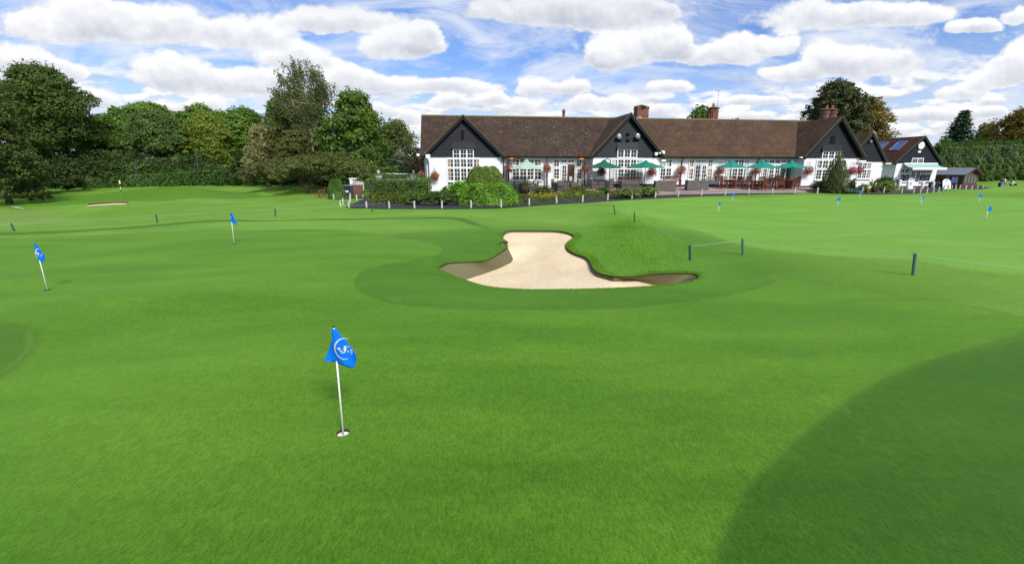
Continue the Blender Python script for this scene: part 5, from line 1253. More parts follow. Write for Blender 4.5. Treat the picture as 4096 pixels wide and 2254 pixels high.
# cone shaped conifer
def cone_tree(name, label, u0, u1, vt, vb, D, mat, dens, leaf, tiers=False, group=None):
    um = (u0+u1)/2; c = at(um, (vt+vb)/2, D); gz_ = g1(c.x, c.y); H = at(um, vt, D).z - gz_; R = (u1-u0)/2*mpp(D, 600)
    e = empty(name, (c.x, c.y, gz_), 0, label, 'tree', group)
    MB().tube([(0,0,-.3), (0,0,H*.95)], [R*.12, .02], 8).build('trunk', M['bark'], e, True)
    n = int(pi*R*math.hypot(R, H)*dens); f = 1 - np.sqrt(RNG.uniform(0, 1, n))*1.0; a = RNG.uniform(0, 2*pi, n)
    if tiers:
        prof = (1 - f)**.85; nb = 40; k = RNG.integers(0, nb*6, n); ba = (k*2.399) % (2*pi); bz = (k/(nb*6.0)); pr = (1 - bz)**.8 * (1.05 + .22*np.sin(k*12.9898))
        t_ = RNG.uniform(.25, 1, n)**.7; r = t_*pr*R; X = r*np.cos(ba) + RNG.normal(0, .18*R/3, n); Y = r*np.sin(ba) + RNG.normal(0, .18*R/3, n); Z = H*.06 + bz*H*.94 - t_*pr*R*.28 + t_**3*pr*R*.18 + RNG.normal(0, .09, n)
        N = np.stack([np.cos(ba)*.3, np.sin(ba)*.3, np.ones(n)], 1) + RNG.normal(0, .5, (n, 3))
    else:
        prof = np.sin(np.clip((1 - f)*1.6, 0, pi/2))**.8 * np.clip(.72 + f*1.6, 0, 1); lump = 1 + .07*np.sin(a*5 + f*14) + .05*np.sin(a*11 + f*31)
        r = prof*R*lump*RNG.uniform(.82, 1.05, n); X = r*np.cos(a); Y = r*np.sin(a); Z = f*H + RNG.normal(0, .04, n); N = np.stack([np.cos(a), np.sin(a), .6 + 0*a], 1) + RNG.normal(0, .5, (n, 3))
    Z = np.maximum(Z, .03)
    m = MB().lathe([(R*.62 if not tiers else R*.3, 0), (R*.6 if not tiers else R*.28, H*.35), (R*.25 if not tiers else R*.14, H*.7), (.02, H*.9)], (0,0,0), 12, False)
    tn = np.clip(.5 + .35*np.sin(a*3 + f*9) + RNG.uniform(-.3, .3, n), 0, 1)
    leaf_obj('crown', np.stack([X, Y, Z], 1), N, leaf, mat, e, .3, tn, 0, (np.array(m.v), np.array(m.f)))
    return e
cone_tree('cone_conifer', 'tall cone shaped conifer with browning patch before the right gable', 3298, 3398, 606, 765, 38.6, ML['conifer_brown'], 620, .13)
cone_tree('spruce_tree', 'dark pointed spruce rising behind the tall hedge', 3735, 3925, 444, 700, 86, ML['spruce'], 44, .62, True)
GR = 'trees behind the clubhouse and hedge on the right'
tree('chestnut_tree', 'big dark chestnut tree behind the double chimney', 3222, 3445, 330, 76, ML['chestnut'], 14, 26, .42, 560, GR, spread=.38)
tree('chestnut_tree', 'golden brown tree right of the dark chestnut, above the small wing', 3372, 3555, 396, 79, ML['autumn'], 11, 17, .40, 640, GR, spread=.38)
tree('chestnut_tree', 'green tree top behind the octagonal chimney', 2722, 2868, 421, 82, ML['maple'], 9, 22, .36, 640, GR)
tree('chestnut_tree', 'small twiggy tree top just showing over the ridge right of the aerial', 2880, 2975, 476, 84, ML['olive'], 6, 16, .34, 640, GR)
tree('maple_tree', 'yellow-green tree right of the spruce behind the hedge', 3880, 3998, 520, 92, ML['yellow'], 10, 26, .42, 660, GR)
tree('chestnut_tree', 'thin brownish tree behind the yellow-green tree', 3885, 3985, 494, 98, ML['autumn'] if False else ML['brown'], 7, 14, .42, 640, GR)
tree('chestnut_tree', 'orange-brown tree at the right edge of the photo', 3990, 4260, 430, 84, ML['autumn'], 14, 19, .44, 680, GR, spread=.4)
tree('hawthorn_tree', 'low green tree between shop roof and spruce', 3738, 3810, 552, 80, ML['mid'], 7, 26, .32, 680, GR)
# palm-like cordyline
def palm():
    c = at(3488, 765, 39); gz_ = g1(c.x, c.y); e = empty('spiky_palm', (c.x, c.y, gz_), 0, 'spiky yellow-green palm-like plant in the right bed', 'plant')
    MB().tube([(0,0,-.2), (0,0,.55)], [.10, .08], 8).build('trunk', M['bark'], e)
    n = 70; vs = []; 
    for i in range(n):
        a = random.uniform(0, 2*pi); el_ = random.uniform(.1, 1.35); L = random.uniform(.7, 1.0); d = Vector((math.cos(a)*math.cos(el_), math.sin(a)*math.cos(el_), math.sin(el_))); side = Vector((-math.sin(a), math.cos(a), 0))*.028
        p0 = Vector((0,0,.5)); p1 = p0 + d*L*.6; p2 = p0 + d*L + Vector((0,0,-.25*math.cos(el_)))
        vs += [p0 - side*.6, p0 + side*.6, p1 + side, p1 - side, p1 - side, p1 + side, p2 + side*.1, p2 - side*.1]
    np_mesh('fronds', np.array([tuple(v) for v in vs]), np.arange(len(vs)).reshape(-1, 4), mat_leaf('palm_fronds', (0.09,0.15,0.02), (0.20,0.25,0.05), .3), e, {'tint': np.repeat(RNG.uniform(0,1,n), 8)})
palm()
# marigolds in the bed
def flowers():
    P = []
    for (u, v, w, D) in ((2140, 778, 50, 32.6), (2225, 772, 30, 33.5), (2245, 770, 25, 33.6), (2370, 768, 45, 34.6), (2160, 781, 60, 32.3), (2200, 782, 40, 32.8), (2310, 775, 20, 34)):
        for i in range(26):
            p = at(u + random.uniform(-w, w)*.6, v, D + random.uniform(-.5, .5)); P.append((p.x, p.y, g1(p.x, p.y)+random.uniform(.25, .55)))
    P = np.array(P); N = np.tile([0, -.5, 1.0], (len(P), 1)) + RNG.normal(0, .3, (len(P), 3))
    v, f = leaf_geo(P, N, np.full(len(P), .09), .9)
    o = np_mesh('marigolds', v, f, mat_plain('orange_petals', (0.75,0.30,0.01), 0.7, 0.3, 9, 0), None)
    tag(o, 'scattered orange and yellow marigolds behind the low box hedge', 'flowers', None, 'stuff')
    P2 = P[RNG.integers(0, len(P), 2600)] + RNG.normal(0, .22, (2600, 3))*[1, 1, .25]; P2[:, 2] = G(P2[:, 0], P2[:, 1]) + RNG.uniform(.02, .4, len(P2))
    v, f = leaf_geo(P2, sph(len(P2)), np.full(len(P2), .10), .4)
    tag(np_mesh('bedding_leaves', v, f, ML['mid'], None, {'tint': np.repeat(RNG.uniform(0,1,len(P2)), 4)}), 'green bedding foliage among the marigolds', 'foliage', None, 'stuff')
flowers()
# ------------------------------------------------------------------ blades on the shaggy bank, rims and foreground
def blades(name, label, P, hgt, wid, mat, lean=.35):
    n = len(P); a = RNG.uniform(0, 2*pi, n); h = hgt*RNG.uniform(.5, 1.3, n); side = np.stack([np.cos(a), np.sin(a), 0*a], 1)*wid*.5
    tip = np.stack([RNG.normal(0, lean, n)*h + .25*h, RNG.normal(0, lean, n)*h, h], 1); B = np.column_stack([P, G(P[:, 0], P[:, 1]) - .003])
    v = np.stack([B - side, B + side, B + tip], 1).reshape(-1, 3)
    o = np_mesh(name, v, np.arange(n*3).reshape(-1, 3), mat, None, {'tint': np.repeat(RNG.uniform(0, 1, n), 3)})
    tag(o, label, 'grass', None, 'stuff')
def inpoly(poly, n, avoid=None):
    lo, hi = poly.min(0), poly.max(0); P = RNG.uniform(0, 1, (n, 2))*(hi - lo) + lo; _, i_ = seg_dist(P[:, 0], P[:, 1], poly, True); P = P[i_]
    d, i_ = seg_dist(P[:, 0], P[:, 1], RIM, True); return P[(~i_) & (d > .01)]
bm = mat_leaf('rough_grass_blades', (0.088,0.215,0.012), (0.175,0.33,0.030), .45, patch=1.2)
def fade(P):
    d, _ = seg_dist(P[:, 0], P[:, 1], zoneM, True); dr, _ = seg_dist(P[:, 0], P[:, 1], RIM, True); return P[(RNG.uniform(0, 1, len(P)) < (d/2.2)**1.5) | (dr < .25)]
blades('rough_grass', 'longer tufted grass on the bank right of the bunker', fade(inpoly(zoneM, 110000)), .045, .010, bm)
rp = RIM[RNG.integers(0, nR, 26000)] + RNG.normal(0, .05, (26000, 2)); d_, i_ = seg_dist(rp[:, 0], rp[:, 1], RIM, True); rp = rp[(~i_) & (d_ > .002)]
blades('rim_grass', 'short grass fringe along the edge of the near bunker', rp, .022, .007, bm)
lo_ = zoneD.min(0); dp = inpoly(zoneD, 26000)
blades('dry_grass', 'tall dry grass below the cherry trees', dp, .30, .05, mat_leaf('dry_grass_blades', (0.10,0.115,0.030), (0.22,0.20,0.08), .3, patch=.6), .5)
# ------------------------------------------------------------------ flags on the putting greens
blue = mat_plain('blue_flag_cloth', (0.0,0.155,0.70), 0.9, 0.14, 9, 0.5, 0, 0.15, 60, 0.003)
gold_ = mat_plain('silver_gilt_print', (0.62,0.60,0.50), 0.6, 0.15, 20, 0.05); whitep = mat_plain('white_print', (0.80,0.84,0.88), 0.6, 0.02, 5, 0)
cupw = mat_plain('white_cup', (0.80,0.80,0.80), 0.5, 0.05, 8, 0.05); hole_d = mat_plain('dark_cup_inside', (0.012,0.014,0.008), 0.9, 0.2, 8, 0.1)
def cloth(outline, folds=.02, seed=0, ox=0.0):
    """draped cloth from an outline in (x,z) about the pole line, with real folds in depth"""
    P = smooth_poly(np.array(outline), True, 0.02) if False else np.array(outline, dtype=float)
    Q = []
    for i in range(len(P)):
        a, b = P[i], P[(i+1) % len(P)]; n = max(1, int(np.linalg.norm(b - a)/.02))
        for k in range(n): Q.append(a + (b - a)*k/n)
    Q = np.array(Q); lo, hi = Q.min(0), Q.max(0); gx_, gz_ = np.meshgrid(np.arange(lo[0], hi[0], .016), np.arange(lo[1], hi[1], .016)); gx_, gz_ = gx_.ravel(), gz_.ravel()
    d, i_ = seg_dist(gx_, gz_, Q, True); k = i_ & (d > .008)
    pts = [Vector((a, b)) for a, b in Q] + [Vector((a, b)) for a, b in zip(gx_[k], gz_[k])]
    ov, _, of, og, _, _ = delaunay_2d_cdt(pts, [(i, (i+1) % len(Q)) for i in range(len(Q))], [], 0, 1e-6)
    A = np.array([(p.x, p.y) for p in ov]); T = np.array([t for t in of if len(t) == 3]); cc = A[T].mean(1); _, ii = seg_dist(cc[:, 0], cc[:, 1], Q, True)
    T = T[ii]
    def dep(x, z): return -.014 - folds*(np.sin(x*38 + z*9 + seed) + .6*np.sin(x*17 - z*14 + seed*2)) - .22*np.abs(x - ox)**1.3
    return np.column_stack([A[:, 0], dep(A[:, 0], A[:, 1]), A[:, 1]]), T, dep
FG = 'blue practice green flags'
def flag(label, ub, vb, ut, vt, outline, seed=0, emblem=False, group=FG, polemat=None, cloth_mat=None, rad=.0075, yaw=0.0, folds=.008, realhole=False, hpole=None):
    """pole base and top photo pixels give the ground point, height and lean"""
    p = hit(ub, vb); top = at(ut, vt, p.y); H = top.z - p.z
    e = empty('practice_flag' if group == FG else 'golf_flag', p, 0, label, 'golf flag', group)
    lean = top.x - p.x
    MB().tube([(0, 0, -.06), (lean, 0, H)], rad, 8).build('pole', polemat or M['flagwhite'], e, True)
    MB().ball((lean*1.0, 0, H + .004), rad*1.3, 8, 6).build('pole_tip', M['black'], e)
    s = mpp(p.y, (vt + vb)/2)*1.0
    ol = [((x - ut)*s*1.0, H - (y - vt)*s) for x, y in outline]
    vs, fs, dep = cloth(ol, folds, seed)
    vs[:, 0] += lean
    k = math.cos(0)
    f = np_mesh('flag_cloth', vs, fs, cloth_mat or blue, e, None, True); so = f.modifiers.new('thick', 'SOLIDIFY'); so.thickness = .002; so.offset = 0
    if emblem:
        ring = MB(); cx_, cz_, rx, rz = emblem['ring']; pts = []
        A0, A1 = emblem['arc']
        def pt(u, v, off=.004): x = (u - ut)*s; z = H - (v - vt)*s; return Vector((x + lean, float(dep(x, z)) - off, z))
        N = 40
        vs2 = []; fs2 = []
        for i in range(N + 1):
            a = math.radians(A0 + (A1 - A0)*i/N); w = emblem['w']*(.35 + .65*math.sin(pi*i/N))
            for q in (-1, 1): vs2.append(pt(cx_ + (rx + q*w)*math.cos(a), cz_ + (rz + q*w)*math.sin(a)))
        for i in range(N): fs2.append((2*i, 2*i+1, 2*i+3, 2*i+2))
        m = MB(); m.add(vs2, fs2)
        g = m.build('emblem', gold_, f)
        m = MB(); rr = random.Random(5)
        for (u, v, w, h) in emblem['crest']:
            n = 7; m.add([pt(u, v)] + [pt(u + w*math.cos(2*pi*i/n)*rr.uniform(.6, 1.1), v + h*math.sin(2*pi*i/n)*rr.uniform(.6, 1.1)) for i in range(n)], [(0, 1 + i, 1 + (i+1) % n) for i in range(n)])
        m.build('crest', gold_, f)
        m = MB(); T_ = emblem['text']      # numerals 1 0 0 stepping along a direction
        ux, uy, dx, dy, sz = T_
        L = math.hypot(dx, dy); ex, ey = dx/L, dy/L; fx, fy = ey, -ex
        def stroke(pts_, w):
            for a, b in zip(pts_[:-1], pts_[1:]):
                d_ = Vector((b[0]-a[0], b[1]-a[1])); l = d_.length; d_ /= max(l, 1e-6); nn = Vector((-d_.y, d_.x))*w
                m.add([pt(a[0]-nn.x, a[1]-nn.y, .005), pt(b[0]-nn.x, b[1]-nn.y, .005), pt(b[0]+nn.x, b[1]+nn.y, .005), pt(a[0]+nn.x, a[1]+nn.y, .005)], [(0,1,2,3)])
        for i, chh in enumerate('100'):
            ox_, oy_ = ux + dx*i, uy + dy*i
            P2 = lambda a, b: (ox_ + ex*a*sz + fx*b*sz, oy_ + ey*a*sz + fy*b*sz)
            if chh == '1': stroke([P2(0, -.5), P2(0, .5)], sz*.13)
            else: stroke([P2(.28*math.cos(t_), .5*math.sin(t_)) for t_ in np.linspace(0, 2*pi, 13)], sz*.10)
        m.build('lettering', whitep, f)
    # cup
    if realhole:
        n = 32; c_ = MB(); d0 = g1(p.x, p.y)
        prof = [(HR + .001, .0), (HR + .001, -.035)]
        m = MB().lathe([(HR + .002, .001), (HR + .002, -.03)], (0, 0, 0), 32, False); m.build('hole_wall', M['soil'], e)
        m = MB(); m.lathe([(HR, -.030), (HR - .004, -.028), (HR - .004, -.034)], (0, 0, 0), 32, False); m.lathe([(HR - .002, -.034), (.005, -.030)], (0,0,0), 32, False); m.build('cup', cupw, e)
    else:
        MB().lathe([(.001, .006), (.054, .006), (.056, -.02)], (0, 0, 0), 20).build('hole', hole_d, e)
    return e
Zf = lambda x, y: (1200 + x/2.577, 1250 + y/2.577)
Zl = lambda x, y: (100 + x/5.908, 940 + y/5.908); Zm = lambda x, y: (880 + x/8.34, 830 + y/8.34)
flag('nearest blue practice flag with silver emblem, standing in the open white cup', 1372, 1728, 1335, 1309, [Zf(*q) for q in [(333,155),(378,158),(440,245),(520,365),(560,430),(556,490),(522,582),(378,540),(235,492),(290,360),(338,255)]], 0,
     {'ring': (*Zf(450, 368), 96/2.577, 112/2.577), 'arc': (80, 300), 'w': 2.6, 'crest': [(*Zf(395,358),8,5),(*Zf(450,372),6,12),(*Zf(455,345),9,3),(*Zf(430,405),12,3),(*Zf(410,385),7,2.5),(*Zf(485,350),5,3),(*Zf(475,400),4,4)], 'text': (*Zf(508,424), 0.6, -8.6, 8.5)}, realhole=True, folds=.012)
flag('blue practice flag at the far left of the near green, small silver emblem', 190, 1160, 141, 975, [Zl(*q) for q in [(228,205),(265,203),(330,300),(450,492),(370,600),(330,648),(290,625),(225,520),(214,380)]], 2,
     {'ring': (*Zl(300, 430), 78/5.908, 110/5.908), 'arc': (120, 300), 'w': 1.3, 'crest': [(*Zl(245,408),4,3),(*Zl(282,438),4,5),(*Zl(270,420),3,2)], 'text': (*Zl(330,492), 4.2, -4.6, 5.5)}, folds=.006)
flag('blue practice flag in the middle distance, its pole top level with the rope fence', 937, 977, 922, 851, [Zm(*q) for q in [(335,170),(400,165),(440,260),(490,400),(530,480),(530,570),(470,540),(385,508),(310,460),(350,320)]], 4, folds=.006)
Zq = lambda x, y: (2600 + x/1.7219, 700 + y/1.7219)
small = {'tri': [(0,0),(7,-1),(7,14),(-1,14)], 'dia': [(-3,2),(5,-1),(10,5),(3,15),(-5,12)], 'cloth': [(0,0),(9,0),(15,17),(6,19),(-1,17)]}
for lab, ub, vb, ut, vt, kind, sc, sd in [('small blue flag with square hanging cloth, leftmost on the right green', 2874, 855, 2876, 808, 'tri', 1.0, 1), ('small blue flag just in front of the left garden table', 2929, 812, 2933, 774, 'dia', .85, 2),
      ('small blue flag centred before the cone conifer bed, leaning right', 3350, 833, 3354, 789, 'dia', 1.0, 3), ('small blue flag nearest the shrub bed and palm', 3436, 798, 3443, 761, 'dia', .9, 5),
      ('small blue flag on the green in front of the striped awning shop', 3682, 826, 3688, 784, 'dia', 1.0, 6), ('small blue flag at the far back right, below the grassy hump', 3914, 818, 3921, 777, 'dia', .9, 7), ('larger leaning blue flag nearest the right edge of the photo', 3943, 882, 3955, 825, 'cloth', 1.0, 8)]:
    flag(lab, ub, vb, ut, vt, [(ut + a*sc, vt + b*sc) for a, b in small[kind]], sd, folds=.006, rad=.012)
def _banded():
    m, nt, _, _ = newmat('black_white_banded_pole'); t = NT(nt); s = t.new('ShaderNodeSeparateXYZ'); t.l.new(t.coord(), s.inputs[0])
    f = t.math('GREATER_THAN', t.math('SINE', t.math('MULTIPLY', s.outputs[2], 2*pi/0.75)), 0.0); t.out(t.pr(t.mix(f, (0.01,0.01,0.01,1), (0.8,0.8,0.8,1)), 0.4)); return m
flag('yellow flag on a black and white banded pole by the far left bunker', 487, 781, 476, 719, [(476,719),(481,722),(480,736),(475,733)], 9, group=None, polemat=_banded(), cloth_mat=mat_plain('yellow_flag_cloth', (0.85,0.72,0.0), 0.7, 0.1, 8, 0.1), rad=.035, folds=.01)

# ------------------------------------------------------------------ rope fence
ORD = 'first second third fourth fifth sixth seventh eighth ninth tenth eleventh twelfth thirteenth fourteenth fifteenth sixteenth seventeenth eighteenth nineteenth twentieth'.split()
tops = {}
posts = [(60,927,44,893,'leftmost green rope post, leaning left at the edge of the photo',.03),(631,893,623,858,'green rope post behind the left practice flag, leaning left',.03),(1101,866,1100,835,'green rope post standing upright right of the middle practice flag',.03),
         (1489.5,848,1486,815.5,'short green rope post in front of the left bollards',.03),(1544,837,1532,811,'steeply leaning green post where the left rope ends',.03),(2462,858,2455,820,'leaning green rope post on the bank, farthest of the right ones',.026),
         (2537,891,2538,847,'upright green rope post on the crest above the bunker',.026),(2762,1040,2759,980,'dark green rope post right of the bunker bank',.03),(2973,1019,2970,954,'grey-green rope post at the edge of the right green',.028),(3654,1099,3662,1013,'nearest grey-green rope post at the right, leaning right',.03)]
for i, (ub, vb, ut, vt, lab, r) in enumerate(posts):
    p = hit(ub, vb); t_ = at(ut, vt, p.y); o = MB().tube([(0,0,-.1), (t_.x-p.x, 0, t_.z-p.z-.01), (t_.x-p.x, 0, t_.z-p.z)], [r, r, r*.85], 10).build('rope_post', M['dkgreen'] if i not in (8, 9) else mat_plain('faded_green_paint', (0.06,0.12,0.11), 0.7, 0.3, 12, 0.2), None, False)
    o.location = p; tag(o, lab, 'post', 'green rope fence posts'); tops[i] = Vector((t_.x, p.y, t_.z - .03))
def ropeline(name, label, P, rad, sag, mat, cat, group=None, parent=None):
    pts = []
    for a, b in zip(P[:-1], P[1:]):
        n = 12
        for k in range(n): f = k/n; q = a.lerp(b, f); q.z -= sag*(b - a).length*4*f*(1 - f); pts.append(q)
    pts.append(P[-1]); o = MB().tube([q - P[0] for q in pts], rad, 6).build(name, mat, parent, True); o.location = P[0]
    return tag(o, label, cat, group) if cat else o
lend = at(-60, 903, 17.2); 
ropeline('rope', 'pale rope strung along the green posts across the left', [lend, tops[0], tops[1], tops[2], tops[3], tops[4]], .006, .004, M['rope'], 'rope')
p = hit(2226, 814); st = Vector((p.x, p.y - .05, at(2226, 788, p.y).z)); rend = at(4180, 1079, 8.4)
ropeline('rope', 'pale rope running from the path over the bank to the right edge', [st, tops[5], tops[6], tops[7], tops[8], tops[9], rend], .005, .010, M['rope'], 'rope')

# ------------------------------------------------------------------ wooden bollards and chains
BG = 'pale wooden bollards along the paths'
boll = []
front = [(1396,831,804.5),(1466,831,805),(1557.5,833,805),(1658,833.6,804),(1768,833.4,802.6),(1884.5,832.7,801),(2004.6,831,798),(2117,822.4,793),(2226,814,784.6),(2330,809,780.5),(2430.5,802,775),(2527,796,770),(2620.7,791.7,766),(2711.7,787,762),
         (2805,783,758),(2898.6,780.5,755),(2993.5,777,752),(3087,773.7,752),(3177.8,775,750.4),(3268.5,775,749.5),(3357.6,773,748),(3447,773,748),(3533,773,748),(3605.5,773,749),(3653,773.7,750.4),(3680,773,751),(3706,772,749.5),(3731.5,771,749.5),(3752.6,769,747),(3773,763,744),
         (3790.7,761,742.5),(3806,758,741),(3820.6,757.6,739.6),(3838,758,739.6),(3862,758,740.5),(3885.8,757.6,741.8),(3908.7,755.7,742),(3930.7,753,742)]
side = [(1335,797.5,776,'lone pale bollard at the foot of the round bush'),(1363,826,801.5,'outermost left bollard of the chained corner by the path'),(1372,818,793,'bollard chained right behind the outermost left corner bollard'),(1402,794.5,772,'rearmost bollard of the small chained group by the dark cabinet'),
        (1401,808,785,'pale bollard in the middle of the small chained group'),(1427,801,779,'bollard chained across the short path, left of the clipped hedge'),(1451,790,779,'bollard half hidden by the left edge of the clipped hedge')]
land = {3: 'before the dark shrub left of the wall', 5: 'before the bright green shrub', 7: 'at the left end of the box hedge', 8: 'where the right rope is tied', 13: 'where the patio begins'}
proto = None
def bollard(u, vb, vt, lab, group):
    global proto
    p = hit(u, vb); H = at(u, vt, p.y).z - p.z
    if proto is None:
        m = MB(); m.tube([(0,0,-.15), (0,0,.93), (0,0,1.0)], [.055, .055, .042], 10); proto = m.build('bollard', M['post'], None)
        MB().tube([(0,-.056,.88), (0,-.075,.88)], .012, 6).build('chain_hook', M['chain'], proto); o = proto
    else: o = clone(proto)
    o.location = p; o.scale = (1, 1, H); o.rotation_euler = (random.uniform(-.03,.03), random.uniform(-.03,.03), random.uniform(0, .3)); tag(o, lab, 'bollard', group); boll.append(p + Vector((0, 0, H*.86))); return o
def ordn(i): return ORD[i] if i < 20 else ('twenty-' + ORD[i - 20] if i < 29 else ('thirtieth' if i == 29 else 'thirty-' + ORD[i - 30]))
n = len(front)
for i, (u, vb, vt) in enumerate(front):
    lab = f'pale wooden bollard, {ordn(i)} from the left in the row in front of the clubhouse' if i < 23 else f'wooden bollard of the close-set row by the shop, {ORD[i-23]} after the shrub bed'
    bollard(u, vb, vt, lab, BG)
for u, vb, vt, lab in side: bollard(u, vb, vt, lab, BG)
ropeline('chain', 'dark chain hanging along the row of bollards by the patio', boll[12:23], .012, .07, M['chain'], 'chain')
ropeline('chain', 'dark chain swinging between the close-set bollards by shop and shed', boll[22:38], .013, .10, M['chain'], 'chain')
ropeline('chain', 'dark chain along the bollards below the long planted bed', boll[0:13], .007, .05, M['chain'], 'chain')
ropeline('chain', 'short dark chain between the two corner bollards at left', [boll[38+1], boll[38+2]], .014, .10, M['chain'], 'chain') if False else ropeline('chain', 'short dark chain between the corner bollards at left', [boll[39], boll[0]], .014, .10, M['chain'], 'chain')
ropeline('chain', 'short dark chain across the small path beside the clipped hedge', [boll[42], boll[43], boll[44]], .014, .12, M['chain'], 'chain')
# tall white bollards at the shop
WB = 'tall white bollards outside the shop'
for u, vb, vt, lab in [(3595,750,719,'white bollard at the left corner of the shop front'),(3630,752,726,'white bollard directly before the left advertising board'),(3687,755,727,'white bollard in front of the shop door posters'),(3729.4,756,728,'white bollard before the dark green bin'),(3758,757,728,'white bollard just left of the right advertising board')]:
    p = at(u, vb, 51.5); gz_ = g1(p.x, p.y); H = at(u, vt, 51.5).z - gz_; o = MB().tube([(0,0,-.2), (0,0,H-.06), (0,0,H)], [.13, .13, .09], 12).build('white_bollard', M['white'], None, True); o.location = (p.x, p.y, gz_); tag(o, lab, 'bollard', WB)
    MB().tube([(0,0,H-.22), (0,0,H-.16)], .134, 12).build('band', M['steel'], o)

# ------------------------------------------------------------------ patio things, placed in the frame of the house
def house_pt(u, v, yl):            # pixel on the plane y=yl of the house frame -> world ground point
    x, _ = Wl(u, v, yl); X = BX0.x + x*BC - yl*BS; Y = BX0.y + x*BS + yl*BC
    return Vector((X, Y, g1(X, Y) + .035))
def umbrella(label, ua, va, uL, uR, vr, yl, up, mat, cantilever=False, tilt=0.0, group='parasols on the patio'):
    b = house_pt(ua, 700, yl); D = b.y; zt = at(ua, va, D).z; zr = at(ua, vr, D).z; R = (uR - uL)/2*mpp(D, 660); xa = at(ua, va, D).x
    e = empty('parasol', b, 0, label, 'parasol', group)
    h, hr = zt - b.z, zr - b.z
    n = 8; vs = [(0, 0, h)]; fs = []
    rings = 6
    for j in range(1, rings + 1):
        f = j/rings
        for k in range(n*4):
            t_ = 2*pi*k/(n*4); seg = (k % 4)/4; sag = .06*f*math.sin(pi*seg); rr = R*f*(1 - .045*math.sin(pi*seg)*f)
            vs.append((rr*math.cos(t_ + pi/8), rr*math.sin(t_ + pi/8), h + (hr - h)*(f**.92) - sag))
    for k in range(n*4): fs.append((0, 1 + k, 1 + (k+1) % (n*4)))
    for j in range(rings - 1):
        for k in range(n*4): a = 1 + j*n*4; fs.append((a + k, a + n*4 + k, a + n*4 + (k+1) % (n*4), a + (k+1) % (n*4)))
    c = MB().add(vs, fs).build('canopy', mat, e, False); so = c.modifiers.new('thick', 'SOLIDIFY'); so.thickness = .012
    m = MB(); m.lathe([(.26, h - .10), (.16, h - .0), (.05, h + .07), (.02, h + .10)], (0,0,0), 8); m.build('vent_cap', mat, c)
    m = MB()
    for k in range(n): t_ = 2*pi*k/n + pi/8; MB().bar((0,0,h - .08), (R*.97*math.cos(t_), R*.97*math.sin(t_), hr - .02), .02, .02).build('rib', M['steel'], c)
    if not cantilever: MB().tube([(tilt*.3, 0, 0), (0, 0, h)], .025, 8).build('pole', M['black'], e); MB().lathe([(.28, 0), (.28, .06), (.06, .10)], (tilt*.3, 0, 0), 14).build('base', M['black'], e)
    else:
        px = (up - ua)*mpp(D, 660); MB().tube([(px, .3, 0), (px, .3, h + .02), (px*.5, .15, h + .16), (0, 0, h + .02)], .035, 8).build('pole', M['black'], e); MB().box(px - .4, px + .4, -.1, .7, 0, .06).build('base', M['black'], e)
    return e
umbrella('pale green parasol hung from a side post, in front of the left wall', 2105, 641, 2024, 2171, 674, -2.2, 2032, M['fabric_pale'], True)
umbrella('dark green parasol left of the middle gable window', 2414, 642, 2346, 2484, 670, -2.6, 2441, M['fabric_dark'], True)
umbrella('green parasol in front of the middle gable window, central black pole', 2579, 644, 2505, 2656, 669, -2.8, 2579, M['fabric_green'])
umbrella('bright green parasol over the leftmost garden table', 2921, 646, 2863, 2979, 669, -2.3, 0, mat_plain('sea_green_parasol_cloth', (0.0,0.22,0.15), 0.8, 0.08, 4, 0.1))
umbrella('bright green parasol over the middle garden table', 3044, 644, 2980, 3103, 670, -2.3, 0, MATS['sea_green_parasol_cloth'], tilt=-1)
umbrella('bright green parasol over the right garden table by the folded one', 3159, 646, 3098, 3217, 669, -2.3, 0, MATS['sea_green_parasol_cloth'])
# folded dark green parasol
b = house_pt(3157, 700, -.7); H = at(3157, 636, b.y).z - b.z
e = empty('parasol', b, 0, 'large folded dark green parasol in a cloth cover, standing against the wall', 'parasol', None)
m = MB().lathe([(.05, .12), (.27, .2), (.30, H*.4), (.26, H*.75), (.24, H*.92), (.10, H*.98), (.02, H)], (0,0,0), 18); 
for i, v in enumerate(m.v): a = math.atan2(v[1], v[0]); k = 1 + .12*math.sin(a*6 + v[2]*1.5); m.v[i] = (v[0]*k, v[1]*k, v[2])
m.build('canopy', mat_plain('bottle_green_cloth', (0.0,0.075,0.045), 0.8, 0.2, 5, 0.2), e, True); MB().tube([(0,0,0), (0,0,.3)], .04, 8).build('pole', M['black'], e); MB().box(-.35, .35, -.35, .35, 0, .07).build('base', M['black'], e)

# teak chair prototype
def make_chair():
    e = empty('garden_chair'); tm = M['teak']
    MB().box(-.25, .25, -.22, .24, .42, .46).build('seat', tm, e)
    for sx in (-1, 1):
        MB().box(sx*.235 - .025, sx*.235 + .025, -.22, -.17, 0, .66).build('leg', tm, e); MB().bar((sx*.235, .22, 0), (sx*.235, .24, .44), .05, .05).build('leg', tm, e)
        MB().box(sx*.235 - .035, sx*.235 + .035, -.24, .24, .66, .69).build('armrest', tm, e)
    m = MB(); m.bar((-.235, .235, .44), (-.235, .33, 1.02), .05, .04); m.bar((.235, .235, .44), (.235, .33, 1.02), .05, .04); m.bar((-.25, .335, 1.0), (.25, .335, 1.0), .05, .09); m.bar((-.22, .255, .56), (.22, .255, .56), .04, .05)
    for k in range(5): x = -.16 + .08*k; m.bar((x, .258, .56), (x, .33, .98), .045, .02)
    m.build('backrest', tm, e); return e
ch0 = make_chair(); used = [False]
CHG = 'teak chairs round the garden tables'
def put_chair(u, yl, rz, label):
    global ch0
    o = ch0 if not used[0] else clone(ch0); used[0] = True
    o.location = house_pt(u, 700, yl); o.rotation_euler = (0, 0, rz); tag(o, label, 'chair', CHG)
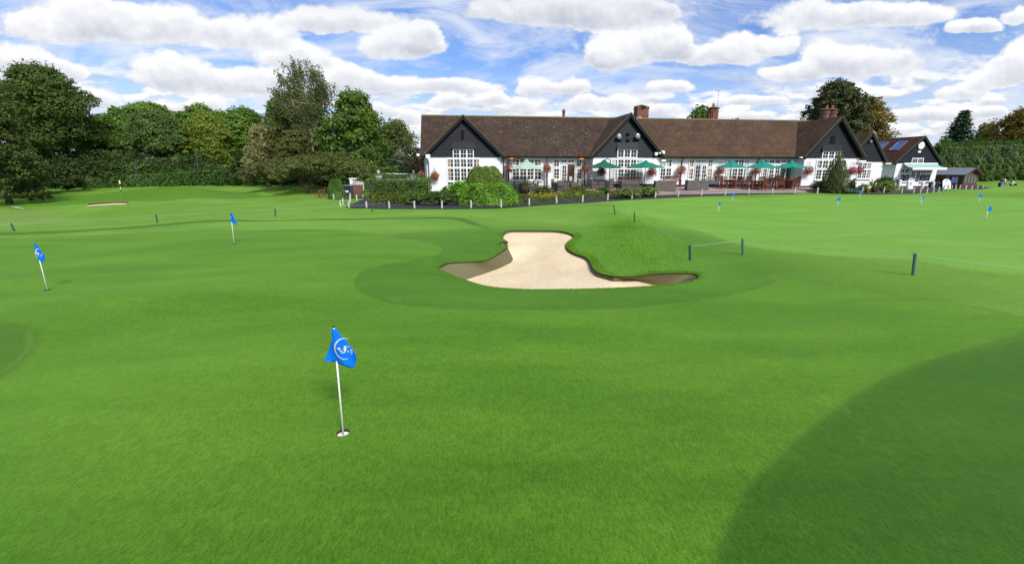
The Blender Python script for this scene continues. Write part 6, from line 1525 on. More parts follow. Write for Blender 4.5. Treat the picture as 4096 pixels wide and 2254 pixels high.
def make_table(u, yl, label):
    e = empty('garden_table', house_pt(u, 700, yl), 0, label, 'table', 'round teak garden tables')
    MB().lathe([(.02, .70), (.74, .70), (.76, .72), (.76, .745), (.02, .745)], (0,0,0), 28).build('tabletop', M['teak'], e)
    for k in range(4): a = pi/4 + k*pi/2; MB().bar((.42*math.cos(a), .42*math.sin(a), 0), (.40*math.cos(a), .40*math.sin(a), .70), .07, .07).build('leg', M['teak'], e)
    m = MB(); m.box(-.35, .35, -.03, .03, .60, .70).box(-.03, .03, .03, .35, .60, .70).box(-.03, .03, -.35, -.03, .60, .70); m.build('frame', M['teak'], e)
for (uc, nm, seats) in ((2921, 'left', [(2880,-2.6,pi/2+.2,'at the left side of'),(2893,-1.5,.3,'behind and left of'),(2899,-3.1,pi*.8,'in front and left of'),(2934,-1.4,-.3,'behind and right of'),(2949,-2.8,-pi/2-.1,'at the right side of')]),
                         (3033, 'middle', [(2986,-2.4,pi/2+.2,'at the left side of'),(3004,-3.1,pi*.75,'in front and left of'),(3010,-1.4,.2,'behind and left of'),(3053,-1.5,-.3,'behind and right of'),(3055,-3.0,pi*1.2,'in front and right of'),(3070,-2.5,-pi/2,'at the right side of')]),
                         (3152, 'right', [(3113,-2.5,pi/2,'at the left side of'),(3124,-1.5,.3,'behind and left of'),(3131,-3.1,pi*.8,'in front and left of'),(3170,-3.0,pi*1.2,'in front and right of'),(3163,-1.4,-.2,'behind and right of'),(3185,-2.5,-pi/2,'at the right side of')])):
    make_table(uc, -2.3, {'left': 'round teak table under the leftmost bright green parasol', 'middle': 'round teak table under the middle bright green parasol', 'right': 'round teak table beside the folded green parasol'}[nm])
    for (u, yl, rz, w) in seats:
        rz2 = rz if True else 0
        put_chair(u, yl, {'at the left side of': pi/2, 'at the right side of': -pi/2, 'behind and left of': .35, 'behind and right of': -.35, 'in front and left of': pi - .5, 'in front and right of': pi + .5}[w] + random.uniform(-.15, .15), f'teak slatted chair {w} the {nm} garden table')
# benches
def bench(label, u, v, yl, w, rz, world=None):
    e = empty('bench', world if world is not None else house_pt(u, v, yl), rz, label, 'bench', None); tm = M['teak']
    for k in range(4): MB().box(-w/2, w/2, -.24 + .12*k, -.14 + .12*k, .42, .45).build('seat_slat', tm, e)
    for sx in (-1, 1):
        MB().box(sx*w/2 - .03, sx*w/2 + .03, -.26, -.20, 0, .64).build('leg', tm, e); MB().bar((sx*w/2, .24, 0), (sx*w/2, .24, .45), .06, .06).build('leg', tm, e); MB().box(sx*w/2 - .035, sx*w/2 + .035, -.28, .26, .64, .68).build('armrest', tm, e)
    m = MB(); m.bar((-w/2, .25, .44), (-w/2, .34, .98), .06, .05); m.bar((w/2, .25, .44), (w/2, .34, .98), .06, .05); m.bar((-w/2, .34, .97), (w/2, .34, .97), .05, .09); m.bar((-w/2, .27, .56), (w/2, .27, .56), .04, .05)
    n = int(w/.11)
    for k in range(1, n): x = -w/2 + w*k/n; m.bar((x, .272, .56), (x, .335, .95), .045, .02)
    m.build('backrest', tm, e)
bench('teak bench with its slatted back against the railings, below the middle gable', *Z2(1182, 1000), -2.6, 1.7, pi)
bench('teak bench against the wall behind the rattan counter', *Z2(1735, 1000), -.5, 1.5, 0)
hb = hit(1288, 789); bench('weathered wooden bench on the lawn beside the round bush, facing left', 0, 0, 0, 1.25, -pi/2 + .35, hb)
# rattan furniture behind the railings
def rattan(label, u0, u1, yl, back=.85, seat=.42, cush=True, name='rattan_chair', rz=0.0, cat='chair'):
    a = house_pt((u0+u1)/2, 700, yl); w = (u1 - u0)*mpp(a.y, 730); e = empty(name, a, rz, label, cat, 'rattan furniture behind the railings')
    MB().box(-w/2, w/2, -.35, .35, .04, seat - .10).build('base', M['rattan'], e, bevel=.02)
    MB().box(-w/2, w/2, .25, .38, seat - .098, back).build('backrest', M['rattan'], e, bevel=.03)
    for s in (-1, 1): MB().box(s*(w/2 - .06) - .06, s*(w/2 - .06) + .06, -.35, .248, seat - .098, .62).build('armrest', M['rattan'], e, bevel=.02)
    if cush: MB().box(-w/2 + .13, w/2 - .13, -.33, .22, seat - .095, seat + .04).build('seat_cushion', M['cushion'], e, bevel=.04); MB().box(-w/2 + .13, w/2 - .13, .10, .245, seat + .045, back + .08).build('back_cushion', M['cushion'], e, bevel=.04)
rattan('rattan armchair with a cream cushion left of the open doorway', 2212, 2243, -2.6, rz=.7)
rattan('rattan armchair seen from behind, turned away below the doorway window', 2224, 2252, -3.6, cush=False, rz=pi+.3)
rattan('rattan armchair with tall cream cushion in front of the open doorway', 2270, 2292, -1.8, rz=-.3)
rattan('rattan armchair beside the yellow-green shrub, cream cushion', 2288, 2306, -3.2, rz=-1.2)
rattan('rattan armchair under the dark green parasol, at its left', 2358, 2382, -2.8, rz=pi-.8)
rattan('rattan armchair under the dark green parasol, at its right', 2420, 2450, -2.8, rz=-pi+.8)
rattan('rattan armchair with cream back cushion behind the dark parasol post', 2362, 2376, -1.4, rz=.2)
rattan('rattan armchair left of the wispy shrub with cream cushion', 2060, 2080, -2.0, rz=.4)
rattan('rattan armchair under the pale parasol, right side, cream cushion', 2126, 2150, -2.2, rz=-.5)
rattan('long rattan sofa behind the teak bench and railings', 2484, 2556, -3.3, .72, .42, False, 'rattan_sofa', pi, 'sofa')
def rtable(label, u, yl, w):
    e = empty('rattan_table', house_pt(u, 700, yl), 0, label, 'table', 'rattan tables behind the railings'); MB().box(-w/2 + .04, w/2 - .04, -.4, .4, 0, .66).build('base', M['rattan'], e); MB().box(-w/2, w/2, -.45, .45, .66, .70).build('tabletop', M['glass'], e)
rtable('rattan table with dark glass top below the left doorway', 2258, -2.7, 1.1); rtable('rattan table with dark glass top under the dark green parasol', 2400, -2.4, 1.3); rtable('rattan table with dark glass top under the pale parasol', 2104, -2.8, 1.0)
def counter(label, Z, x0, x1, y0, y1, yl, top=None):
    a0 = Z(x0, y1); a1 = Z(x1, y1); a = house_pt((a0[0]+a1[0])/2, a0[1], yl); s = mpp(a.y, 740); w = (a1[0]-a0[0])*s; h = (y1 - y0)/3.2233*s; dp = 1.0
    e = empty('rattan_planter', a, -.12, label, 'planter', 'rattan box planters on the patio')
    m = MB(); m.box(-w/2, w/2, -dp/2, -dp/2 + .06, 0, h).box(-w/2, w/2, dp/2 - .06, dp/2, 0, h).box(-w/2, -w/2 + .06, -dp/2 + .06, dp/2 - .06, 0, h).box(w/2 - .06, w/2, -dp/2 + .06, dp/2 - .06, 0, h).box(w*.12, w*.12 + .02, -dp/2 - .012, -dp/2, 0, h); m.build('panels', M['rattan'], e)
    MB().box(-w/2 + .07, w/2 - .07, -dp/2 + .07, dp/2 - .07, .02, h - .12).build('filling', mat_plain('dark_lining', (0.03,0.03,0.03), 0.8), e)
    if top: MB().box(-w/2 + .35, -w/2 + 1.15, -.3, .3, h - .10, h + .10).box(-w/2 + .42, -w/2 + 1.08, -.36, -.31, h - .06, h + .04).build('grill', M['steel'], e)
    MB().box(-w/2 - .02, w/2 + .02, -dp/2 - .02, -dp/2 + .07, h, h + .03).box(-w/2 - .02, -w/2 + .07, -dp/2 + .07, dp/2 + .02, h, h + .03).box(w/2 - .07, w/2 + .02, -dp/2 + .07, dp/2 + .02, h, h + .03).build('rim', M['steel'], e)
counter('grey rattan box counter with metal grill on top, end of the railings', Z2, 1505, 1760, 1005, 1125, -3.0, True)
counter('empty grey rattan box planter before the ajar french doors', Z3, 140, 400, 1000, 1118, -3.2)
# railings
def railing():
    P = [house_pt(u, 700, -4.2 if u < 2400 else -4.0) for u in np.linspace(2052, 2618, 58)]
    e = empty('railing', P[0], 0, 'low black iron railing between the planted bed and the patio', 'railing'); o = P[0]
    m = MB(); m.bar(P[0]-o+Vector((0,0,.62)), P[-1]-o+Vector((0,0,.62)), .035, .03); m.bar(P[0]-o+Vector((0,0,.12)), P[-1]-o+Vector((0,0,.12)), .03, .03); m.build('rail', M['black'], e)
    for p in P[:: 1]:
        for f in (0,):
            q = p - o; MB().tube([q + Vector((0,0,-.05)), q + Vector((0,0,.74)), q + Vector((0,0,.80))], [.012, .012, .002], 5).build('upright', M['black'], e)
    for u in (2052, 2190, 2330, 2470, 2618): q = house_pt(u, 700, -4.1) - o; MB().tube([q + Vector((0,-.02,-.05)), q + Vector((0,-.02,.84))], .028, 8).build('post', M['black'], e)
railing()
# ------------------------------------------------------------------ hanging baskets
def bloom_mat(kind):
    nm = 'petals_%d_%d' % (int(kind[0][0]*100), int(kind[0][1]*1000))
    if nm in MATS: return MATS[nm]
    m, nt, _, _ = newmat(nm); t = NT(nt); ti = t.attr('tint')
    col = t.mix(t.math('GREATER_THAN', ti, .62), C4(kind[0]), C4(kind[1])); col = t.mix(t.math('GREATER_THAN', ti, .86), col, C4(kind[2])); col = t.mix(t.math('LESS_THAN', ti, -.1), col, (0.02,0.03,0.01,1))
    t.out(t.pr(col, 0.7)); MATS[nm] = m; return m
def basket(label, u, v, r_px, yl, pink, kind, W=None):
    x, z = Wl(u, v, yl - .35); X = BX0.x + x*BC - (yl-.35)*BS; Y = BX0.y + x*BS + (yl-.35)*BC; s = mpp(Y, v); r = r_px/3.2233*s
    e = empty('flower_basket', (X, Y, z), BROT, label, 'flower basket', 'hanging baskets on the clubhouse walls')
    MB().lathe([(.03, -.22), (.16, -.16), (.22, -.02), (.23, 0)], (0,0,0), 12).build('basket', M['soil'], e)
    m = MB(); m.bar((0, .35, r + .25), (0, 0, r + .25), .02, .03); m.bar((0, .33, r - .1), (0, .05, r + .25), .015, .02)
    for k in range(3): a = k*2.1; m.bar((0,0,r + .24), (.2*math.cos(a), .2*math.sin(a), 0), .008, .008)
    m.build('bracket', M['black'], e)
    n = 900; d = sph(n); rad = RNG.uniform(.35, 1.0, n)[:, None]; P = d*rad*np.array([r*.95, r*.75, r*.9]) + np.array([0, 0, -r*.08]); leaf_obj('foliage', P, d + RNG.normal(0, .4, (n, 3)), .085, ML['olive'], e, .6)
    n = 330; d = sph(n); P = d*RNG.uniform(.75, 1.12, n)[:, None]*np.array([r, r*.8, r*.95]) + np.array([0, 0, -r*.10]); P[:, 2] -= np.clip(np.abs(P[:, 0])/r - .3, 0, 1)*r*RNG.uniform(0, .9, n); sel = RNG.uniform(0, 1, n)
    c1_, c2_, c3_ = kind
    leaf_obj('blooms', P, d + RNG.normal(0, .4, (n, 3)), .072, bloom_mat(kind), e, .85, sel)
PK = ((0.75,0.10,0.26), (0.55,0.02,0.035), (0.70,0.35,0.40)); PY = ((0.78,0.22,0.36), (0.55,0.03,0.10), (0.72,0.50,0.04)); PO = ((0.72,0.10,0.20), (0.65,0.10,0.02), (0.60,0.40,0.03))
basket('pink and red flower basket on the left gable wall beside the black pipe', 1739, 701, 62, -PA, 0, PO, None)
basket('dark pink flower basket hanging off the left end corner of the clubhouse', 1690, 694, 60, .6, 0, PK, None)
basket('flower basket half hidden by the pale parasol', 2037, 672, 58, -.4, 0, PK, None)
basket('red flower basket on the post right of the pale parasol', 2189, 671, 60, -.4, 0, PO, None)
basket('red flower basket on the post right of the open doorway', 2343, 672, 60, -.4, 0, PO, None)
basket('dark flower basket hanging under the dark green parasol', 2408, 683, 62, -.9, 0, ((0.35,0.05,0.14), (0.25,0.05,0.03), (0.30,0.10,0.14)), None)
basket('pink flower basket under the right edge of the middle gable parasol', 2609, 684, 64, -.9, 0, PK, None)
basket('tall pink and yellow flower basket on the downpipe left of the ajar doors', 2727, 677, 66, -.1, 0, PY, None)
basket('pink flower basket below the leftmost bright green parasol', 2883, 680, 58, 0, 0, PK, None)
basket('orange and pink flower basket below the middle bright green parasol', 3026, 680, 60, -.1, 0, PO, None)
basket('pink flower basket on the blank wall left of the right gable window', 3237, 680, 62, -1.3, 0, PY, None)
basket('red flower basket right of the cone conifer', 3412, 681, 60, -1.3, 0, PK, None)
basket('trailing pink flower basket at the far right corner of the right gable', 3439, 677, 52, -1.0, 0, PK, None)

# ------------------------------------------------------------------ shop front things
def aboard(label, Z, x0, x1, y0, y1, D, rz, kind):
    a = Z((x0+x1)/2, y1); p = at(a[0], a[1], D); gz_ = g1(p.x, p.y); s = mpp(D, 740); w = (x1-x0)/3.2233*s; h = (y1-y0)/3.2233*s
    e = empty('advertising_board', (p.x, p.y, gz_), rz, label, 'sign board', None)
    def panel(y0_, y1_, sgn, mat, nm):
        poly = [(-w/2, 0), (w/2, 0), (w/2, h*.72)] + [(w/2*math.cos(t_), h*.72 + h*.28*math.sin(t_)) for t_ in np.linspace(0.15, pi - .15, 10)] + [(-w/2, h*.72)]
        m = MB().prism(poly, -.02, .02)
        m.v = [(x, y + sgn*(.42 - .38*z/h), z) for x, y, z in m.v]; return m.build(nm, mat, e)
    f = panel(0, 0, -1, M['white'], 'front_panel'); panel(0, 0, 1, M['dkgreen'], 'rear_panel')
    m = MB(); pic = MB(); fy = lambda z: -(.42 - .38*z/h) - .024
    def plate(mm, x0_, x1_, z0, z1): mm.add([(x0_, fy(z0), z0), (x1_, fy(z0), z0), (x1_, fy(z1), z1), (x0_, fy(z1), z1)], [(0,1,2,3)])
    def ell(mm, cx_, cz_, rx, rz_): mm.add([(cx_ + rx*math.cos(t_), fy(cz_ + rz_*math.sin(t_)) - .001, cz_ + rz_*math.sin(t_)) for t_ in np.linspace(0, 2*pi, 17)[:-1]], [tuple(range(16))])
    g = MB(); ell(g, 0, h*.87, w*.30, h*.055); g.build('logo', M['dkgreen'] if kind else M['steel'], f)
    if kind == 0:
        for k in range(3): ell(m, (-.12 + .12*k)*w, h*.5 + .03*k, w*.05, h*.09)
        plate(m, -w*.2, w*.2, h*.36, h*.40); m.build('picture', mat_plain('blue_grey_print', (0.12,0.18,0.36), 0.6), f)
    else:
        plate(pic, -w*.42, w*.42, h*.18, h*.74); pic.build('picture', mat_plain('photo_print', (0.50,0.55,0.62), 0.5, 0.5, 4, 0), f)
        for k in range(4): ell(m, (-.25 + .16*k)*w, h*(.38 + .05*(k % 2)), w*.08, h*.03)
        m.v = [(x, y - .002, z) for x, y, z in m.v]; m.build('lettering', mat_plain('red_print', (0.45,0.08,0.05), 0.6), f)
aboard('white arched advertising board with green back at the left of the shop door', Z4, 1380, 1440, 918, 1062, 51.8, -.55, 0)
aboard('larger white arched advertising board with coloured picture beside the shed', Z4, 1812, 1902, 944, 1075, 50.5, -.15, 1)
# bin
p = at(*Z4(1733, 1045), 53.5); gz_ = g1(p.x, p.y); e = empty('litter_bin', (p.x, p.y, gz_), -.2, 'dark green slatted litter bin right of the shop door', 'bin'); s = mpp(53.5, 740)
h = 80/3.2233*s; m = MB().box(-.42, .42, -.38, .38, .03, h*.82)
for k in range(9): m.box(-.42 + .1*k, -.38 + .1*k, -.41, -.382, .06, h*.80)
m.build('body', mat_plain('dark_bin_green', (0.008,0.035,0.025), 0.5), e); MB().box(-.46, .46, -.42, .42, h*.82 + .002, h*.90).box(-.3, .3, -.3, .3, h*.902, h).build('lid', mat_plain('dark_bin_green', (0,0,0)), e, bevel=.02)
# bicycle against the shop wall
def bicycle(u, v, D, rz, label):
    p = at(u, v, D); gz_ = g1(p.x, p.y) + .03; e = empty('bicycle', (p.x, p.y, gz_), rz, label, 'bicycle'); bl = M['black']
    for x in (-.52, .52):
        pts = [(x + .33*math.cos(t_), 0, .34 + .33*math.sin(t_)) for t_ in np.linspace(0, 2*pi, 21)]; w = MB().tube(pts, .018, 6, False).build('wheel', bl, e); sp = MB()
        for k in range(6): a = k*pi/6; sp.bar((x - .32*math.cos(a), 0, .34 - .32*math.sin(a)), (x + .32*math.cos(a), 0, .34 + .32*math.sin(a)), .004, .004)
        sp.build('spokes', M['steel'], w)
    m = MB()
    for a, b in (((-.52,0,.34), (-.18,0,.82)), ((-.18,0,.82), (.36,0,.85)), ((-.05,0,.32), (.36,0,.80)), ((-.05,0,.32), (-.18,0,.90)), ((-.52,0,.34), (-.05,0,.32)), ((.52,0,.34), (.34,0,.98))): m.tube([a, b], .016, 6)
    m.build('frame', mat_plain('dark_frame_paint', (0.03,0.04,0.05), 0.3), e); MB().tube([(.34,-.28,1.02), (.34,0,.98), (.34,.28,1.02)], .014, 6).build('handlebar', bl, e); MB().box(-.30, -.06, -.07, .07, .90, .95).build('saddle', bl, e, bevel=.03)
bicycle(*Z4(1600, 1045), 54.0, BROT + .1, 'dark bicycle leaning against the shop window')
def trolley(u, v, D, rz, label, parent=None, world=None, bagc=(0.02,0.025,0.04)):
    p = world if world is not None else at(u, v, D); gz_ = g1(p[0], p[1]); e = empty('golf_trolley', (p[0], p[1], gz_), rz, label, 'golf trolley')
    for s in (-1, 1):
        w = MB().tube([(-.0 , s*.30 + .02, .15), (0, s*.30 - .02, .15)], .15, 16).build('wheel', M['black'], e)
    MB().tube([(0, -.3, .15), (0, .3, .15)], .012, 6).build('axle', M['steel'], e)
    m = MB(); m.tube([(-.42, 0, .10), (0, 0, .16), (.30, 0, .62), (.62, 0, .98)], .016, 6); m.build('frame', M['steel'], e); MB().tube([(.60, -.1, .98), (.68, 0, 1.02), (.60, .1, .98)], .018, 6).build('handle', M['black'], e)
    b = MB().tube([(-.28, 0, .12), (.0, 0, .52), (.16, 0, .95)], [.11, .11, .13], 14).build('bag', mat_plain('bag_cloth_%d' % int(bagc[2]*100), bagc, 0.7), e)
    for k in range(7): a = k*.9; MB().tube([(.14 + .05*math.cos(a), .06*math.sin(a), .90), (.24 + .08*math.cos(a), .09*math.sin(a), 1.14)], .010, 5).build('club', M['steel'], e); 
    return e
trolley(*Z4(1255, 1045), 53.0, 1.2, 'dark golf trolley parked at the left corner of the shop front')
# ------------------------------------------------------------------ shed
def shed():
    D = 56.0; pl = at(*Z5(628, 1072), D); pc = at(*Z5(790, 1072), D - 1.2); pr = at(*Z5(968, 1068), D - .9); gz_ = g1(pc.x, pc.y)
    s = mpp(D, 710); W1 = (pc - pl).length; H = at(*Z5(790, 885), D - 1.2).z - gz_; wd = Vector((pr.x - pc.x, pr.y - pc.y, 0)); W2 = wd.length
    rz = math.atan2(wd.y, wd.x); e = empty('wooden_shed', (pc.x, pc.y, gz_), rz, 'small brown wooden shed with grey roof and glazed front, beside the tall hedge', 'shed')
    L = 4.2; wood = mat_plain('brown_shed_boards', (0.085,0.042,0.028), 0.8, 0.35, 4, 0.3); m = MB(); a = 0
    zz = -.3
    while zz < H - .01: z2 = min(zz + .14, H); m.add([(-.03, -.03, zz), (W2+.03, -.03, zz), (W2+.03, L+.03, zz), (-.03, L+.03, zz), (-.008, -.008, z2), (W2+.008, -.008, z2), (W2+.008, L+.008, z2), (-.008, L+.008, z2)], [(0,1,5,4),(1,2,6,5),(2,3,7,6),(3,0,4,7),(0,3,2,1),(4,5,6,7)]); zz = z2
    apex = H + .62; m.prism([(0, H), (W2, H), (W2/2, apex)], 0, L); m.build('wall', wood, e)
    r = MB(); o = .30
    for sgn in (-1, 1):
        A = Vector((W2/2 + sgn*(W2/2 + o), 0, H - .62*o/(W2/2))); B = Vector((W2/2, 0, apex)); n = Vector((0, 0, .07)); vs = [(q.x, y, q.z) for y in (-.35, L + .2) for q in (A, B, B + n, A + n)]; r.add(vs, [(3,2,1,0),(4,5,6,7),(0,1,5,4),(1,2,6,5),(2,3,7,6),(3,0,4,7)])
    r.build('roof', mat_plain('grey_roof_felt', (0.20,0.22,0.25), 0.85, 0.15, 5, 0.2), e)
    b = MB()
    for sgn in (-1, 1): b.bar((W2/2 + sgn*(W2/2 + o), -.38, H - .62*o/(W2/2) + .02), (W2/2, -.38, apex + .03), .03, .12)
    b.build('barge_board', wood, e)
    for k in range(4):
        x = .12 + k*(W2 - .24)/4; w = (W2 - .24)/4 - .10; f = MB(); f.box(x, x + .06, -.06, -.032, .75, H - .15).box(x + w - .06, x + w, -.06, -.032, .75, H - .15).box(x + .06, x + w - .06, -.06, -.032, H - .21, H - .15).box(x + .06, x + w - .06, -.06, -.032, .75, .81).box(x + .06, x + w - .06, -.055, -.034, 1.35, 1.39)
        fr = f.build('window', M['oldwood'], e); MB().box(x + .06, x + w - .06, -.045, -.036, .81, H - .21).build('pane', mat_plain('pale_shed_glass', (0.12,0.15,0.15), 0.15, 0.6, 2, 0), fr)
    f = MB(); f.box(-.07, -.034, 1.1, 1.16, 1.1, H - .2).box(-.07, -.034, 1.9, 1.96, 1.1, H - .2).box(-.07, -.034, 1.16, 1.9, 1.1, 1.16).box(-.07, -.034, 1.16, 1.9, H - .26, H - .2); fr = f.build('window', M['oldwood'], e); MB().box(-.05, -.036, 1.16, 1.9, 1.16, H - .26).build('pane', M['glass'], fr)
shed()
e = at(*Z5(675, 1075), 52.5); gz_ = g1(e.x, e.y); nb = empty('notice_board', (e.x, e.y, gz_), .15, 'blue notice board in a wooden frame before the shed', 'notice board'); s = mpp(52.5, 740); w = 76/3.2233*s; zt = 155/3.2233*s; zb_ = 78/3.2233*s
for sx in (-1, 1): MB().box(sx*w/2 - .05, sx*w/2 + .05, -.04, .04, -.2, zt).build('post', M['oldwood'], nb)
MB().box(-w/2 + .052, w/2 - .052, -.03, .03, zb_, zt - .02).build('board', mat_plain('navy_notice_board', (0.02,0.05,0.22), 0.5, 0.3, 8, 0), nb)

# ------------------------------------------------------------------ left of the clubhouse: pillars, cars, gate, cabinet
def pillar(u, vt, ball_v, D, label):
    p = at(u, 720, D); gz_ = g1(p.x, p.y); zt = at(u, vt, D).z - gz_; zb_ = at(u, ball_v, D).z - gz_; w = 108/4.293*mpp(D, 700)/2
    e = empty('gate_pillar', (p.x, p.y, gz_), 0, label, 'gate pillar', 'white gate pillars topped with stone balls'); MB().box(-w*.85, w*.85, -w*.85, w*.85, -.3, zt - .12).build('shaft', M['render'], e); MB().box(-w, w, -w, w, zt - .118, zt).build('cap', M['white'], e)
    st_ = mat_plain('pale_stone', (0.48,0.46,0.42), 0.9, 0.2, 6, 0.2); MB().lathe([(w*.4, 0), (w*.3, .06), (w*.25, .12)], (0,0,zt), 12).ball((0,0,zt + .10 + (zb_ - zt)*.5), (zb_ - zt)*.5, 16, 10).build('finial', st_, e, True)
Z6 = lambda x, y: (1200 + x/4.2933, 600 + y/4.2933)
pillar(Z6(1355, 0)[0], Z6(0, 410)[1], Z6(0, 362)[1], 45.0, 'white gate pillar with stone ball, left of the parked cars'); pillar(Z6(1958, 0)[0], Z6(0, 405)[1], Z6(0, 360)[1], 45.0, 'white gate pillar with stone ball, nearer the clubhouse')
def car(label, u0, u1, vt, D, color, van=False):
    um = (u0+u1)/2; p = at(um, 700, D); gz_ = g1(p.x, p.y); zt = at(um, vt, D).z - gz_; w = (u1 - u0)*mpp(D, 700)
    if not van: w = min(w, 1.8)
    e = empty('parked_car' if not van else 'parked_van', (p.x, p.y, gz_), pi/2*0, label, 'car' if not van else 'van', 'vehicles parked behind the clipped hedge')
    H = zt; W_ = .92 if not van else 1.0; paint = mat_plain('car_paint_%d' % int(color[2]*100), color, 0.25, 0.03, 2, 0, 0, 0.6)
    def loft(secs, nm, mat, par):     # secs: (y, halfwidth, zlow, zhigh)
        vs = []; fs = []
        for y, hw, z0, z1 in secs: vs += [(-hw, y, z0), (hw, y, z0), (hw*.98, y, z0 + (z1 - z0)*.8), (hw*.86, y, z1), (-hw*.86, y, z1), (-hw*.98, y, z0 + (z1 - z0)*.8)]
        for i in range(len(secs) - 1):
            for k in range(6): a = i*6; fs.append((a + k, a + (k+1) % 6, a + 6 + (k+1) % 6, a + 6 + k))
        fs.append(tuple(range(5, -1, -1))); b = (len(secs)-1)*6; fs.append(tuple(b + k for k in range(6)))
        o = MB().add(vs, fs).build(nm, mat, par, True); return o
    sc = H/1.48
    body = loft([(-2.05, W_*.8, .35, .62*sc), (-1.9, W_*.95, .25, .80*sc), (-.9, W_, .22, .95*sc), (.9, W_, .22, .97*sc), (1.8, W_*.97, .25, .92*sc), (2.05, W_*.85, .35, .75*sc)], 'body', paint, e)
    cab = loft([(-1.05, W_*.86, .90*sc, .96*sc), (-.45, W_*.80, .92*sc, H*.975), (.3, W_*.80, .92*sc, H), (1.2, W_*.78, .92*sc, H*.97), (1.85, W_*.82, .88*sc, .98*sc)], 'cabin', M['glass'], e)
    loft([(-.50, W_*.82, H*.955, H*.995), (.3, W_*.83, H*.965, H*1.01), (1.25, W_*.80, H*.95, H*.99)], 'roof', paint, e)
    for sx in (-1, 1):
        for y in (-1.3, 1.3): MB().tube([(sx*W_ - sx*.18, y, .32), (sx*W_ + sx*.01, y, .32)], .32, 16).build('wheel', M['black'], e)
        MB().box(sx*W_*.62 - .18, sx*W_*.62 + .18, -2.06, -1.98, .58*sc, .70*sc).build('headlight', mat_plain('lamp_glass', (0.45,0.60,0.52)), e)
car('pale blue-white parked car, left one behind the clipped hedge', 1534, 1577, 694, 50, (0.62,0.70,0.72)); car('white parked car, middle one behind the clipped hedge', 1579, 1630, 694.5, 50.4, (0.78,0.78,0.78)); car('pale van edge just left of the right gate pillar', 1628, 1650, 695, 53, (0.55,0.66,0.68), True)
car('dark parked car half hidden behind the white wall by the gate', 1424, 1460, 710, 50, (0.02,0.03,0.06))
# white wall end, rail panel and brown gate
def w_item(name, label, cat, Z, x0, x1, y0, y1, D, mat, dep=.15, detail=None):
    a = Z(x0, y1); b = Z(x1, y0); pa = at(a[0], a[1], D); pb = at(b[0], b[1], D); gz_ = g1((pa.x+pb.x)/2, D); e = empty(name, ((pa.x+pb.x)/2, D, gz_), 0, label, cat); w = (pb.x - pa.x); return e, w, pb.z - gz_, pa.z - gz_
e, w, zt, zb_ = w_item('garden_wall', 'white wall end with capping seen above the brown gate', 'wall', Z6, 872, 955, 480, 600, 43, None); MB().box(-w/2, w/2, -.2, .2, -.3, zt - .1).build('wall', M['render'], e); MB().box(-w/2 - .05, w/2 + .05, -.25, .25, zt - .098, zt).build('coping', M['white'], e)
e, w, zt, zb_ = w_item('screen_panel', 'pale board screen beside the white wall end', 'fence', Z6, 910, 1090, 510, 600, 42.4, None); MB().box(-w/2, w/2, -.03, .03, zb_ - .5, zt - .1).build('panel', mat_plain('pale_grey_board', (0.45,0.47,0.45), 0.8), e); MB().bar((-w/2, -.02, zt), (w/2, -.02, zt - .15), .08, .08).build('top_rail', M['oldwood'], e)
for x in (-w/2 + .1, -w/4): MB().box(x - .02, x + .02, -.05, -.031, -.2, zt - .05).build('batten', M['oldwood'], e)
e, w, zt, zb_ = w_item('wooden_gate', 'brown close-boarded wooden gate between dark cabinet and clipped hedge', 'gate', Z6, 895, 1075, 595, 742, 41.5, None)
m = MB(); k = 0; x = -w/2
while x < w/2 - .02: m.box(x, min(x + .115, w/2), -.02 - .004*(k % 2), .02, 0.03, zt - .06); x += .12; k += 1
m.build('boards', mat_plain('brown_fence_wood', (0.14,0.075,0.045), 0.85, 0.35, 5, 0.3), e); MB().box(-w/2 - .05, w/2 + .05, -.05, .05, zt - .058, zt).build('top_rail', mat_plain('pinkish_coping', (0.28,0.17,0.13), 0.85), e); MB().box(-w/2, w/2, -.045, -.026, .22, .32).build('bottom_rail', mat_plain('brown_fence_wood', (0,0,0)), e)
e, w, zt, zb_ = w_item('cabinet', 'dark navy storage cabinet with small white notice, right of round bush', 'cabinet', Z6, 757, 880, 600, 790, 39.8, None)
nv = mat_plain('dark_navy_panel', (0.016,0.02,0.04), 0.6, 0.2, 3, 0.1); MB().box(-w/2, w/2, -.35, .35, 0, zt - .08).build('body', nv, e); MB().box(-w/2 - .05, w/2 + .08, -.42, .42, zt - .078, zt).build('lid', mat_plain('grey_lid', (0.16,0.17,0.19), 0.6), e)
sg = MB().box(-.2, .2, -.365, -.352, zt*.42, zt*.56).build('notice', M['white'], e); MB().box(w/2 - .0, w/2 + .09, -.36, .0, 0, zt - .09).build('post', M['dkgreen'], e); text_lines(sg, -.16, .16, zt*.54, zt*.44, -.366, 2, M['steel'], 3, .03)
# brick house behind the trees on the left
hx = at(905, 690, 96); gz_ = g1(hx.x, hx.y); bh = empty('brick_house', (hx.x, hx.y, gz_), .1, 'red brick house glimpsed between the trunks above the hedge', 'house'); s = mpp(96, 640)
W_ = 235*s; zt = at(905, 618, 96).z - gz_; zr2 = at(905, 592, 96).z - gz_ + 1.0
MB().box(-W_/2, W_/2, 0, 7, -.5, zt).build('wall', M['brick'], bh); m = MB(); roof_slab(m, -W_/2 - .3, W_/2 + .3, -.4, zt - .1, 3.5, zr2); roof_slab(m, -W_/2 - .3, W_/2 + .3, 7.4, zt - .1, 3.505, zr2); m.build('roof', M['roof3'], bh)
for x in (-W_*.25, W_*.2, W_*.38): w_ = MB().box(x - .6, x + .6, -.06, 0, zt - 1.9, zt - .7).build('window', M['white'], bh); MB().box(x - .52, x + .52, -.08, -.061, zt - 1.82, zt - .78).build('pane', M['glass'], w_)
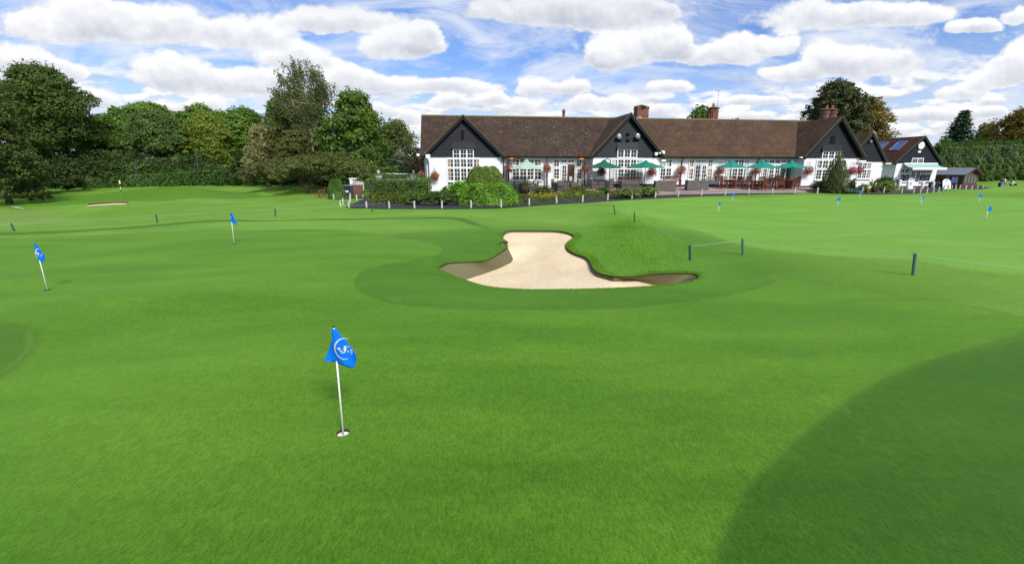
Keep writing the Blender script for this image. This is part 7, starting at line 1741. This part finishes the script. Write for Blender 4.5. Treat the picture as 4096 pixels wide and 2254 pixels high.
# brick house beyond the tall hedge on the right
hx = at(3945, 640, 96); gz_ = g1(hx.x, hx.y); bh = empty('brick_house', (hx.x, hx.y, gz_), .25, 'long house with orange-brown tiled roof showing above the tall right hedge', 'house'); s = mpp(96, 600); L_ = 205*s; ze_ = at(3945, 600, 96).z - gz_; zr2 = at(3945, 573, 96).z - gz_
rt = mat_roof('orange_brown_tiles', (0.24,0.09,0.05), (0.14,0.06,0.04), 0.6); MB().box(-L_/2, L_/2, 0, 6, -.5, ze_).build('wall', M['brick'], bh); m = MB(); roof_slab(m, -L_/2 - .2, L_/2 + .2, -.4, ze_ - .1, 3.0, zr2); roof_slab(m, -L_/2 - .2, L_/2 + .2, 6.4, ze_ - .1, 3.005, zr2); m.build('roof', rt, bh)
cgx = -L_/2 + 1.6; gable_roof(bh, cgx, 2.0, ze_ - .2, zr2 - .1, -1.6, 3.0, rt, .3); MB().prism([(cgx - 1.7, -.5), (cgx + 1.7, -.5), (cgx + 1.7, ze_), (cgx, zr2 - .4), (cgx - 1.7, ze_)], -1.6, 0).build('gable_wall', M['brick'], bh)
MB().tube([(L_*.38, 3, zr2), (L_*.38, 3, zr2 + 2.6)], .03, 5).bar((L_*.38 - .5, 3, zr2 + 2.4), (L_*.38 + .5, 3, zr2 + 2.4), .03, .03).build('aerial', M['steel'], bh)
# net posts along the left hedge
for u, vt, vb, lab in ((322, 668, 757, 'tall thin green net post at the left end of the laurel hedge'), (527, 636, 749, 'tall thin green net post above the middle of the laurel hedge'), (775, 598, 744, 'tallest thin green net post, below the yellow-green tree')):
    p = hit(u, vb); t_ = at(u - 4, vt, p.y); o = MB().tube([(0,0,-.3), (t_.x - p.x, 0, t_.z - p.z)], .06, 8).build('net_post', mat_plain('blue_green_post_paint', (0.02,0.09,0.09), 0.6), None); MB().ball((t_.x - p.x, 0, t_.z - p.z), .075, 8, 6).build('cap', M['black'], o); o.location = (p.x, p.y + .9, p.z); tag(o, lab, 'post', 'tall net posts by the laurel hedge')
# lips of the two far bunkers
def lip(label, pts, depth, mat):
    P = [hit(u, v) for u, v in pts]; m = MB(); vs = []
    for p in P: vs += [(p.x, p.y, p.z - .05), (p.x, p.y + .12, p.z + depth)]
    m.add(vs, [(2*i, 2*i+2, 2*i+3, 2*i+1) for i in range(len(P) - 1)]); o = m.build('bunker_face', mat); tag(o, label, 'bunker face', None, 'structure')
lip('reddish earth lip of the far left bunker', [(350,821),(380,818),(430,815),(480,813),(512,812)], .16, mat_plain('reddish_earth', (0.10,0.035,0.018), 0.9, 0.4, 3, 0.3))
pb = [(40,829),(55,827),(75,828),(95,834),(100,838),(85,838),(60,834)]
P = [hit(u, v) for u, v in pb]; m = MB().add([(p.x, p.y, p.z + .05) for p in P], [tuple(range(len(P)))]); o = m.build('bunker_sand', mat_plain('pale_chalky_sand', (0.32,0.32,0.17), 0.95, 0.5, 2, 0.3)); tag(o, 'pale scuffed sand patch on the mound at far left', 'sand', None, 'structure')

# ------------------------------------------------------------------ golfers beyond the grassy hump
def person(label, loc, rz, shirt, trousers, cap, pose):
    """one skinned body; clothes are slightly larger skins over parts of it"""
    e = empty('person', loc, rz, label, 'person')
    J = pose
    def skin(name, chain, mat, parent, grow=0.0, sub=1):
        me = bpy.data.meshes.new(name); idx = {}; vs = []; es = []
        for a, b in chain:
            for q in (a, b):
                if q not in idx: idx[q] = len(vs); vs.append(J[q][0])
            es.append((idx[a], idx[b]))
        me.from_pydata(vs, es, []); me.materials.append(mat); o = bpy.data.objects.new(name, me); COL.objects.link(o); o.parent = parent
        m = o.modifiers.new('skin', 'SKIN'); sv = me.skin_vertices[0].data
        for q, i in idx.items(): r = J[q][1] + grow; sv[i].radius = (r, r*.85)
        sv[idx[chain[0][0]]].use_root = True; o.modifiers.new('sub', 'SUBSURF').levels = sub; o.modifiers['sub'].render_levels = sub; return o
    sk = mat_plain('skin', (0.55,0.30,0.20), 0.6, 0.05, 8, 0.05)
    legs = [('pelvis','hipL'),('hipL','kneeL'),('kneeL','ankL'),('ankL','toeL'),('pelvis','hipR'),('hipR','kneeR'),('kneeR','ankR'),('ankR','toeR')]
    arms = [('chest','shL'),('shL','elL'),('elL','wrL'),('wrL','hdL'),('chest','shR'),('shR','elR'),('elR','wrR'),('wrR','hdR')]
    b = skin('person_body', [('pelvis','waist'),('waist','chest'),('chest','neck'),('neck','head'),('head','crown')] + legs + arms, sk, e, 0, 2)
    hx_, hy, hz = J['head'][0]
    fc = MB(); fc.ball((hx_ + .095, hy, hz - .01), .018, 8, 6, 1.4); 
    for sy in (-1, 1): fc.ball((hx_ + .02, hy + sy*.088, hz), .022, 8, 6, 1.4)
    fc.build('ears_and_nose', sk, b)
    ey = MB(); [ey.ball((hx_ + .082, hy + sy*.032, hz + .025), .011, 6, 5) for sy in (-1, 1)]; ey.build('eyes', M['black'], b)
    skin('shirt', [('waist','chest'),('chest','neck0'),('chest','shL'),('shL','elL'),('chest','shR'),('shR','elR')], shirt, b, .022, 2)
    skin('trousers', [('pelvis','waist')] + [l for l in legs if 'toe' not in l[1]], trousers, b, .020, 2)
    cx_, cy_, cz_ = J['crown'][0]
    MB().lathe([(.108, -.03), (.11, .0), (.085, .05), (.03, .075)], (cx_, cy_, cz_ - .02), 14).box(cx_ + .06, cx_ + .19, -.07 + cy_, .07 + cy_, cz_ - .05, cz_ - .035).build('cap', cap, b)
    return e
def pose(bend=.2, knee=.05, arm=.4, h=1.75):
    k = h/1.75; J = {}
    S = lambda x, y, z, r: ((x*k, y*k, z*k), r*k)
    c, s_ = math.cos(bend), math.sin(bend)
    up = lambda d, y=0, f=0: (d*s_ + f*c, y, .93 + d*c - f*s_)
    J['pelvis'] = S(0, 0, .93, .125)
    for nm, d, r in (('waist', .18, .115), ('chest', .42, .135), ('neck0', .52, .06), ('neck', .56, .052)): x, y, z = up(d); J[nm] = S(x, y, z, r)
    x, y, z = up(.68, 0, .03); J['head'] = S(x, y, z, .092); J['crown'] = S(x, y, z + .085, .075)
    for sd, sg in (('L', 1), ('R', -1)):
        J['hip'+sd] = S(0, .095*sg, .88, .085); J['knee'+sd] = S(.05 + knee*.4, .11*sg, .49, .058); J['ank'+sd] = S(-.02 + (knee*.6 if sg > 0 else -knee), .12*sg, .09, .040); J['toe'+sd] = S(.16 + (knee*.6 if sg > 0 else -knee), .13*sg, .035, .035)
        x, y, z = up(.46, .19*sg); J['sh'+sd] = S(x, y, z, .058); J['el'+sd] = S(x + .10 + arm*.15, .24*sg, z - .27, .043); J['wr'+sd] = S(x + .22 + arm*.35, .20*sg, z - .36 + arm*.05, .032); J['hd'+sd] = S(x + .31 + arm*.38, .18*sg, z - .37 + arm*.03, .036)
    return J
navyc = mat_plain('dark_navy_cloth', (0.012,0.014,0.026), 0.85, 0.2, 6, 0.2); blackc = mat_plain('black_cloth', (0.01,0.01,0.012), 0.85, 0.2, 6, 0.2); whitec = mat_plain('white_cloth', (0.75,0.75,0.76), 0.85, 0.05, 6, 0.2); bluec = mat_plain('royal_blue_cloth', (0.02,0.12,0.55), 0.8, 0.1, 6, 0.2)
def ppl(u, vtop, D, rz, label, sh, tr_, cp_, bend, h):
    p = at(u, 720, D); z = g1(p.x, p.y); P_ = pose(bend, .08, .5, h); top = max(v[0][2] for v in P_.values()) + .08
    e = person(label, (p.x, p.y, z), rz, sh, tr_, cp_, P_); return e
e1 = ppl(*[Z5(1296, 925)[0], 707], 59, -.3, 'person in dark clothes and cap bending towards a golf trolley', navyc, blackc, blackc, .45, 1.78)
e2 = ppl(*[Z5(1352, 920)[0], 705], 60, pi*.95, 'person in white top with blue front and dark cap, standing', whitec, bluec, navyc, .1, 1.74)
for c_ in e2.children[0].children:
    if c_.name.startswith('shirt'): c_['label'] = 'white top with a blue front'
e3 = ppl(*[Z5(1508, 935)[0], 709], 58, pi*.9, 'person in white shirt bent low over a golf bag at far right', whitec, blackc, blackc, .95, 1.75)
pp = e2.location; bib = MB().box(-.02, .02, -.13, .13, 1.05, 1.38).build('blue_panel', bluec, e2.children[0]); bib.location = (.165, 0, 0)
trolley(0, 0, 0, .2, 'golf trolley between the dark clothed person and the white topped one', world=(at(Z5(1322, 0)[0], 720, 58.5).x, 58.5), bagc=(0.05,0.30,0.16)); trolley(0, 0, 0, pi - .3, 'golf trolley with curved handle left of the bending person in white', world=(at(Z5(1462, 0)[0], 720, 57).x, 57.0), bagc=(0.02,0.02,0.03))
p = at(Z5(1590, 0)[0], 724, 57); gz_ = g1(p.x, p.y); e = empty('picnic_table', (p.x, p.y, gz_), .1, 'brown wooden picnic table cut off by the right edge', 'table')
MB().box(-.9, .9, -.38, .38, .72, .77).build('tabletop', M['oldwood'], e); MB().box(-.9, .9, -.85, -.6, .43, .47).build('seat', M['oldwood'], e); MB().box(-.9, .9, .6, .85, .43, .47).build('seat', M['oldwood'], e)
for x in (-.6, .6): MB().bar((x, -.7, 0), (x, -.2, .72), .08, .05).bar((x, .7, 0), (x, .2, .72), .08, .05).bar((x, -.8, .40), (x, .8, .40), .05, .08).build('leg_frame', M['oldwood'], e)
# ------------------------------------------------------------------ daylight
SUN_EL, SUN_AZ = 42, 150         # azimuth measured clockwise from the view direction
world = bpy.data.worlds.new('World'); scene.world = world; world.use_nodes = True
wt = world.node_tree; wt.nodes.clear(); t = NT(wt)
sky = t.new('ShaderNodeTexSky', sky_type='NISHITA'); sky.sun_disc = False
sky.sun_elevation = math.radians(SUN_EL); sky.sun_rotation = math.radians(SUN_AZ); sky.air_density = 1.0; sky.dust_density = 0.6; sky.ozone_density = 2.5
def qk(u, v): return ray(u, v)
def kpx(): return 0.95 / F
CL = [ # centre px, radii px (x, up)
 (50,250,200,75),(250,290,140,40),(650,285,150,80),(760,300,150,85),(960,330,150,62),(1080,330,110,50),(330,90,300,95),(640,100,260,85),(990,130,190,75),(1180,230,190,62),(1330,70,230,55),
 (1600,160,160,85),(1700,150,90,70),(1370,310,90,70),(1450,330,110,60),(1620,345,170,38),(1850,350,190,34),(2460,190,130,105),(2590,170,110,95),(2690,180,80,70),(2400,230,100,40),
 (2830,230,150,38),(2960,195,140,62),(3110,165,90,55),(3160,285,130,40),(3290,240,130,85),(3430,235,130,75),(3570,245,110,65),(3960,300,160,60),(4080,260,130,95),(3840,360,120,34),
 (2140,345,80,48),(2270,350,90,34),(2250,40,420,62),(2450,60,250,60),(3250,60,280,62),(3560,50,300,44),(2680,350,110,28),(3610,310,50,38),(3900,110,110,30),(4060,60,70,40),
 (1800,405,110,34),(1960,400,80,34),(2090,420,70,28),(2330,415,120,36),(2500,405,110,44),(2650,440,120,24),(3000,405,170,22),(3700,450,180,34),(3420,480,140,26),(3960,450,120,24),(820,410,100,40),
 (650,430,110,26),(330,400,180,48),(1620,470,100,34),(2900,470,240,22),(1500,440,90,30),(4400,180,240,90),(-250,220,240,90),(4600,360,200,60),(-350,400,220,50)]
vec = None
gen = t.coord('Generated')
s = t.new('ShaderNodeSeparateXYZ'); t.l.new(gen, s.inputs[0])
ay = t.math('MAXIMUM', t.math('ABSOLUTE', s.outputs[1]), 0.12)
cb = t.new('ShaderNodeCombineXYZ'); t.l.new(t.math('DIVIDE', s.outputs[0], ay), cb.inputs[0]); t.l.new(t.math('DIVIDE', s.outputs[2], ay), cb.inputs[1])
q = cb.outputs[0]
warp = t.noise(q, 8, 4, 0.62, 0, 1)
p = t.vmath('ADD', q, t.vmath('MULTIPLY', t.vmath('SUBTRACT', warp, (0.5,0.5,0.5)), (0.10, 0.040, 0)))
W_ = None; WY = None
for (u, v, rx, ry) in CL:
    cx, cz = qk(u, v + ry*.30); k = 1.02 / F
    a = t.vmath('MULTIPLY_ADD', p, (1/(rx*k), 1/(ry*k*1.3), 0), (-cx/(rx*k), -cz/(ry*k*1.3), 0))
    sp = t.new('ShaderNodeSeparateXYZ'); t.l.new(a, sp.inputs[0]); y = sp.outputs[1]
    y2 = t.math('MAXIMUM', y, t.math('MULTIPLY', y, -2.0))
    d = t.math('MULTIPLY_ADD', sp.outputs[0], sp.outputs[0], t.math('MULTIPLY', y2, y2))
    w = t.math('SUBTRACT', 1.0, d, clamp=True)
    W_ = w if W_ is None else t.math('ADD', W_, w); WY = t.math('MULTIPLY', w, y) if WY is None else t.math('MULTIPLY_ADD', w, y, WY)
mp = t.mapping(q, (1, 1.3, 1)); n = t.noise(mp, 10, 8, 0.62); nb = t.noise(t.vmath('ADD', mp, (0.005, 0.020, 0)), 10, 5, 0.55)
n2 = t.noise(t.mapping(q, (1, 2.4, 1)), 4.5, 4, 0.55)
f0 = t.math('ADD', t.math('MULTIPLY_ADD', t.math('MINIMUM', W_, 1.1), 1.9, -0.52), t.math('MULTIPLY_ADD', n, 3.2, t.math('MULTIPLY_ADD', n2, 1.4, -2.38)))
mlow = t.mapping(q, (1, 3.4, 1), (0, 0, 0), (0.37, 0.11, 0)); nl = t.noise(mlow, 8.5, 6, 0.55); nl2 = t.noise(t.vmath('ADD', mlow, (0.0, 0.035, 0)), 8.5, 5, 0.5)
lowband = t.math('MULTIPLY', t.ramp(s.outputs[2], 0.19, 0.12), t.ramp(s.outputs[2], 0.0, 0.02))
fl = t.math('MULTIPLY', t.math('SUBTRACT', nl, 0.485), 9.0)
covl = t.math('MULTIPLY', t.ramp(fl, -0.3, 0.6), lowband)
cov0 = t.ramp(f0, -0.42, 0.40)
cov = t.math('MAXIMUM', cov0, covl)
hy = t.math('DIVIDE', WY, t.math('ADD', W_, 0.12))
thick = t.ramp(f0, 0.2, 2.0)
lit = t.math('MULTIPLY_ADD', hy, 0.85, t.math('MULTIPLY_ADD', t.math('SUBTRACT', n, nb), 1.8, t.math('MULTIPLY_ADD', thick, -0.34, 0.78)), clamp=True)
# thin streaks high up, on a level sheet
pz = t.math('MAXIMUM', s.outputs[2], 0.03)
cb2 = t.new('ShaderNodeCombineXYZ'); t.l.new(t.math('DIVIDE', s.outputs[0], pz), cb2.inputs[0]); t.l.new(t.math('DIVIDE', s.outputs[1], pz), cb2.inputs[1])
ci = t.noise(t.mapping(q, (2.2, 7.0, 1), (0, 0, 0.35)), 1.5, 7, 0.62, 0.9)
cir = t.math('MULTIPLY', t.ramp(ci, 0.36, 0.70), 0.92)
hz = t.ramp(s.outputs[2], 0.24, 0.0)
cir = t.math('MAXIMUM', cir, t.math('MULTIPLY', hz, 0.7))
SKYMUL = (0.66, 0.84, 1.20, 1)
skc = t.mix(1.0, sky.outputs[0], SKYMUL, 'MULTIPLY')
CLOUD_W = 7.4
dark = (CLOUD_W*0.50, CLOUD_W*0.54, CLOUD_W*0.66, 1); bright = (CLOUD_W*1.02, CLOUD_W*1.03, CLOUD_W*1.05, 1)
litl = t.math('MULTIPLY_ADD', t.math('SUBTRACT', nl, nl2), 4.5, 0.72, clamp=True)
lit = t.math('SUBTRACT', lit, t.math('MULTIPLY', t.ramp(s.outputs[2], 0.22, 0.33), 0.34), clamp=True)
lit = t.math('ADD', t.math('MULTIPLY', lit, cov0), t.math('MULTIPLY', litl, t.math('SUBTRACT', 1.0, cov0)))
cc_ = t.mix(lit, dark, bright)
col = t.mix(cir, skc, (CLOUD_W*0.84, CLOUD_W*0.89, CLOUD_W*0.98, 1))
col = t.mix(cov, col, cc_)
bg = t.new('ShaderNodeBackground'); t.l.new(col, bg.inputs[0]); bg.inputs[1].default_value = 0.10
wo = t.new('ShaderNodeOutputWorld'); t.l.new(bg.outputs[0], wo.inputs[0])
sd = bpy.data.lights.new('sun', 'SUN'); so = bpy.data.objects.new('sun', sd); COL.objects.link(so)
sd.energy = 3.4; sd.angle = math.radians(14); sd.color = (1.0, 0.95, 0.87)
az = math.radians(SUN_AZ); el = math.radians(SUN_EL)
dirv = Vector((math.sin(az) * math.cos(el), math.cos(az) * math.cos(el), math.sin(el)))
so.rotation_euler = (-dirv).to_track_quat('-Z', 'Y').to_euler()
sky.sun_rotation = az
scene.view_settings.view_transform = 'Standard'; scene.view_settings.look = 'None'; scene.view_settings.gamma = 1; scene.view_settings.exposure = 0.42
scene.render.engine = 'CYCLES'
scene.cycles.max_bounces = 5; scene.cycles.diffuse_bounces = 3; scene.cycles.glossy_bounces = 2; scene.cycles.transmission_bounces = 3; scene.cycles.use_denoising = True
